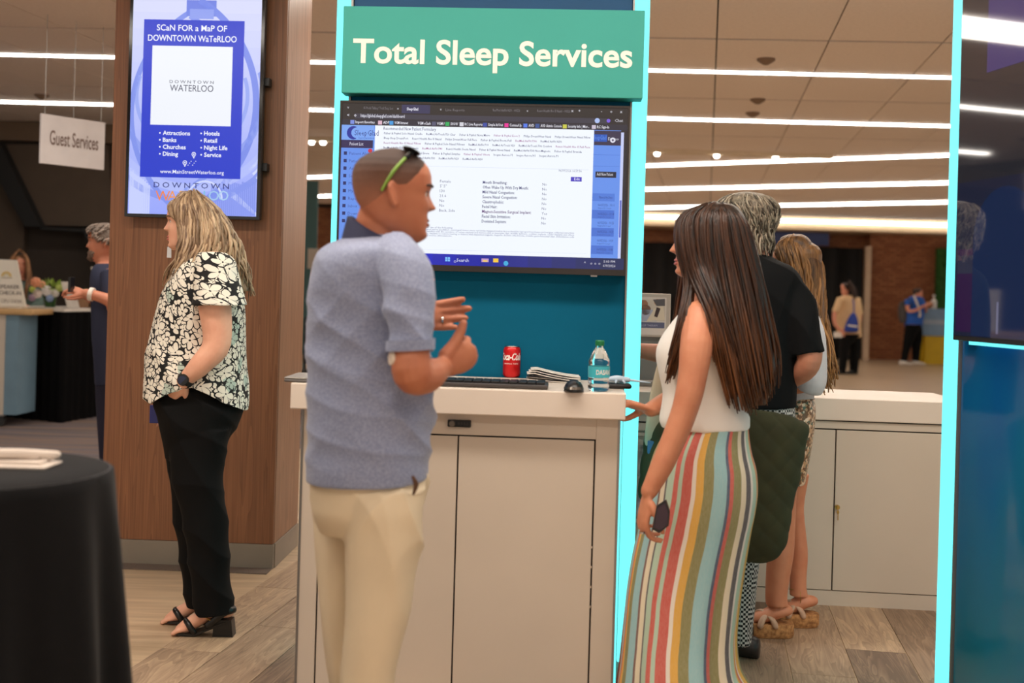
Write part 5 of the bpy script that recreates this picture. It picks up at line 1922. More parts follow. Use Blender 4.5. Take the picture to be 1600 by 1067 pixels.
bd.append(G().tube(Ra + [U(664, 588, 2.86), wr - dR * 0.004], [0.048, 0.047, 0.046, 0.050, 0.044, 0.029], 16, res=4))
bd.append(G().tube(La + [U(618, 545, 3.36), wl_], [0.05, 0.048, 0.048, 0.042, 0.03], 16, res=4))
for px_, Yq, ya in (((598, 590, 582, 574), 2.97, 1280), ((530, 533, 535, 538), 3.17, 1242)):
    bd.append(G().tube([U(px_[0], 760, Yq), U(px_[1], 900, Yq), U(px_[2], 1050, Yq), U(px_[3], ya - 40, Yq)], [0.062, 0.042, 0.036, 0.034], 14, res=3))
    hp = U(px_[3], ya, Yq)
    bd.append(shoe((hp.x - 0.06, Yq, 0.012), (1, 0.2, 0), 0.25, 0.036, 0.06))
part('body', solid(bd, 0.0042, 4), sk_man, man)
# short hair
tm = lambda th: float(np.interp(th, [0, 30, 50, 68, 82, 96, 108, 125, 150, 180], [.86, .85, .80, .70, .60, .58, .52, .44, .37, .34]))
hh_ = NT('cropped_hair')
tcx = hh_.n('TexCoord')
sp_ = hh_.n('SeparateXYZ')
hh_.l(tcx.outputs['Generated'], sp_.inputs[0])
nn = hh_.n('TexNoise', i_Scale=420.0, i_Detail=2.0)
hh_.l(tcx.outputs['Object'], nn.inputs['Vector'])
f_ = hh_.math('ADD', sp_.outputs[2], hh_.math('MULTIPLY', hh_.math('SUBTRACT', nn.outputs[0], 0.5), 0.25))
hh_.col(hh_.ramp(f_, [(0.12, lin((176, 112, 82))), (0.48, lin((120, 80, 62))), (0.80, lin((66, 46, 38)))]))
hh_.b.inputs['Roughness'].default_value = 0.7
hh_.bump(nn.outputs[0], 0.5, 0.003)
part('hair', hm.cap(tm, 0.0034).mesh(True), hh_.m, man, 'cropped brown hair fading at the sides')
face_parts(hm, man, (60, 42, 36), (150, 84, 72))
# polo shirt
tz_ = NT('blue_polo_knit')
wv = tz_.n('TexVoronoi', i_Scale=210.0)
tz_.l(tz_.coords(), wv.inputs['Vector'])
tz_.col(tz_.ramp(wv.outputs['Distance'], [(0.2, lin((118, 128, 160))), (0.7, lin((146, 154, 182)))]))
tz_.b.inputs['Roughness'].default_value = 0.7
tz_.b.inputs['Sheen Weight'].default_value = 0.2
sl = [sil(shirt_rows, MY, 48)]
sl.append(G().tube([U(612, 392, 2.96), U(632, 425, 2.89), U(640, 470, 2.85), U(641, 546, 2.82)], [0.062, 0.070, 0.067, 0.060], 20, res=4, round_=False))
sl.append(G().tube([U(600, 395, 3.16), U(590, 430, 3.24), U(600, 500, 3.34)], [0.06, 0.068, 0.062], 20, res=4, round_=False))
me = solid(sl, 0.0055, 5)
zt0, zt1 = U(600, 735, MY).z, U(600, 400, MY).z
folds(me, [(0.0075, (34, 10, 42), 0.3, 1.6), (0.0045, (60, 20, -38), 1.7, 1.2), (0.0035, (18, 8, 75), 2.4, 1.0)], lambda v: np.clip((zt1 - v[:, 2]) / 0.25, 0.25, 1) * np.clip((v[:, 2] - zt0) / 0.06, 0.1, 1))
shirt = part('polo_shirt', me, tz_.m, man)
# armhole seam, sleeve cuff, hem, placket of the split side
def band_ring(l, r, hdp, w_, Yc, th=0.003):
    """thin ring band from left px to right px"""
    a, b = U(l[0], l[1], Yc), U(r[0], r[1], Yc)
    c, hx = (a + b) / 2, (b - a) / 2
    rings = []
    for dz, k in ((0, 1.0), (w_, 1.0), (w_, 0.97), (0, 0.97)):
        rings.append([c + Vector((0, 0, dz)) + hx * k * math.cos(t) + Vector((0, hdp * k * math.sin(t), 0)) for t in [2 * math.pi * q / 48 for q in range(48)]])
    rings.append(rings[0])
    return G().loft(rings, cap=False)


part('sleeve_cuff', band_ring((602.5, 548), (679.5, 545), 0.061, 0.026, 2.82).mesh(True, 50), tz_.m, man)
# collar
rg = []
for l, r, hd_2 in (((534, 376), (648, 408), .108), ((543, 341), (640, 385), .082), ((550, 341), (634, 383), .074), ((546, 376), (638, 404), .085)):
    a, b = U(l[0], l[1], 3.045), U(r[0], r[1], 3.045)
    c, hx = (a + b) / 2, (b - a) / 2
    rg.append([c + hx * math.cos(t) + Vector((0, hd_2 * math.sin(t), 0.006 * math.cos(2 * t))) for t in [2 * math.pi * q / 48 for q in range(48)]])
rg.append(rg[0])
part('collar', G().loft(rg, cap=False).mesh(True, 50), pm('navy_collar', (38, 42, 74), 0.75), man, 'dark navy collar')
# trousers
kh = pm('cream_chino', (226, 208, 178), 0.75, nz=(5, 0.04), bump=(260, 0.08, 0.002))
tr_ = [sil([(722, 490, 662, .15), (745, 486, 668, .165), (775, 487, 670, .165), (800, 489, 668, .155), (830, 500, 660, .12)], MY)]
tr_.append(sil([(760, 528, 669, .10), (792, 533, 670, .115), (832, 536, 664, .11), (896, 540, 652, .10), (960, 540, 640, .095), (1024, 536, 624, .088), (1067, 532, 616, .084), (1150, 532, 612, .08), (1225, 530, 610, .08), (1258, 530, 612, .082)], 2.98, 32))
tr_.append(sil([(755, 485, 610, .10), (840, 491, 575, .105), (920, 499, 560, .095), (1012, 510, 556, .085), (1067, 517, 556, .082), (1150, 522, 566, .08), (1215, 522, 570, .08)], 3.16, 32))
me = solid(tr_, 0.006, 5)
folds(me, [(0.0,(1,1,1),0,0),(0.007, (30, 8, 22), 0.9, 1.6), (0.005, (46, 12, 14), 2.0, 1.5), (0.004, (38, 0, -16), 0.2, 1.6)])
part('trousers', me, kh, man)
pk_ = [U(645, 745, 2.864), U(650, 757, 2.867), U(646, 772, 2.868)]
part('pocket_slit', G().tube(pk_, [0.004, 0.007, 0.003], 8, res=3).mesh(True), pm('pocket_dark', (92, 62, 44), 0.8), man)
for px_, Yq, ya in ((574, 2.98, 1276), (538, 3.17, 1240)):
    hp = U(px_, ya, Yq)
    part('shoe', shoe((hp.x - 0.085, Yq, FL), (1, 0.2, 0), 0.30, 0.05, 0.085).mesh(True), pm('brown_leather', (96, 66, 48), 0.4), man)
pd2 = Vector((-0.90, -0.43, 0))
pc_ = U(642, 560, 2.817) + pd2 * 0.0475
part('arm_patch', G().tube([pc_, pc_ + pd2 * 0.006], [0.019, 0.016], 20, round_=False).mesh(True, 40), pm('patch_white', (222, 204, 186), 0.5), man, 'round white sensor patch on the upper arm')
rgp = hL.tips[2] - Vector((0.066, 0, 0.008))
part('ring', G().tube([rgp + Vector((-0.003, 0, 0)), rgp + Vector((0.003, 0, 0))], 0.0108, 16, round_=False).mesh(True, 40), M_chrome, man)
# sunglasses pushed up on his head
sgl = thing('sunglasses', 'dark sunglasses with green temples pushed up on the man\'s cropped hair', 'sunglasses', hm.pt(0.97, 0))
Lc = [hm.pt(0.952, 55, 0.012), hm.pt(0.952, -55, 0.012)]
for sg, c in ((1, Lc[0]), (-1, Lc[1])):
    nrm = (hm.u + hm.f * 0.45 + hm.r * 0.25 * sg).normalized()
    A = hm.r
    B = nrm.cross(A).normalized()
    M = Matrix((A, B, nrm)).transposed()
    part('lens', G().ball(c + nrm * 0.003, 0.032, 0.025, 0.005, 8, M).mesh(True), M_blackgloss, sgl)
    hinge = hm.pt(0.88, 80 * sg, 0.010)
    part('end_piece', G().tube([c + A * 0.02 * sg, hinge], [0.006, 0.0065], 8).mesh(True), M_blackgloss, sgl)
    part('temple', G().tube([hinge, hm.pt(0.72, 98 * sg, 0.010), hm.pt(0.52, 113 * sg, 0.010)], [0.0045, 0.0045, 0.0035], 8, res=5).mesh(True), pm('lime_green', (128, 168, 62), 0.4), sgl, 'lime green temple')
part('bridge', G().tube([Lc[0] - hm.r * 0.026, hm.pt(0.985, 0, 0.010), Lc[1] + hm.r * 0.026], [0.004, 0.005, 0.004], 8, res=3).mesh(True), M_blackgloss, sgl)

# ================================================================== BLONDE WOMAN BY THE COLUMN
WY = 4.62
sk_w = skin('skin_fair', (236, 180, 152))
w1 = thing('person', 'blonde woman in black and white flowered blouse and black trousers by the column', 'person', (U(318, 980, WY).x, WY, 0))
h1 = Head(U(296, 391.5, WY), (-1, -0.10, 0), 0.935, 0.95, 0.95)
bl_rows = [(386, 303, 343, .06), (396, 290, 354, .12), (410, 280, 361, .165), (425, 274, 367, .185), (445, 265, 374, .195), (482, 249, 380, .195), (516, 238, 382, .19), (550, 232, 383, .19), (573, 228, 384, .195), (600, 227, 386, .20), (625, 229, 387, .20), (642, 232, 386, .195)]
YA1 = 4.42
arm = [U(333, 415, 4.45), U(335, 470, YA1), U(339, 535, YA1), U(317, 566, 4.41), U(291, 592, 4.42), ]
hw = hand(U(287, 597, 4.42), (-0.62, 0.48, -0.50), (0, 1, 0), 1, ((10, 15, 10),) * 4, 0.1, ((0.7, 0.5, 0.2), (0.8, 0.4, 0.1), (0.9, 0.2, 0.1)), 0.86)
bd = [h1.geo(), hw]
bd.append(G().tube([U(303, 366, WY), U(312, 390, WY), U(318, 425, WY)], [0.05, 0.053, 0.075], 18, res=3))
bd.append(sil([(r[0], r[1] + 8, r[2] - 8, max(.03, r[3] - .02)) for r in bl_rows[1:9]] + [(590, 250, 366, .14), (610, 270, 345, .08)], WY))
bd.append(G().tube(arm, [0.060, 0.063, 0.054, 0.044, 0.030], 18, res=4))
bd.append(G().tube([U(320, 600, 4.55), U(322, 700, 4.55), U(325, 800, 4.55), U(330, 900, 4.55)], [0.07, 0.065, 0.055, 0.042], 14, res=2))
bd.append(G().tube([U(310, 600, 4.7), U(305, 700, 4.7), U(308, 800, 4.7), U(314, 900, 4.7)], [0.07, 0.065, 0.055, 0.042], 14, res=2))
bd.append(G().tube([U(308, 585, 4.62), U(312, 625, 4.62)], [0.11, 0.11], 14))
bd.append(G().tube([U(310, 415, 4.8), U(330, 480, 4.84), U(320, 560, 4.84), U(290, 620, 4.8)], [0.055, 0.055, 0.048, 0.032], 16, res=3))
bd.append(hand(U(288, 622, 4.8), (-0.6, 0, -0.8), (0, -1, 0), 1, size=0.86))
feet = []
for tx, hx_, Yq, ty, hy_ in ((274, 352, 4.545, 991, 968), (257, 335, 4.70, 974, 952)):
    toe, heel = U(tx, ty - 3, Yq), U(hx_, hy_ - 6, Yq)
    fx_ = (toe - heel)
    bd.append(G().tube([U(hx_ - 22, 890, Yq), U(hx_ - 20, 935, Yq), heel + Vector((-0.02, 0, 0.03))], [0.040, 0.034, 0.034], 14, res=3))
    bd.append(G().tube([heel + Vector((0.01, 0, 0.012)), heel + fx_ * 0.35 + Vector((0, 0, 0.030)), heel + fx_ * 0.72 + Vector((0, 0, 0.012)), heel + fx_ * 0.86 + Vector((0, 0, 0.006))], [0.026, 0.034, 0.036, 0.030], 16, flat=(Vector((0, 0, 1)), 0.72), res=3))
    bd.append(G().tube([heel + Vector((-0.02, 0, 0.04)), heel + fx_ * 0.4 + Vector((0, 0, 0.03))], [0.036, 0.03], 14))
    for q in range(5):
        y_ = (q - 2) * 0.0145
        b0_ = heel + fx_ * (0.84 - 0.02 * abs(q - 1.2)) + Vector((0, -y_, 0.006))
        ln_ = (0.048, 0.050, 0.044, 0.038, 0.03)[4 - q if Yq > 4.6 else 4 - q]
        bd.append(G().tube([b0_, b0_ + fx_.normalized() * ln_ * 0.6 + Vector((0, 0, 0.002)), b0_ + fx_.normalized() * ln_ - Vector((0, 0, 0.003))], [0.0095, 0.009, 0.0075], 10))
    feet.append((toe, heel, fx_, Yq))
part('body', solid(bd, 0.0042, 4), sk_w, w1)
face_parts(h1, w1, (120, 92, 66), (196, 104, 92), (90, 110, 120), True)
# blouse
fm = NT('flowered_crepe')
uvn = fm.n('UVMap')


def petals(scale, off, R0, npet, rnd=1.0):
    mp = fm.n('Mapping')
    mp.inputs['Location'].default_value = (off[0], off[1], 0)
    mp.inputs['Scale'].default_value = (scale, scale, 1)
    fm.l(uvn.outputs[0], mp.inputs[0])
    # gentle warp so that no two flowers are alike
    nz = fm.n('TexNoise', i_Scale=1.6, i_Detail=1.0)
    fm.l(mp.outputs[0], nz.inputs['Vector'])
    wa = fm.n('VectorMath', operation='MULTIPLY_ADD')
    fm.l(nz.outputs['Color'], wa.inputs[0])
    wa.inputs[1].default_value = (0.35, 0.35, 0)
    fm.l(mp.outputs[0], wa.inputs[2])
    vo = fm.n('TexVoronoi', voronoi_dimensions='2D', i_Scale=1.0, i_Randomness=rnd)
    fm.l(wa.outputs[0], vo.inputs['Vector'])
    sb = fm.n('VectorMath', operation='SUBTRACT')
    fm.l(wa.outputs[0], sb.inputs[0])
    fm.l(vo.outputs['Position'], sb.inputs[1])
    sx = fm.n('SeparateXYZ')
    fm.l(sb.outputs[0], sx.inputs[0])
    sc = fm.n('SeparateColor')
    fm.l(vo.outputs['Color'], sc.inputs[0])
    an = fm.math('ARCTAN2', sx.outputs[1], sx.outputs[0])
    an = fm.math('ADD', an, fm.math('MULTIPLY', sc.outputs[0], 6.28))
    co_ = fm.math('ABSOLUTE', fm.math('COSINE', fm.math('MULTIPLY', an, npet / 2)))
    co_ = fm.math('POWER', co_, 0.55)
    rad = fm.math('MULTIPLY', co_, fm.math('ADD', R0 * 0.75, fm.math('MULTIPLY', sc.outputs[1], R0 * 0.5)))
    m = fm.math('LESS_THAN', vo.outputs['Distance'], rad)
    c = fm.math('GREATER_THAN', vo.outputs['Distance'], 0.05)
    e = fm.n('TexVoronoi', voronoi_dimensions='2D', feature='DISTANCE_TO_EDGE', i_Scale=1.0, i_Randomness=rnd)
    fm.l(wa.outputs[0], e.inputs['Vector'])
    m = fm.math('MULTIPLY', m, fm.math('GREATER_THAN', e.outputs['Distance'], 0.035))
    big = fm.math('LESS_THAN', vo.outputs['Distance'], fm.math('ADD', rad, 0.10))
    return fm.math('MULTIPLY', m, c), sc.outputs[2], big


m1_, c1_, B1 = petals(15.0, (0.3, 0.7), 0.50, 5)
m2_, c2_, B2 = petals(21.0, (4.1, 2.2), 0.46, 3)
m3_, c3_, B3 = petals(30.0, (9.1, 5.2), 0.46, 2)
nB1 = fm.math('SUBTRACT', 1.0, B1)
nB2 = fm.math('SUBTRACT', 1.0, B2)
mm = fm.math('MAXIMUM', m1_, fm.math('MULTIPLY', nB1, fm.math('MAXIMUM', m2_, fm.math('MULTIPLY', m3_, nB2))))
# keep dark outlines round the big flowers
wht = fm.mix(fm.math('GREATER_THAN', c2_, 0.90), lin((236, 230, 216)), lin((186, 200, 188)))
fm.col(fm.mix(mm, lin((14, 13, 15)), wht))
fm.b.inputs['Roughness'].default_value = 0.8
sl = [sil(bl_rows, WY, 48)]
sl.append(sil([(394, 312, 352, .05), (405, 306, 366, .075), (430, 304, 373, .088), (455, 304, 379, .108), (471, 303, 383, .118), (477, 302, 386, .122)], 4.44, 32))
sl.append(G().tube([U(318, 400, 4.72), U(320, 430, 4.8), U(326, 475, 4.84)], [0.06, 0.08, 0.085], 18, res=3, round_=False))
me = solid(sl, 0.0055, 4)
v, n_ = arr(me)
s_of = FPX / WY
px_ = PX + (v[:, 0] / v[:, 1]) * FPX
py_ = PY - ((v[:, 2] - CH) / v[:, 1]) * FPX + np.tan(ROLL) * (px_ - PX)
hem = np.interp(px_, [222, 228, 240, 262, 285, 304, 331, 355, 387], [612, 622, 630, 619, 609, 604, 616, 630, 641])
dpy = np.maximum(0, py_ - hem)
v[:, 2] += dpy * v[:, 1] / FPX
put(me, v)
folds(me, [(0.0045, (30, 14, 20), 0.5, 1.3), (0.003, (54, 22, -16), 2.1, 1.0)])
cxb, cyb = U(308, 500, WY).x, WY
setuv(me, lambda v: np.stack([np.arctan2(v[:, 0] - cxb, -(v[:, 1] - cyb)) * 0.19, v[:, 2] + 0.15 * (v[:, 0] - cxb)], 1))
part('blouse', me, fm.m, w1)
# black trousers
blk = pm('black_crepe', (9, 9, 10), 0.85, nz=(8, 0.1), spec=0.2)
tr_ = [sil([(588, 256, 362, .14), (600, 250, 368, .165), (618, 246, 372, .172), (632, 242, 379, .18), (646, 246, 378, .182), (668, 251, 369, .178), (690, 257, 356, .16), (715, 262, 350, .12)], WY)]
tr_.append(sil([(670, 262, 362, .10), (700, 264, 354, .105), (742, 270, 349, .10), (778, 278, 350, .095), (814, 286, 357, .09), (860, 293, 358, .088), (905, 299, 360, .088), (935, 303, 363, .09), (956, 308, 366, .092)], 4.55, 36))
tr_.append(sil([(670, 255, 350, .10), (700, 258, 345, .105), (753, 266, 335, .10), (800, 271, 335, .095), (843, 278, 335, .09), (898, 285, 338, .088), (930, 290, 340, .088), (945, 293, 341, .09)], 4.70, 36))
me = solid(tr_, 0.006, 5)
folds(me, [(0.005, (22, 8, 36), 0.4, 1.5), (0.0035, (40, 14, 22), 1.9, 1.1)])
part('trousers', me, blk, w1)
# block heeled sandals
M_sole = pm('sandal_black', (16, 15, 15), 0.35)
for toe, heel, fx_, Yq in feet:
    zt_s = toe.z
    g = G()
    prof_ = []
    for i in range(13):
        t = i / 12
        c = heel + fx_ * (t * 1.02) + Vector((0.012, 0, 0))
        sag = -0.004
        z = (heel.z - 0.016) * (1 - t) + (FL + 0.012) * t
        z = max(FL + 0.012, (heel.z - 0.016) - (heel.z - 0.016 - FL - 0.012) * min(1, t / 0.62) ** 1.2)
        w_ = 0.027 + 0.012 * math.sin(math.pi * min(1, t * 0.75 + 0.05)) if t < 0.93 else 0.026
        prof_.append([Vector((c.x, c.y - w_, z - 0.010)), Vector((c.x, c.y + w_, z - 0.010)), Vector((c.x, c.y + w_, z)), Vector((c.x, c.y - w_, z))])
    sn = part('sandal', g.loft(prof_).mesh(), M_sole, w1, 'black open sandal with block heel')
    hz = heel.z - 0.026
    hb_ = [heel + Vector((dx, dy, 0)) for dx, dy in ((-0.038, -0.027), (0.03, -0.027), (0.03, 0.027), (-0.038, 0.027))]
    part('heel', G().loft([[Vector((p.x + (0.008 if i in (1, 2) else -0.004), p.y, FL)) for i, p in enumerate(hb_)], [Vector((p.x, p.y, hz + 0.016)) for p in hb_]]).mesh(), M_sole, sn)
    cA_, cB_ = heel + fx_ * 0.58, heel + fx_ * 0.78
    nn_ = fx_.cross(Vector((0, 1, 0))).normalized()
    part('toe_strap', G().tube([cA_ + Vector((0, -0.034, -0.016)), cA_ * 0.7 + cB_ * 0.3 + Vector((0, -0.037, 0.004)), cA_ * 0.35 + cB_ * 0.65 + Vector((0, -0.030, 0.026)), cB_ + Vector((0, -0.006, 0.034)), cB_ + Vector((0, 0.022, 0.026)), cB_ * 0.8 + cA_ * 0.2 + Vector((0, 0.038, -0.010))], 0.012, 10, res=3).mesh(True), M_sole, sn)
    part('heel_counter', G().tube([heel + fx_ * 0.30 + Vector((0, -0.034, -0.01)), heel + Vector((0.0, -0.036, 0.02)), heel + Vector((0.03, 0, 0.025)), heel + Vector((0.0, 0.036, 0.02)), heel + fx_ * 0.30 + Vector((0, 0.034, -0.01))], 0.015, 10, flat=(Vector((0, 1, 0)), 0.5), res=3).mesh(True), M_sole, sn)
    c = heel + fx_ * 0.24 + Vector((0, -0.038, 0.030))
    part('buckle_ring', G().tube([c + Vector((0.022 * math.cos(R(a)), 0, 0.020 * math.sin(R(a)))) for a in range(170, 380, 15)], 0.0032, 8).mesh(True), M_brass, sn, 'gold half ring')
# hair
hair1 = H()
hair1.add(*(lambda g: (g.v, g.f))(h1.cap(lambda th: float(np.interp(th, [0, 25, 50, 75, 100, 180], [.86, .80, .56, .40, .30, .28])), 0.016)))
hair1.fill(0.35)
g_ = sil([(299, 286, 303, .03), (304, 279, 318, .065), (314, 276, 331, .088), (328, 284, 343, .096), (345, 289, 353, .10), (365, 296, 364, .10), (385, 306, 371, .095), (400, 325, 374, .09), (430, 352, 382, .08), (455, 370, 388, .05)], WY, 36)
hair1.add(g_.v, g_.f)
hair1.fill(0.3)


def gl_(*pts):
    return [U(*p) for p in pts]


# back fall, near side
locks(hair1, [gl_((296, 299, 4.58), (278, 320, 4.535), (284, 350, 4.525), (290, 380, 4.52), (292, 405, 4.50), (283, 432, 4.50)),
              gl_((298, 299, 4.58), (292, 318, 4.53), (298, 350, 4.515), (306, 385, 4.50), (300, 415, 4.48), (288, 445, 4.48)),
              gl_((300, 299, 4.58), (308, 320, 4.53), (318, 352, 4.51), (326, 385, 4.50), (330, 405, 4.50), (326, 418, 4.50)),
              gl_((303, 299, 4.58), (322, 322, 4.54), (336, 352, 4.52), (346, 385, 4.52), (352, 410, 4.53), (358, 435, 4.55)),
              gl_((304, 300, 4.60), (332, 325, 4.56), (348, 352, 4.55), (360, 385, 4.54), (370, 420, 4.56), (378, 458, 4.58)),
              gl_((305, 300, 4.62), (338, 328, 4.62), (356, 355, 4.62), (370, 385, 4.62), (381, 425, 4.62), (388, 464, 4.62)),
              gl_((304, 300, 4.66), (334, 326, 4.70), (350, 352, 4.72), (364, 385, 4.72), (375, 420, 4.70), (384, 455, 4.68)),
              gl_((302, 300, 4.68), (318, 322, 4.72), (328, 352, 4.74), (336, 390, 4.75), (340, 420, 4.74), (345, 440, 4.74))], 460, 0.0062, 0.009, 0.015, 2.2)
# locks in front of the shoulder
locks(hair1, [gl_((290, 301, 4.56), (272, 318, 4.545), (279, 345, 4.53), (286, 372, 4.52), (280, 398, 4.52), (268, 425, 4.54), (260, 458, 4.56)),
              gl_((290, 301, 4.56), (277, 318, 4.54), (285, 350, 4.52), (290, 382, 4.50), (284, 405, 4.49), (274, 430, 4.50), (266, 455, 4.52)),
              gl_((292, 300, 4.56), (284, 318, 4.535), (292, 352, 4.515), (297, 388, 4.49), (292, 412, 4.47), (282, 438, 4.48), (274, 452, 4.49))], 140, 0.0058, 0.006, 0.011, 2.2)
locks(hair1, [gl_((290, 301, 4.68), (275, 318, 4.70), (282, 350, 4.72), (284, 385, 4.74), (276, 420, 4.72), (266, 450, 4.70)),
              gl_((294, 300, 4.68), (292, 318, 4.71), (300, 350, 4.73), (304, 390, 4.75), (300, 430, 4.74), (292, 450, 4.74))], 60, 0.006, 0.006, 0.006, 2.0)
part('hair', hair1.mesh(), hairmat('blonde_hair', (92, 66, 48), (216, 186, 150), 0.45, (70, 70, 9)), w1, 'long greying blonde wavy hair')
ear_ = U(264, 394, 4.66)
part('earring_hook', G().tube([ear_ + Vector((0, 0.002, 0.02)), ear_ + Vector((0.02, 0.01, 0.04)), h1.pt(0.40, -97, 0.004)], 0.0012, 6, res=4).mesh(True), M_chrome, w1)
part('earring', G().prism([ear_ + Vector((-0.008, 0, -0.022)), ear_ + Vector((0.010, 0, -0.022)), ear_ + Vector((0.009, 0, 0.022)), ear_ + Vector((-0.007, 0, 0.022))], (0, 0.003, 0)).mesh(), M_chrome, w1, 'long silver earring')
# watch
wc_ = U(288, 596, 4.405)
wd = (U(291, 592, 4.42) - U(317, 566, 4.41)).normalized()
wt = thing('wrist_watch', 'black round smart watch on the blonde woman\'s wrist', 'watch', wc_)
wctr = U(291, 592.5, 4.42)
A = wd.cross(Vector((0, 1, 0))).normalized()
part('strap', G().tube([wctr - wd * 0.010, wctr + wd * 0.010], 0.0335, 28, round_=False).mesh(True, 40), M_black, wt)
c_ = wctr + Vector((-0.002, -0.034, 0.0))
part('case', G().tube([c_, c_ + Vector((-0.001, -0.009, 0.001))], [0.023, 0.021], 24, round_=False).mesh(True, 40), M_black, wt)
part('dial', G().tube([c_ + Vector((0, -0.0085, 0)), c_ + Vector((0, -0.0100, 0))], 0.017, 24, round_=False).mesh(True, 40), pm('dial_navy', (24, 30, 60), 0.1), wt)
bd_ = U(245, 650, 4.7)
single('name_badge', G().box(bd_.x - 0.03, bd_.x + 0.03, bd_.y, bd_.y + 0.004, bd_.z - 0.03, bd_.z + 0.045, 0.002).mesh(), pm('badge_blue', (24, 32, 110), 0.3), 'dark blue badge hanging at the blonde woman\'s hip', 'badge')
# ================================================================== WOMAN IN THE STRIPED SKIRT
SY = 3.83
sk_s = skin('skin_warm', (206, 138, 104))
w2 = thing('person', 'dark haired woman in white tank top and long striped skirt at the counter end', 'person', (U(1070, 1100, SY).x, SY, 0))
h2 = Head(U(1097, 434, SY), (-1, 0.06, 0), 0.985, 1.0, 0.95)
tk_rows = [(470, 1085, 1150, .09), (490, 1062, 1162, .14), (515, 1042, 1168, .155), (535, 1030, 1170, .16), (555, 1025, 1169, .16), (580, 1029, 1166, .15), (610, 1036, 1162, .14), (635, 1033, 1165, .145), (655, 1030, 1170, .155), (668, 1034, 1171, .155)]
ar = [U(1092, 492, 3.70), U(1088, 540, 3.64), U(1080, 600, 3.62), U(1066, 652, 3.62), U(1040, 715, 3.62), U(1014, 768, 3.62)]
hA = hand(U(1011, 775, 3.62), (-0.12, 0.05, -1.0), (0.95, 0.3, -0.1), 1, ((25, 35, 20), (30, 38, 22), (34, 40, 24), (40, 40, 25)), 0.1, ((0.75, 0.5, 0.45), (0.85, 0.2, 0.5), (0.9, 0.0, 0.4)), 0.92)
wB = U(1016, 640, 3.90)
hB = hand(wB, (-0.93, -0.10, 0.24), (-0.2, -0.15, -0.95), -1, ((8, 22, 22), (16, 28, 24), (24, 34, 26), (34, 38, 30)), 0.15, ((0.62, 0.35, 0.7), (0.8, 0.05, 0.6), (0.95, -0.1, 0.2)), 0.88)
bd = [h2.geo(), hA, hB]
bd.append(G().tube([U(1106, 404, SY), U(1110, 435, SY), U(1112, 480, SY)], [0.049, 0.052, 0.075], 18, res=3))
bd.append(sil([(r[0], r[1] + 7, r[2] - 7, max(.03, r[3] - .018)) for r in tk_rows] + [(720, 1050, 1160, .12)], SY))
bd.append(G().tube(ar, [0.050, 0.052, 0.045, 0.041, 0.037, 0.027], 18, res=4))
bd.append(G().tube([U(1092, 490, 3.97), U(1080, 550, 4.03), U(1070, 610, 4.03), U(1040, 628, 3.96), wB], [0.048, 0.046, 0.040, 0.034, 0.026], 16, res=4))
for Yq, px_ in ((3.74, 1050), (3.92, 1060)):
    bd.append(G().tube([U(px_ + 30, 720, Yq), U(px_ + 10, 880, Yq), U(px_ + 5, 1040, Yq), U(px_ + 4, 1098, Yq)], [0.055, 0.05, 0.045, 0.034], 14, res=3))
    fl_ = U(px_ + 4, 1100, Yq)
    bd.append(G().tube([Vector((fl_.x + 0.02, Yq, 0.035)), Vector((fl_.x - 0.08, Yq, 0.035)), Vector((fl_.x - 0.17, Yq, 0.026))], [0.03, 0.034, 0.03], 14, flat=(Vector((0, 0, 1)), 0.6), res=3))
    part('sandal', G().box(fl_.x - 0.21, fl_.x + 0.045, Yq - 0.04, Yq + 0.04, FL, 0.017, 0.006).mesh(True, 40), pm('tan_sole', (150, 104, 70), 0.5), w2)
part('body', solid(bd, 0.0042, 4), sk_s, w2)
face_parts(h2, w2, (50, 34, 28), (178, 92, 84), (70, 50, 36))
# tank top: body plus shoulder straps
sl = [sil([(r[0] + 0, r[1], r[2], r[3]) for r in tk_rows[1:]], SY, 48)]
sl.append(G().tube([U(1090, 525, 3.70), U(1100, 488, 3.71), U(1112, 470, 3.735), U(1128, 492, 3.70), U(1140, 530, 3.70)], [0.016, 0.015, 0.014, 0.014, 0.014], 12, res=4))
sl.append(G().tube([U(1080, 525, 3.95), U(1096, 488, 3.95), U(1110, 474, 3.94), U(1128, 490, 3.96), U(1142, 530, 3.96)], [0.016, 0.015, 0.014, 0.014, 0.014], 12, res=4))
me = solid(sl, 0.0055, 4)
folds(me, [(0.0035, (20, 10, 60), 0.4, 1.2), (0.002, (44, 10, 30), 1.2, 1.0)], lambda v: np.clip((1.33 - v[:, 2]) / 0.15, 0.25, 1))
part('tank_top', me, pm('white_knit', (242, 236, 228), 0.8, nz=(4, 0.02), bump=(500, 0.08, 0.001)), w2)
# striped skirt
sr_ = [(652, 1066, 1167, .135), (664, 1050, 1168, .15), (680, 1038, 1169, .16), (705, 1024, 1173, .172), (735, 1014, 1181, .18), (768, 1008, 1183, .182), (800, 1002, 1179, .18), (830, 996, 1173, .175), (870, 987, 1166, .172), (920, 979, 1158, .172), (960, 975, 1153, .175), (1000, 971, 1150, .18), (1040, 967, 1154, .19), (1067, 963, 1168, .195), (1092, 959, 1184, .20)]
rings = []
nS = 144
rows_ = cat(sr_, 5)
for r in rows_:
    py, xl, xr, hd = r
    a, b = U(xl, py, SY), U(xr, py, SY)
    c, hx = (a + b) / 2, (b - a) / 2
    q = max(0.0, min(1.0, (py - 690) / 380.0))
    ring = []
    for j in range(nS):
        t = 2 * math.pi * j / nS
        k = 1 + q * (0.035 * math.sin(9 * t + 0.8 + 1.2 * q) + 0.022 * math.sin(14 * t + 2.0 - q)) - q * 0.02
        ring.append(c + hx * (k * math.cos(t)) + Vector((0, hd * k * math.sin(t), 0)))
    rings.append(ring)
gk = G().loft(rings, cap=False)
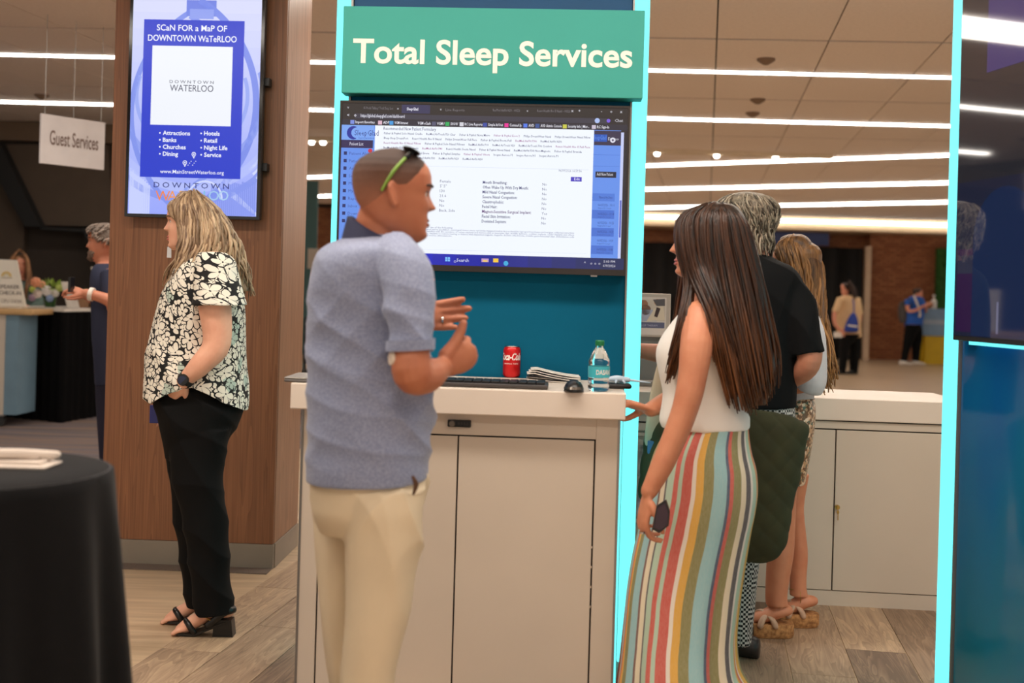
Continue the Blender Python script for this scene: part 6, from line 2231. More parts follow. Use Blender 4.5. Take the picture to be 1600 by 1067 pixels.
me = bpy.data.meshes.new('skirt')
me.from_pydata(gk.v, [], gk.f)
me.polygons.foreach_set('use_smooth', [True] * len(me.polygons))
L = me.uv_layers.new(name='UVMap')
nr = len(rings)
uv = []
for i in range(nr - 1):
    for j in range(nS):
        for (ii, jj) in ((i, j), (i, j + 1), (i + 1, j + 1), (i + 1, j)):
            uv += [jj / nS, ii / nr]
L.data.foreach_set('uv', uv)
stm = NT('striped_linen')
un = stm.n('UVMap')
su = stm.n('SeparateXYZ')
stm.l(un.outputs[0], su.inputs[0])
nz_ = stm.n('TexNoise', i_Scale=5.0, i_Detail=2.0)
stm.l(un.outputs[0], nz_.inputs['Vector'])
uq = stm.math('FRACT', stm.math('MULTIPLY', stm.math('ADD', su.outputs[0], stm.math('MULTIPLY', stm.math('SUBTRACT', nz_.outputs[0], 0.5), 0.012)), 2.0))
OR, YE, OL, TE, BR, CR, RE, MI, WT_, NAV, CHA = (214, 104, 60), (226, 170, 56), (132, 128, 74), (142, 190, 196), (110, 70, 66), (226, 214, 186), (206, 84, 74), (178, 206, 184), (236, 226, 214), (52, 78, 110), (74, 70, 78)
seq = [(TE, 3), (OR, 2), (YE, 3), (OL, 4), (TE, 4), (BR, 1), (CR, 3), (CHA, 1), (MI, 4), (RE, 3), (MI, 2), (RE, 5), (WT_, 2), (YE, 4), (OL, 5), (TE, 7), (NAV, 1.5), (RE, 2.5), (OL, 5), (CR, 3.5), (CHA, 4), (WT_, 2), (MI, 5), (YE, 2), (RE, 4), (WT_, 1.5), (YE, 3), (OL, 3)]
tot = sum(w for _, w in seq)
acc, stops = 0, []
for c, w in seq:
    stops.append((acc / tot, lin(c)))
    acc += w
sc_ = stm.ramp(uq, stops, 'CONSTANT')
n3 = stm.n('TexNoise', i_Scale=260.0, i_Detail=2.0)
stm.l(stm.coords((1, 1, 0.25)), n3.inputs['Vector'])
stm.col(stm.mix(stm.math('MULTIPLY', n3.outputs[0], 0.22), sc_, lin((236, 224, 206))))
stm.b.inputs['Roughness'].default_value = 0.85
stm.bump(n3.outputs[0], 0.15, 0.002)
part('skirt', me, stm.m, w2)
# long dark hair
hair2 = H()
cp_ = h2.cap(lambda th: float(np.interp(th, [0, 20, 45, 70, 100, 180], [.90, .84, .52, .36, .30, .28])), 0.014)
hair2.add(cp_.v, cp_.f)
hair2.fill(0.3)
g_ = sil([(317, 1108, 1132, .03), (322, 1088, 1148, .065), (335, 1072, 1160, .09), (355, 1071, 1170, .098), (385, 1076, 1180, .102), (415, 1086, 1188, .105), (450, 1102, 1195, .11), (490, 1118, 1202, .10), (530, 1128, 1210, .09), (570, 1134, 1212, .075), (605, 1142, 1206, .06), (632, 1156, 1196, .04)], SY + 0.015, 36)
hair2.add(g_.v, g_.f)
hair2.fill(0.2)
Yn = SY - 0.085
locks(hair2, [gl_((1112, 317, SY - .02), (1070, 336, SY - .06), (1064, 365, Yn), (1070, 400, Yn - .01), (1084, 440, Yn - .01), (1112, 500, 3.63), (1126, 570, 3.635), (1144, 636, 3.66)),
              gl_((1115, 317, SY - .02), (1088, 336, SY - .07), (1086, 375, Yn - .01), (1094, 420, Yn - .02), (1114, 470, 3.645), (1134, 540, 3.635), (1154, 642, 3.65)),
              gl_((1120, 317, SY - .02), (1108, 336, SY - .08), (1108, 380, Yn - .015), (1116, 430, Yn - .02), (1130, 490, 3.67), (1148, 560, 3.65), (1168, 648, 3.67)),
              gl_((1125, 317, SY - .02), (1130, 336, SY - .08), (1134, 380, Yn - .015), (1144, 430, Yn - .02), (1156, 490, 3.69), (1170, 560, 3.68), (1184, 640, 3.72)),
              gl_((1130, 318, SY - .02), (1150, 340, SY - .07), (1160, 380, Yn), (1172, 430, Yn), (1184, 490, 3.75), (1196, 560, 3.77), (1202, 625, 3.80)),
              gl_((1132, 318, SY), (1162, 345, SY - .03), (1174, 385, SY - .03), (1186, 430, SY - .03), (1199, 490, SY - .02), (1211, 550, SY - .01), (1211, 600, SY)),
              gl_((1132, 318, SY + .02), (1160, 345, SY + .05), (1172, 385, SY + .07), (1184, 430, SY + .08), (1196, 490, SY + .08), (1206, 550, SY + .07), (1204, 605, SY + .06)),
              gl_((1122, 317, SY + .03), (1126, 336, SY + .09), (1134, 380, SY + .11), (1146, 440, SY + .12), (1160, 510, SY + .12), (1176, 620, SY + .1))], 520, 0.0058, 0.006, 0.003, 1.3)
# front locks over the shoulder and beside the face
locks(hair2, [gl_((1108, 318, SY - .03), (1066, 336, SY - .05), (1057, 365, Yn + .02), (1062, 405, Yn + .01), (1072, 440, Yn), (1062, 500, 3.69), (1049, 555, 3.70), (1042, 600, 3.72)),
              gl_((1108, 318, SY - .03), (1072, 338, SY - .06), (1070, 372, Yn), (1078, 412, Yn - .01), (1082, 450, Yn - .01), (1074, 500, 3.665), (1060, 550, 3.68), (1048, 590, 3.71))], 130, 0.0050, 0.004, 0.003, 1.2)
locks(hair2, [gl_((1108, 318, SY + .03), (1072, 338, SY + .05), (1066, 370, SY + .075), (1066, 410, SY + .08), (1062, 450, SY + .08), (1054, 500, SY + .09), (1046, 560, SY + .09)),
              gl_((1110, 318, SY + .03), (1084, 338, SY + .07), (1086, 370, SY + .09), (1090, 410, SY + .1), (1080, 450, SY + .1), (1066, 500, SY + .1), (1052, 550, SY + .1))], 70, 0.0055, 0.005, 0.004, 1.2)
locks(hair2, [gl_((1100, 440, Yn - .02), (1098, 480, 3.66), (1100, 520, 3.635), (1112, 560, 3.63)),
              gl_((1108, 450, Yn - .02), (1112, 490, 3.66), (1118, 540, 3.65), (1126, 590, 3.66))], 10, 0.0035, 0.004, 0.004, 1.0)
part('hair', hair2.mesh(), hairmat('dark_brown_hair', (20, 13, 11), (80, 50, 34), 0.38, (90, 90, 6), ((60, 34, 18), (150, 92, 48))), w2, 'very long straight dark brown hair, lighter at the ends')
rb = hB.tips[0]
fr1 = (hB.tips[0] - wB).normalized()
rc = wB + (hB.tips[0] - wB) * 0.62 + Vector((0, 0, 0.004))
part('ring', G().tube([rc - fr1 * 0.004, rc + fr1 * 0.004], 0.0102, 16, round_=False).mesh(True, 40), M_chrome, w2)
rc = U(1003, 832, 3.60)
part('ring', G().tube([rc + Vector((0, 0, -0.003)), rc + Vector((0, 0, 0.003))], 0.0095, 16, round_=False).mesh(True, 40), M_chrome, w2)
# phone in her hand
fa = [U(*p) for p in ((1026, 790, 3.575), (1040, 781, 3.575), (1046, 800, 3.575), (1044, 822, 3.575), (1030, 833, 3.575), (1019, 827, 3.575))]
ph = thing('phone', 'dark phone held low in the striped woman\'s hand', 'phone', sum(fa, Vector()) / 6)
part('case', G().prism(fa, (0.004, 0.012, 0)).mesh(), pm('phone_case', (20, 18, 24), 0.35), ph)
cen = sum(fa, Vector()) / 6
part('screen', G().prism([cen + (p - cen) * 0.82 + Vector((0, -0.0012, 0)) for p in fa], (0, 0.001, 0)).mesh(), pm('phone_screen', (58, 42, 56), 0.1), ph)

# ================================================================== GREEN QUILTED TOTE
BY = 4.14
tote = thing('tote_bag', 'large dark green quilted tote bag hanging behind the striped skirt', 'bag', (U(1130, 870, BY).x, BY, U(1130, 876, BY).z))
tg_ = sil([(640, 1022, 1175, .05), (648, 1016, 1225, .065), (664, 1010, 1262, .075), (690, 1005, 1259, .085), (720, 1001, 1254, .09), (755, 998, 1246, .092), (778, 1000, 1241, .09), (800, 1020, 1236, .088), (830, 1050, 1231, .08), (852, 1090, 1226, .065), (868, 1130, 1216, .045), (877, 1160, 1202, .025)], BY, 56, 2.6)
me = solid([tg_], 0.006, 4)
v, n_ = arr(me)
d = 0.5 - np.abs(np.sin((v[:, 0] + v[:, 2]) * 36)) ** 0.5 * 0.5 - np.abs(np.sin((v[:, 0] - v[:, 2]) * 36)) ** 0.5 * 0.5
put(me, v - n_ * (d * 0.007)[:, None])
folds(me, [(0.006, (10, 4, 22), 0.7, 1.5)])
part('bag_body', me, pm('quilted_green', (58, 58, 28), 0.8, nz=(14, 0.12)), tote)
part('strap', G().tube([U(1018, 690, BY - .03), U(1022, 650, BY - .04), U(1030, 600, BY - .05), U(1046, 540, BY - .08), U(1068, 484, 4.02)], [0.026, 0.026, 0.024, 0.022, 0.022], 14, flat=(Vector((0, 1, 0)), 0.25), res=4).mesh(True), pm('cream_webbing', (206, 190, 164), 0.8), tote, 'cream webbing strap')
part('strap_tab', G().box(U(1010, 690, BY).x, U(1029, 690, BY).x, BY - 0.045, BY - 0.02, U(1018, 707, BY).z, U(1018, 686, BY).z, 0.005).mesh(True, 40), pm('blue_tab', (70, 120, 170), 0.6), tote, 'blue strap tab')

# ================================================================== GREY HAIRED MAN IN BLACK
KY = 4.5
sk_k = skin('skin_ruddy', (206, 138, 110))
m2 = thing('person', 'grey haired man in black shirt leaning over the storage counter, back turned', 'person', (U(1170, 1010, KY).x, KY, 0))
h3 = Head(U(1164, 398, KY), (-0.72, 0.70, 0), 1.04, 1.0, 1.1)
br_ = [(398, 1160, 1204, .07), (408, 1140, 1220, .13), (419, 1128, 1240, .165), (440, 1122, 1253, .185), (475, 1118, 1254, .19), (520, 1116, 1250, .185), (565, 1116, 1246, .18), (600, 1116, 1243, .175), (634, 1118, 1240, .17)]
Rk = [U(1222, 462, 4.44), U(1246, 496, 4.39), U(1262, 535, 4.36), U(1263, 568, 4.36)]
wk = U(1195, 600, 4.62)
Lk = [U(1130, 430, 4.62), U(1105, 500, 4.74), U(1075, 550, 4.80), U(1034, 552, 4.84), U(992, 546, 4.90)]
bd = [h3.geo(), hand(wk, (-0.9, 0.35, -0.05), (0, 0.3, -1), 1), hand(U(988, 545, 4.91), (-0.9, 0.3, -0.1), (0, 0.2, -1), -1, size=1.02)]
bd.append(G().tube([U(1172, 372, KY), U(1176, 395, KY), U(1178, 430, KY)], [0.058, 0.060, 0.09], 18, res=3))
bd.append(sil([(r[0], r[1] + 8, r[2] - 8, max(.03, r[3] - .02)) for r in br_] + [(690, 1130, 1225, .13)], KY))
bd.append(G().tube(Rk + [U(1240, 588, 4.44), wk], [0.042, 0.050, 0.052, 0.046, 0.042, 0.03], 16, res=4))
bd.append(G().tube(Lk, [0.052, 0.05, 0.045, 0.040, 0.03], 16, res=4))
for Yq, px_ in ((4.44, 1160), (4.62, 1150)):
    bd.append(G().tube([U(px_ + 20, 680, Yq), U(px_ + 4, 820, Yq), U(px_, 985, Yq)], [0.085, 0.058, 0.036], 14, res=3))
    fp_ = U(px_, 1010, Yq)
    bd.append(shoe((fp_.x + 0.05, Yq, 0.012), (-0.9, 0.4, 0), 0.25, 0.036, 0.07))
    part('shoe', shoe((fp_.x + 0.065, Yq, FL), (-0.9, 0.4, 0), 0.29, 0.048, 0.085).mesh(True), pm('dark_shoe', (34, 28, 26), 0.4), m2)
part('body', solid(bd, 0.0048, 4), sk_k, m2)
face_parts(h3, m2, (100, 92, 86), (168, 96, 84))
sl = [sil(br_, KY, 48), G().tube([U(1206, 440, 4.46), U(1232, 456, 4.42), U(1250, 496, 4.38), U(1262, 554, 4.36)], [0.045, 0.070, 0.072, 0.066], 20, res=4, round_=False),
      G().tube([U(1140, 415, 4.58), U(1122, 450, 4.66), U(1100, 510, 4.75)], [0.06, 0.07, 0.066], 18, res=4, round_=False)]
me = solid(sl, 0.006, 5)
folds(me, [(0.005, (28, 10, 26), 0.3, 1.4), (0.003, (50, 16, -20), 1.0, 1.0)])
part('black_shirt', me, pm('black_jersey', (13, 13, 15), 0.85, nz=(8, 0.1), spec=0.2), m2)
ck = NT('checked_trousers')
cb = ck.n('TexChecker', i_Scale=1.0)
cb.inputs['Color1'].default_value = lin((22, 22, 24))
cb.inputs['Color2'].default_value = lin((206, 200, 196))
ck.l(ck.coords((110, 110, 110)), cb.inputs['Vector'])
ck.col(cb.outputs[0])
ck.b.inputs['Roughness'].default_value = 0.85
tr_ = [sil([(610, 1128, 1238, .15), (660, 1126, 1240, .165), (700, 1126, 1234, .16), (730, 1134, 1222, .12)], KY)]
for Yq, dx in ((4.44, 4), (4.62, -6)):
    tr_.append(sil([(690, 1136 + dx, 1226 + dx, .10), (780, 1132 + dx, 1205 + dx, .10), (875, 1132 + dx, 1182 + dx, .09), (950, 1134 + dx, 1174 + dx, .082), (1003, 1135 + dx, 1168 + dx, .08)], Yq, 32))
me = solid(tr_, 0.0065, 4)
part('trousers', me, ck.m, m2)
hair3 = H()
cp_ = h3.cap(lambda th: float(np.interp(th, [0, 30, 60, 85, 100, 130, 180], [.86, .82, .66, .52, .46, .30, .27])), 0.022)
hair3.add(cp_.v, cp_.f)
hair3.fill(0.4)
for i in range(900):
    th = random.uniform(0, 360)
    thw = th if th <= 180 else 360 - th
    tmn = float(np.interp(thw, [0, 30, 60, 85, 100, 130, 180], [.86, .82, .66, .52, .46, .30, .27]))
    t = tmn + (0.97 - tmn) * random.random() ** 0.8
    sg = 1 if th <= 180 else -1
    drift = random.gauss(9, 6) * sg
    L_ = random.uniform(0.22, 0.38)
    P = []
    ph = random.uniform(0, 6.28)
    lift = random.uniform(0.014, 0.026)
    for q in range(8):
        tq = t - L_ * q / 7
        a_ = th + drift * (q / 7) + 3.0 * math.sin(q * 0.9 + ph)
        lo = max(0.36, tmn - 0.10)
        p = h3.pt(max(tq, lo), a_, lift + 0.004 * math.sin(q * 0.8 + ph))
        if tq < lo:
            p = p + Vector((0, 0, (tq - lo) * 0.24))
        P.append(p)
    hair3.tube(P, [0.0022, 0.0034, 0.0038, 0.0038, 0.0036, 0.003, 0.002, 0.0008], 5, round_=False)
    hair3.fill(random.uniform(0, 1))
part('hair', hair3.mesh(), hairmat('grey_brown_hair', (46, 37, 30), (188, 170, 148), 0.5, (60, 60, 60)), m2, 'thick wavy grey brown hair')

# ================================================================== WAVY HAIRED WOMAN
VY = 4.80
w3 = thing('person', 'woman with very long wavy brown hair in short sequin skirt, behind the man in black', 'person', (U(1225, 985, VY).x, VY, 0))
h4 = Head(U(1240, 456, VY), (-0.95, 0.25, 0), 0.93, 0.95, 0.95)
vt = [(468, 1228, 1262, .06), (480, 1208, 1276, .12), (500, 1202, 1280, .155), (540, 1200, 1276, .16), (580, 1206, 1270, .15), (612, 1208, 1268, .15), (640, 1206, 1269, .155)]
bd = [h4.geo(), hand(U(1225, 608, 4.66), (-0.9, 0.3, 0), (0, 0.2, -1), 1, size=0.86), hand(U(1190, 590, 5.02), (-0.9, 0.3, 0), (0, 0.2, -1), -1, size=0.86)]
bd.append(G().tube([U(1246, 430, VY), U(1248, 456, VY), U(1248, 490, VY)], [0.047, 0.05, 0.075], 18, res=3))
bd.append(sil([(r[0], r[1] + 6, r[2] - 6, max(.03, r[3] - .018)) for r in vt] + [(720, 1208, 1258, .11)], VY))
bd.append(G().tube([U(1262, 500, 4.66), U(1268, 550, 4.63), U(1268, 592, 4.62), U(1248, 602, 4.64), U(1225, 608, 4.66)], [0.046, 0.044, 0.04, 0.034, 0.026], 16, res=3))
bd.append(G().tube([U(1240, 500, 4.95), U(1230, 550, 5.0), U(1220, 590, 5.02), U(1190, 590, 5.02)], [0.046, 0.044, 0.038, 0.026], 16, res=3))
shoes3 = []
for Yq, cols, fx0, fx1, fyb in ((4.74, [(740, 1200, 1248), (780, 1202, 1244), (830, 1203, 1242), (864, 1199, 1240), (900, 1197, 1234), (930, 1196, 1230), (945, 1197, 1231)], 1166, 1237, 991),
                                (4.90, [(740, 1222, 1264), (790, 1228, 1256), (832, 1234, 1259), (864, 1234, 1262), (900, 1234, 1260), (918, 1234, 1260), (930, 1234, 1262)], 1209, 1274, 973)):
    bd.append(sil([(y, a, b, (b - a) * Yq / FPX * 0.55) for y, a, b in cols], Yq, 24, 2.0))
    wz = 0.062
    A_, B_ = Fz(fx0, fyb, FL), Fz(fx1, fyb, FL)
    hx_, tx_ = B_.x, A_.x
    Yf = Yq
    bd.append(G().tube([Vector((hx_ - 0.035, Yf, wz + 0.05)), Vector((hx_ - 0.07, Yf, wz + 0.045)), Vector((tx_ + 0.07, Yf, wz + 0.024)), Vector((tx_ + 0.025, Yf, wz + 0.014))], [0.033, 0.040, 0.036, 0.026], 16, flat=(Vector((0, 0, 1)), 0.72), res=3))
    shoes3.append((tx_, hx_, Yf, wz))
part('body', solid(bd, 0.0048, 4), sk_s, w3)
ckm = pm('cork', (196, 142, 88), 0.8, nz=(60, 0.25), rgb2=(130, 84, 46))
for tx_, hx_, Yf, wz in shoes3:
    rr = []
    for z, gsz in ((FL, -0.006), (FL + 0.012, 0.0), (wz - 0.004, 0.0), (wz, -0.003)):
        rr.append([Vector(((tx_ + hx_) / 2 + ((hx_ - tx_) / 2 + gsz) * math.copysign(abs(math.cos(t)) ** 0.6, math.cos(t)), Yf + (0.046 + gsz) * math.copysign(abs(math.sin(t)) ** 0.8, math.sin(t)), z)) for t in [2 * math.pi * q / 32 for q in range(32)]])
    sn = part('platform_sandal', G().loft(rr).mesh(True, 40), ckm, w3, 'cork platform sandal')
    cx_ = tx_ + 0.075
    for sgn in (1, -1):
        part('cross_strap', G().tube([Vector((cx_ - 0.03 * sgn, Yf - 0.044, wz - 0.004)), Vector((cx_ - 0.02 * sgn, Yf - 0.036, wz + 0.020)), Vector((cx_ + 0.01 * sgn, Yf, wz + 0.047)), Vector((cx_ + 0.03 * sgn, Yf + 0.036, wz + 0.028)), Vector((cx_ + 0.04 * sgn, Yf + 0.044, wz - 0.004))], 0.014, 10, flat=(Vector((0, 0, 1)), 0.35), res=3).mesh(True), pm('tan_strap', (196, 160, 134), 0.5), sn)
ak = U(1247, 921, 4.90)
part('anklet', G().tube([ak + Vector((0.036 * math.cos(R(a)), 0.036 * math.sin(R(a)), 0.006 * math.sin(R(a * 2)))) for a in range(0, 361, 15)], 0.0018, 6).tube([ak + Vector((0.0, -0.038, 0)), ak + Vector((0.002, -0.041, -0.045))], 0.0014, 6).mesh(True), M_brass, w3, 'thin gold anklet')
sl = [sil(vt, VY, 40), G().tube([U(1258, 492, 4.70), U(1266, 530, 4.64), U(1266, 590, 4.61), U(1262, 606, 4.62)], [0.05, 0.062, 0.066, 0.06], 18, res=4, round_=False), G().tube([U(1240, 492, 4.93), U(1230, 545, 5.0), U(1222, 585, 5.02)], [0.05, 0.058, 0.06], 18, res=3, round_=False)]
me = solid(sl, 0.006, 4)
folds(me, [(0.004, (30, 14, 30), 0.3, 1.2)])
part('blouse', me, pm('pale_grey_blouse', (206, 204, 210), 0.8), w3)
sq = NT('sequin_skirt')
vo = sq.n('TexVoronoi', i_Scale=95.0)
sq.l(sq.coords(), vo.inputs['Vector'])
sp3 = sq.n('SeparateColor')
sq.l(vo.outputs['Color'], sp3.inputs[0])
sq.col(sq.ramp(sp3.outputs[0], [(0.0, lin((120, 88, 64))), (0.35, lin((196, 160, 126))), (0.6, lin((230, 206, 180))), (0.85, lin((96, 110, 96)))], 'CONSTANT'))
sq.b.inputs['Roughness'].default_value = 0.3
sq.b.inputs['Metallic'].default_value = 0.25
part('skirt', solid([sil([(618, 1212, 1268, .15), (640, 1207, 1270, .165), (665, 1203, 1268, .17), (700, 1199, 1263, .165), (735, 1196, 1257, .155), (752, 1196, 1254, .15)], VY, 40)], 0.006, 4), sq.m, w3, 'short beige sequin skirt')
hair4 = H()
cp_ = h4.cap(lambda th: float(np.interp(th, [0, 25, 50, 75, 100, 180], [.88, .82, .56, .40, .30, .28])), 0.018)
hair4.add(cp_.v, cp_.f)
hair4.fill(0.4)
g_ = sil([(366, 1232, 1252, .03), (372, 1220, 1262, .065), (388, 1222, 1272, .085), (410, 1230, 1281, .092), (440, 1240, 1285, .095), (480, 1246, 1286, .09), (520, 1252, 1290, .08), (560, 1262, 1300, .06), (598, 1274, 1300, .035)], VY, 36)
hair4.add(g_.v, g_.f)
hair4.fill(0.2)
Vn = VY - 0.085
locks(hair4, [gl_((1238, 367, VY - .03), (1216, 382, VY - .06), (1226, 408, Vn), (1236, 445, Vn), (1244, 490, 4.68), (1252, 545, 4.60), (1268, 595, 4.60)),
              gl_((1240, 367, VY - .03), (1232, 384, Vn + .01), (1244, 415, Vn - .01), (1252, 455, Vn - .01), (1260, 505, 4.66), (1272, 560, 4.60), (1284, 612, 4.61)),
              gl_((1244, 367, VY - .03), (1252, 384, Vn + .01), (1262, 415, Vn), (1268, 455, Vn), (1272, 505, 4.68), (1284, 560, 4.64), (1294, 612, 4.65)),
              gl_((1246, 368, VY - .02), (1266, 388, VY - .05), (1277, 418, VY - .06), (1281, 460, VY - .06), (1283, 505, 4.74), (1293, 555, 4.72), (1301, 600, 4.72)),
              gl_((1246, 368, VY), (1270, 390, VY), (1283, 420, VY), (1286, 465, VY), (1288, 510, VY - .02), (1298, 555, VY - .03), (1303, 590, VY - .03)),
              gl_((1244, 368, VY + .02), (1258, 386, VY + .07), (1268, 418, VY + .09), (1274, 465, VY + .09), (1280, 520, VY + .08), (1288, 580, VY + .05))], 360, 0.0058, 0.007, 0.012, 3.0)
part('hair', hair4.mesh(), hairmat('auburn_hair', (58, 36, 22), (178, 126, 76), 0.42, (70, 70, 8), ((84, 52, 28), (206, 152, 92))), w3, 'very long wavy auburn brown hair')
sn_ = U(1230, 600, 4.60)

# ================================================================== BACKGROUND PEOPLE
def bg_person(root, Y, f, chin, k, skinm, torso, top_m, legs, leg_m, arms, sleeve=0.45, hairm=None, capf=None, vox=0.009, feet=None, shoe_m=None, tname='shirt', lname='trousers', neck=None, asz=0.9):
    """torso/legs: outline rows; arms: lists of (px,py,Y) from shoulder to wrist plus hand direction"""
    hd = Head(U(*chin, Y), f, k)
    bd = [hd.geo()]
    c = U(*chin, Y)
    bd.append(G().tube([c + Vector((0, 0, 0.07)), c + Vector((0, 0, -0.02)), c + Vector((0, 0, -0.12))], [0.05, 0.053, 0.07], 14, res=2))
    bd.append(sil([(r[0], r[1] + 1.5, r[2] - 1.5, r[3] - .015) for r in torso], Y, 24))
    tops = [sil(torso, Y, 32)]
    for pts, hdv in arms:
        P = [U(*p) for p in pts]
        n_ = len(P)
        bd.append(G().tube(P, list(np.linspace(0.048, 0.028, n_)), 12, res=3))
        bd.append(hand(P[-1], hdv, (0, 0.4, -1), 1, ((25, 30, 20),) * 4, 0.1, size=asz))
        q = P[0] + (P[1] - P[0]) * min(1.0, sleeve)
        tops.append(G().tube([P[0] + (P[0] - P[1]) * 0.1, P[0], q] if sleeve <= 1 else P[:-1] + [P[-1] - (P[-1] - P[-2]) * 0.15], [0.055, 0.063, 0.062] if sleeve <= 1 else [0.06] + [0.055] * (n_ - 2) + [0.042], 14, res=3, round_=False))
    for rows, Yq in legs:
        bd.append(sil([(r[0], r[1] + 1.0, r[2] - 1.0, r[3] - .015) for r in rows], Yq, 20))
    part('body', solid(bd, vox, 3), skinm, root)
    part(tname, solid(tops, vox, 4), top_m, root)
    if legs:
        part(lname, solid([sil(r, Yq, 28) for r, Yq in legs], vox, 4), leg_m, root)
    if hairm:
        hh = H()
        cp2 = hd.cap(capf, 0.014)
        hh.add(cp2.v, cp2.f)
        hh.fill(0.4)
        return hd, hh
    return hd, None


dkcap = lambda th: float(np.interp(th, [0, 30, 60, 85, 100, 130, 180], [.86, .82, .66, .52, .46, .34, .28]))
lgcap = lambda th: float(np.interp(th, [0, 25, 50, 75, 100, 180], [.88, .82, .56, .40, .30, .28]))
# bearded man at the desk
DY = 7.3
b1_ = thing('person', 'bearded grey haired man in navy shirt looking down at the desk, half behind the column', 'person', (U(166, 690, DY).x, DY, 0))
hd, hh = bg_person(b1_, DY, (-0.96, -0.1, 0), (163, 409), 1.05, sk_k,
                   [(412, 152, 186, .08), (422, 146, 200, .14), (445, 144, 206, .17), (480, 146, 206, .17), (520, 147, 206, .17), (560, 150, 205, .165), (600, 152, 204, .16)], pm('navy_shirt', (34, 40, 66), 0.8),
                   [([(590, 152, 204, .15), (640, 153, 196, .12), (720, 158, 192, .10), (790, 162, 190, .08)], DY)], pm('dark_jeans', (30, 30, 52), 0.85),
                   [([(172, 430, 7.12), (178, 480, 7.05), (172, 470, 7.0), (150, 462, 7.0), (133, 458, 7.02)], (-0.9, 0.1, 0.25)), ([(180, 430, 7.5), (184, 485, 7.55), (160, 478, 7.4), (136, 462, 7.2)], (-0.9, 0, 0.3))], 0.9, hairmat('salt_hair', (58, 48, 42), (166, 150, 138), 0.5, (60, 60, 60)), dkcap, 0.008)
for i in range(160):
    th = random.uniform(0, 360)
    thw = th if th <= 180 else 360 - th
    t = random.uniform(dkcap(thw) + 0.05, 0.97)
    P = [hd.pt(max(0.3, t - 0.12 * q / 4), th + q * 3, 0.014 + 0.008 * math.sin(q)) for q in range(5)]
    hh.tube(P, [0.004, 0.006, 0.006, 0.004, 0.0015], 5, round_=False)
    hh.fill(random.uniform(0, 1))
part('hair', hh.mesh(), MATS.get('x') or bpy.data.materials['salt_hair'], b1_)
bgm = hd.cap(lambda th: float(np.interp(th, [0, 60, 80, 180], [9, 9, 9, 9])), 0.01)
g_ = G()
for i in range(120):
    a = random.uniform(-62, 62)
    t = random.uniform(0.02, 0.27 if abs(a) > 22 else 0.13)
    p = hd.pt(t, a, -0.002)
    q = hd.pt(max(0.0, t - 0.06), a, 0.012)
    g_.tube([p, q], [0.007, 0.003], 5, round_=False)
part('beard', g_.mesh(True), pm('grey_beard', (120, 98, 84), 0.8), b1_, kind='stuff')
face_parts(hd, b1_, (80, 66, 58), (160, 90, 80))
wb = U(143, 460, 7.0)
part('wristband', G().tube([wb + Vector((-0.012, 0, 0.002)), wb + Vector((0.012, 0, -0.002))], 0.042, 16, round_=False).mesh(True, 40), M_paper, b1_, 'white paper wristband')
for Yq in (7.25, 7.45):
    fpt = U(170, 800, Yq)
    part('shoe', shoe((fpt.x + 0.05, Yq, FL + 0.002), (-1, 0, 0), 0.29, 0.048, 0.09).mesh(True), pm('dark_shoe', (34, 28, 26), 0.4), b1_)
pp_ = U(112, 446, 6.98)
single('phone', G().box(pp_.x - 0.012, pp_.x + 0.004, pp_.y - 0.03, pp_.y + 0.04, pp_.z - 0.04, pp_.z + 0.05, 0.003).mesh(), M_black, 'small black phone held up by the bearded man at the desk', 'phone')
# seated woman behind the sign
EY = 12.0
b2_ = thing('person', 'young woman with long light brown hair and grey green top behind the desk sign', 'person', (U(34, 650, EY).x, EY, 0))
sk_e = skin('skin_pale', (220, 150, 122))
hd, hh = bg_person(b2_, EY, (0.45, -0.89, 0), (31, 432), 0.95, sk_e,
                   [(438, 22, 42, .08), (444, 12, 52, .12), (456, 10, 57, .13), (480, 12, 57, .13), (520, 14, 54, .14), (560, 14, 54, .16)], pm('grey_green_top', (92, 112, 104), 0.8),
                   [([(545, 14, 54, .16), (600, 14, 53, .14), (660, 20, 48, .10)], EY)], pm('dark_jeans', (30, 30, 52), 0.85),
                   [([(54, 448, 11.95), (60, 476, 11.85), (50, 482, 11.7), (42, 480, 11.6)], (-0.8, -0.4, 0))], 1.4, hairmat('light_brown_hair', (84, 52, 34), (196, 142, 96), 0.45, (40, 40, 6)), lgcap, 0.011, asz=0.85)
locks(hh, [gl_((30, 390, EY - .05), (20, 404, EY - .08), (18, 425, EY - .09), (20, 450, EY - .12), (24, 468, EY - .14)), gl_((30, 390, EY), (18, 404, EY), (16, 425, EY), (14, 450, EY), (16, 466, EY))], 50, 0.009, 0.008, 0.006, 1.5)
locks(hh, [gl_((31, 390, EY - .05), (41, 404, EY - .08), (43, 425, EY - .1), (41, 450, EY - .13), (38, 470, EY - .15)), gl_((31, 390, EY), (43, 404, EY), (46, 425, EY), (46, 450, EY), (44, 468, EY - .05))], 50, 0.009, 0.008, 0.006, 1.5)
part('hair', hh.mesh(), bpy.data.materials['light_brown_hair'], b2_)
face_parts(hd, b2_, (96, 62, 44), (190, 96, 90))
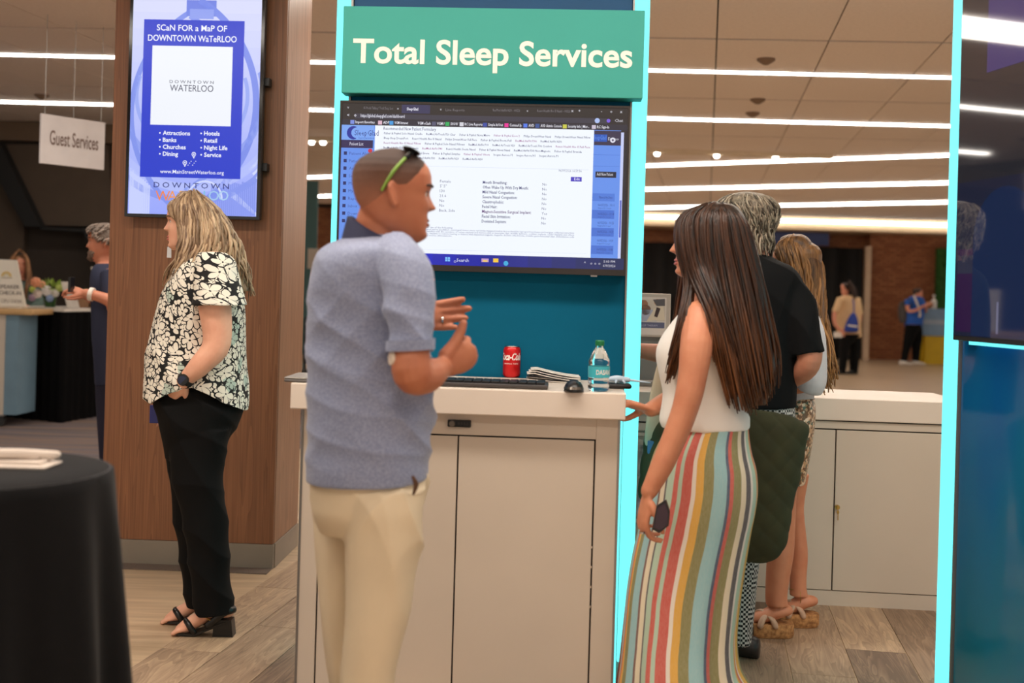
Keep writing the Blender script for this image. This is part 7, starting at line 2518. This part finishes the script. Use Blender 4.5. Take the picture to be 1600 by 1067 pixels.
# far woman with blue bag
AY = 21.4
b3_ = thing('person', 'distant woman in cream top and black trousers with a blue shoulder bag', 'person', (U(1326, 582, AY).x, AY, 0))
hd, hh = bg_person(b3_, AY, (-0.8, -0.3, 0), (1321, 460), 0.95, sk_e,
                   [(461, 1318, 1334, .08), (466, 1310, 1342, .14), (480, 1307, 1345, .16), (500, 1306, 1345, .16), (520, 1308, 1346, .17), (527, 1309, 1346, .165)], pm('cream_top', (222, 186, 142), 0.8),
                   [([(522, 1312, 1345, .15), (540, 1311, 1328, .13), (560, 1311, 1324, .11), (582, 1310, 1321, .09)], AY - 0.08), ([(522, 1312, 1345, .15), (540, 1326, 1345, .13), (560, 1327, 1342, .11), (582, 1328, 1340, .09)], AY + 0.08)], blk,
                   [([(1312, 468, AY - .2), (1304, 490, AY - .25), (1305, 506, AY - .3), (1312, 515, AY - .3)], (0.5, -0.5, -0.6)), ([(1340, 468, AY + .1), (1344, 495, AY + .1), (1338, 512, AY - .1), (1322, 515, AY - .2)], (-0.8, -0.3, 0))], 0.9, hairmat('black_brown_hair', (26, 18, 15), (70, 46, 34), 0.5, (20, 20, 5)), lgcap, 0.013)
locks(hh, [gl_((1326, 438, AY), (1332, 444, AY), (1337, 452, AY), (1338, 462, AY), (1338, 474, AY)), gl_((1326, 438, AY - .06), (1328, 444, AY - .1), (1331, 452, AY - .12), (1334, 464, AY - .14), (1336, 472, AY - .14))], 60, 0.014, 0.012, 0.01, 1.5, seg=9)
part('hair', hh.mesh(), bpy.data.materials['black_brown_hair'], b3_)
for x_, Yq in ((1315, AY - .08), (1334, AY + .08)):
    fpt = U(x_, 582, Yq)
    part('shoe', shoe((fpt.x + 0.06, Yq, FL), (-0.9, -0.4, 0), 0.27, 0.045, 0.09).mesh(True), M_black, b3_)
sb_ = thing('shoulder_bag', 'blue drawstring shoulder bag on the distant woman in cream', 'bag', U(1330, 518, AY - .3))
part('bag_body', solid([sil([(489, 1331, 1336, .03), (498, 1325, 1340, .06), (508, 1321, 1341, .08), (516, 1319, 1341, .08), (519, 1321, 1339, .05)], AY - .34, 24)], 0.012, 3).copy(), pm('royal_blue', (30, 60, 150), 0.7), sb_)
part('strap', G().tube([U(1334, 490, AY - .34), U(1334, 475, AY - .26), U(1332, 466, AY - .1)], 0.012, 8, res=3).mesh(True), pm('royal_blue', (30, 60, 150), 0.7), sb_)
pr_ = [U(1325, 507, AY - .425), U(1340, 509, AY - .425), U(1340, 511.5, AY - .425), U(1325, 509.5, AY - .425)]
part('print', G().prism(pr_, (0, 0.02, 0)).mesh(), M_paper, sb_)
lp_ = U(1311, 523, AY - .33)
single('leaflet', G().box(lp_.x - 0.1, lp_.x + 0.06, lp_.y, lp_.y + 0.01, lp_.z - 0.05, lp_.z + 0.05).mesh(), M_paper, 'white leaflet held by the distant woman in cream', 'paper')
# far man at the pedestal
CY = 25.2
b4_ = thing('person', 'distant man in bright blue polo and black trousers at the blue pedestal', 'person', (U(1426, 566, CY).x, CY, 0))
hd, hh = bg_person(b4_, CY, (0.8, -0.5, 0), (1434, 467), 1.0, sk_e,
                   [(463, 1424, 1438, .08), (467, 1417, 1443, .15), (480, 1414, 1444, .17), (495, 1414, 1443, .17), (511, 1414, 1440, .16)], pm('bright_blue_polo', (36, 96, 190), 0.75),
                   [([(507, 1415, 1440, .15), (525, 1413, 1430, .13), (545, 1410, 1422, .1), (564, 1407, 1417, .085)], CY - .1), ([(507, 1415, 1440, .15), (525, 1423, 1441, .13), (545, 1425, 1438, .1), (564, 1426, 1436, .085)], CY + .1)], blk,
                   [([(1418, 470, CY - .22), (1419, 485, CY - .3), (1430, 485, CY - .38), (1443, 478, CY - .42)], (0.8, -0.1, 0.4)), ([(1440, 470, CY + .15), (1446, 486, CY + .1), (1447, 480, CY - .25)], (0.4, -0.4, 0.7))], 0.5, hairmat('dark_short_hair', (40, 28, 22), (90, 66, 50), 0.5, (40, 40, 40)), dkcap, 0.013)
part('hair', hh.mesh(), bpy.data.materials['dark_short_hair'], b4_)
for x_, Yq in ((1411, CY - .1), (1431, CY + .1)):
    fpt = U(x_, 566, Yq)
    part('shoe', shoe((fpt.x - 0.08, Yq, FL), (0.8, -0.6, 0), 0.29, 0.05, 0.09).mesh(True), M_paper, b4_, 'pale trainer')
part('lanyard', G().tube([U(1428, 462, CY - .12), U(1432, 472, CY - .2), U(1437, 486, CY - .2), U(1437, 494, CY - .2)], [0.02, 0.025, 0.02, 0.03], 8, res=3).mesh(True), M_paper, b4_, 'white lanyard and badge')
bp_ = thing('backpack', 'grey backpack worn by the distant man in blue', 'backpack', U(1410, 500, CY))
part('pack', solid([sil([(471, 1407, 1416, .08), (480, 1404, 1417, .13), (495, 1404, 1417, .14), (505, 1407, 1416, .10)], CY + .05, 24)], 0.013, 4), pm('backpack_grey', (82, 76, 74), 0.8), bp_)
part('strap', G().tube([U(1412, 476, CY - .12), U(1419, 466, CY - .16), U(1424, 478, CY - .22)], 0.022, 8, res=3).mesh(True), pm('backpack_dark', (46, 44, 46), 0.8), bp_)
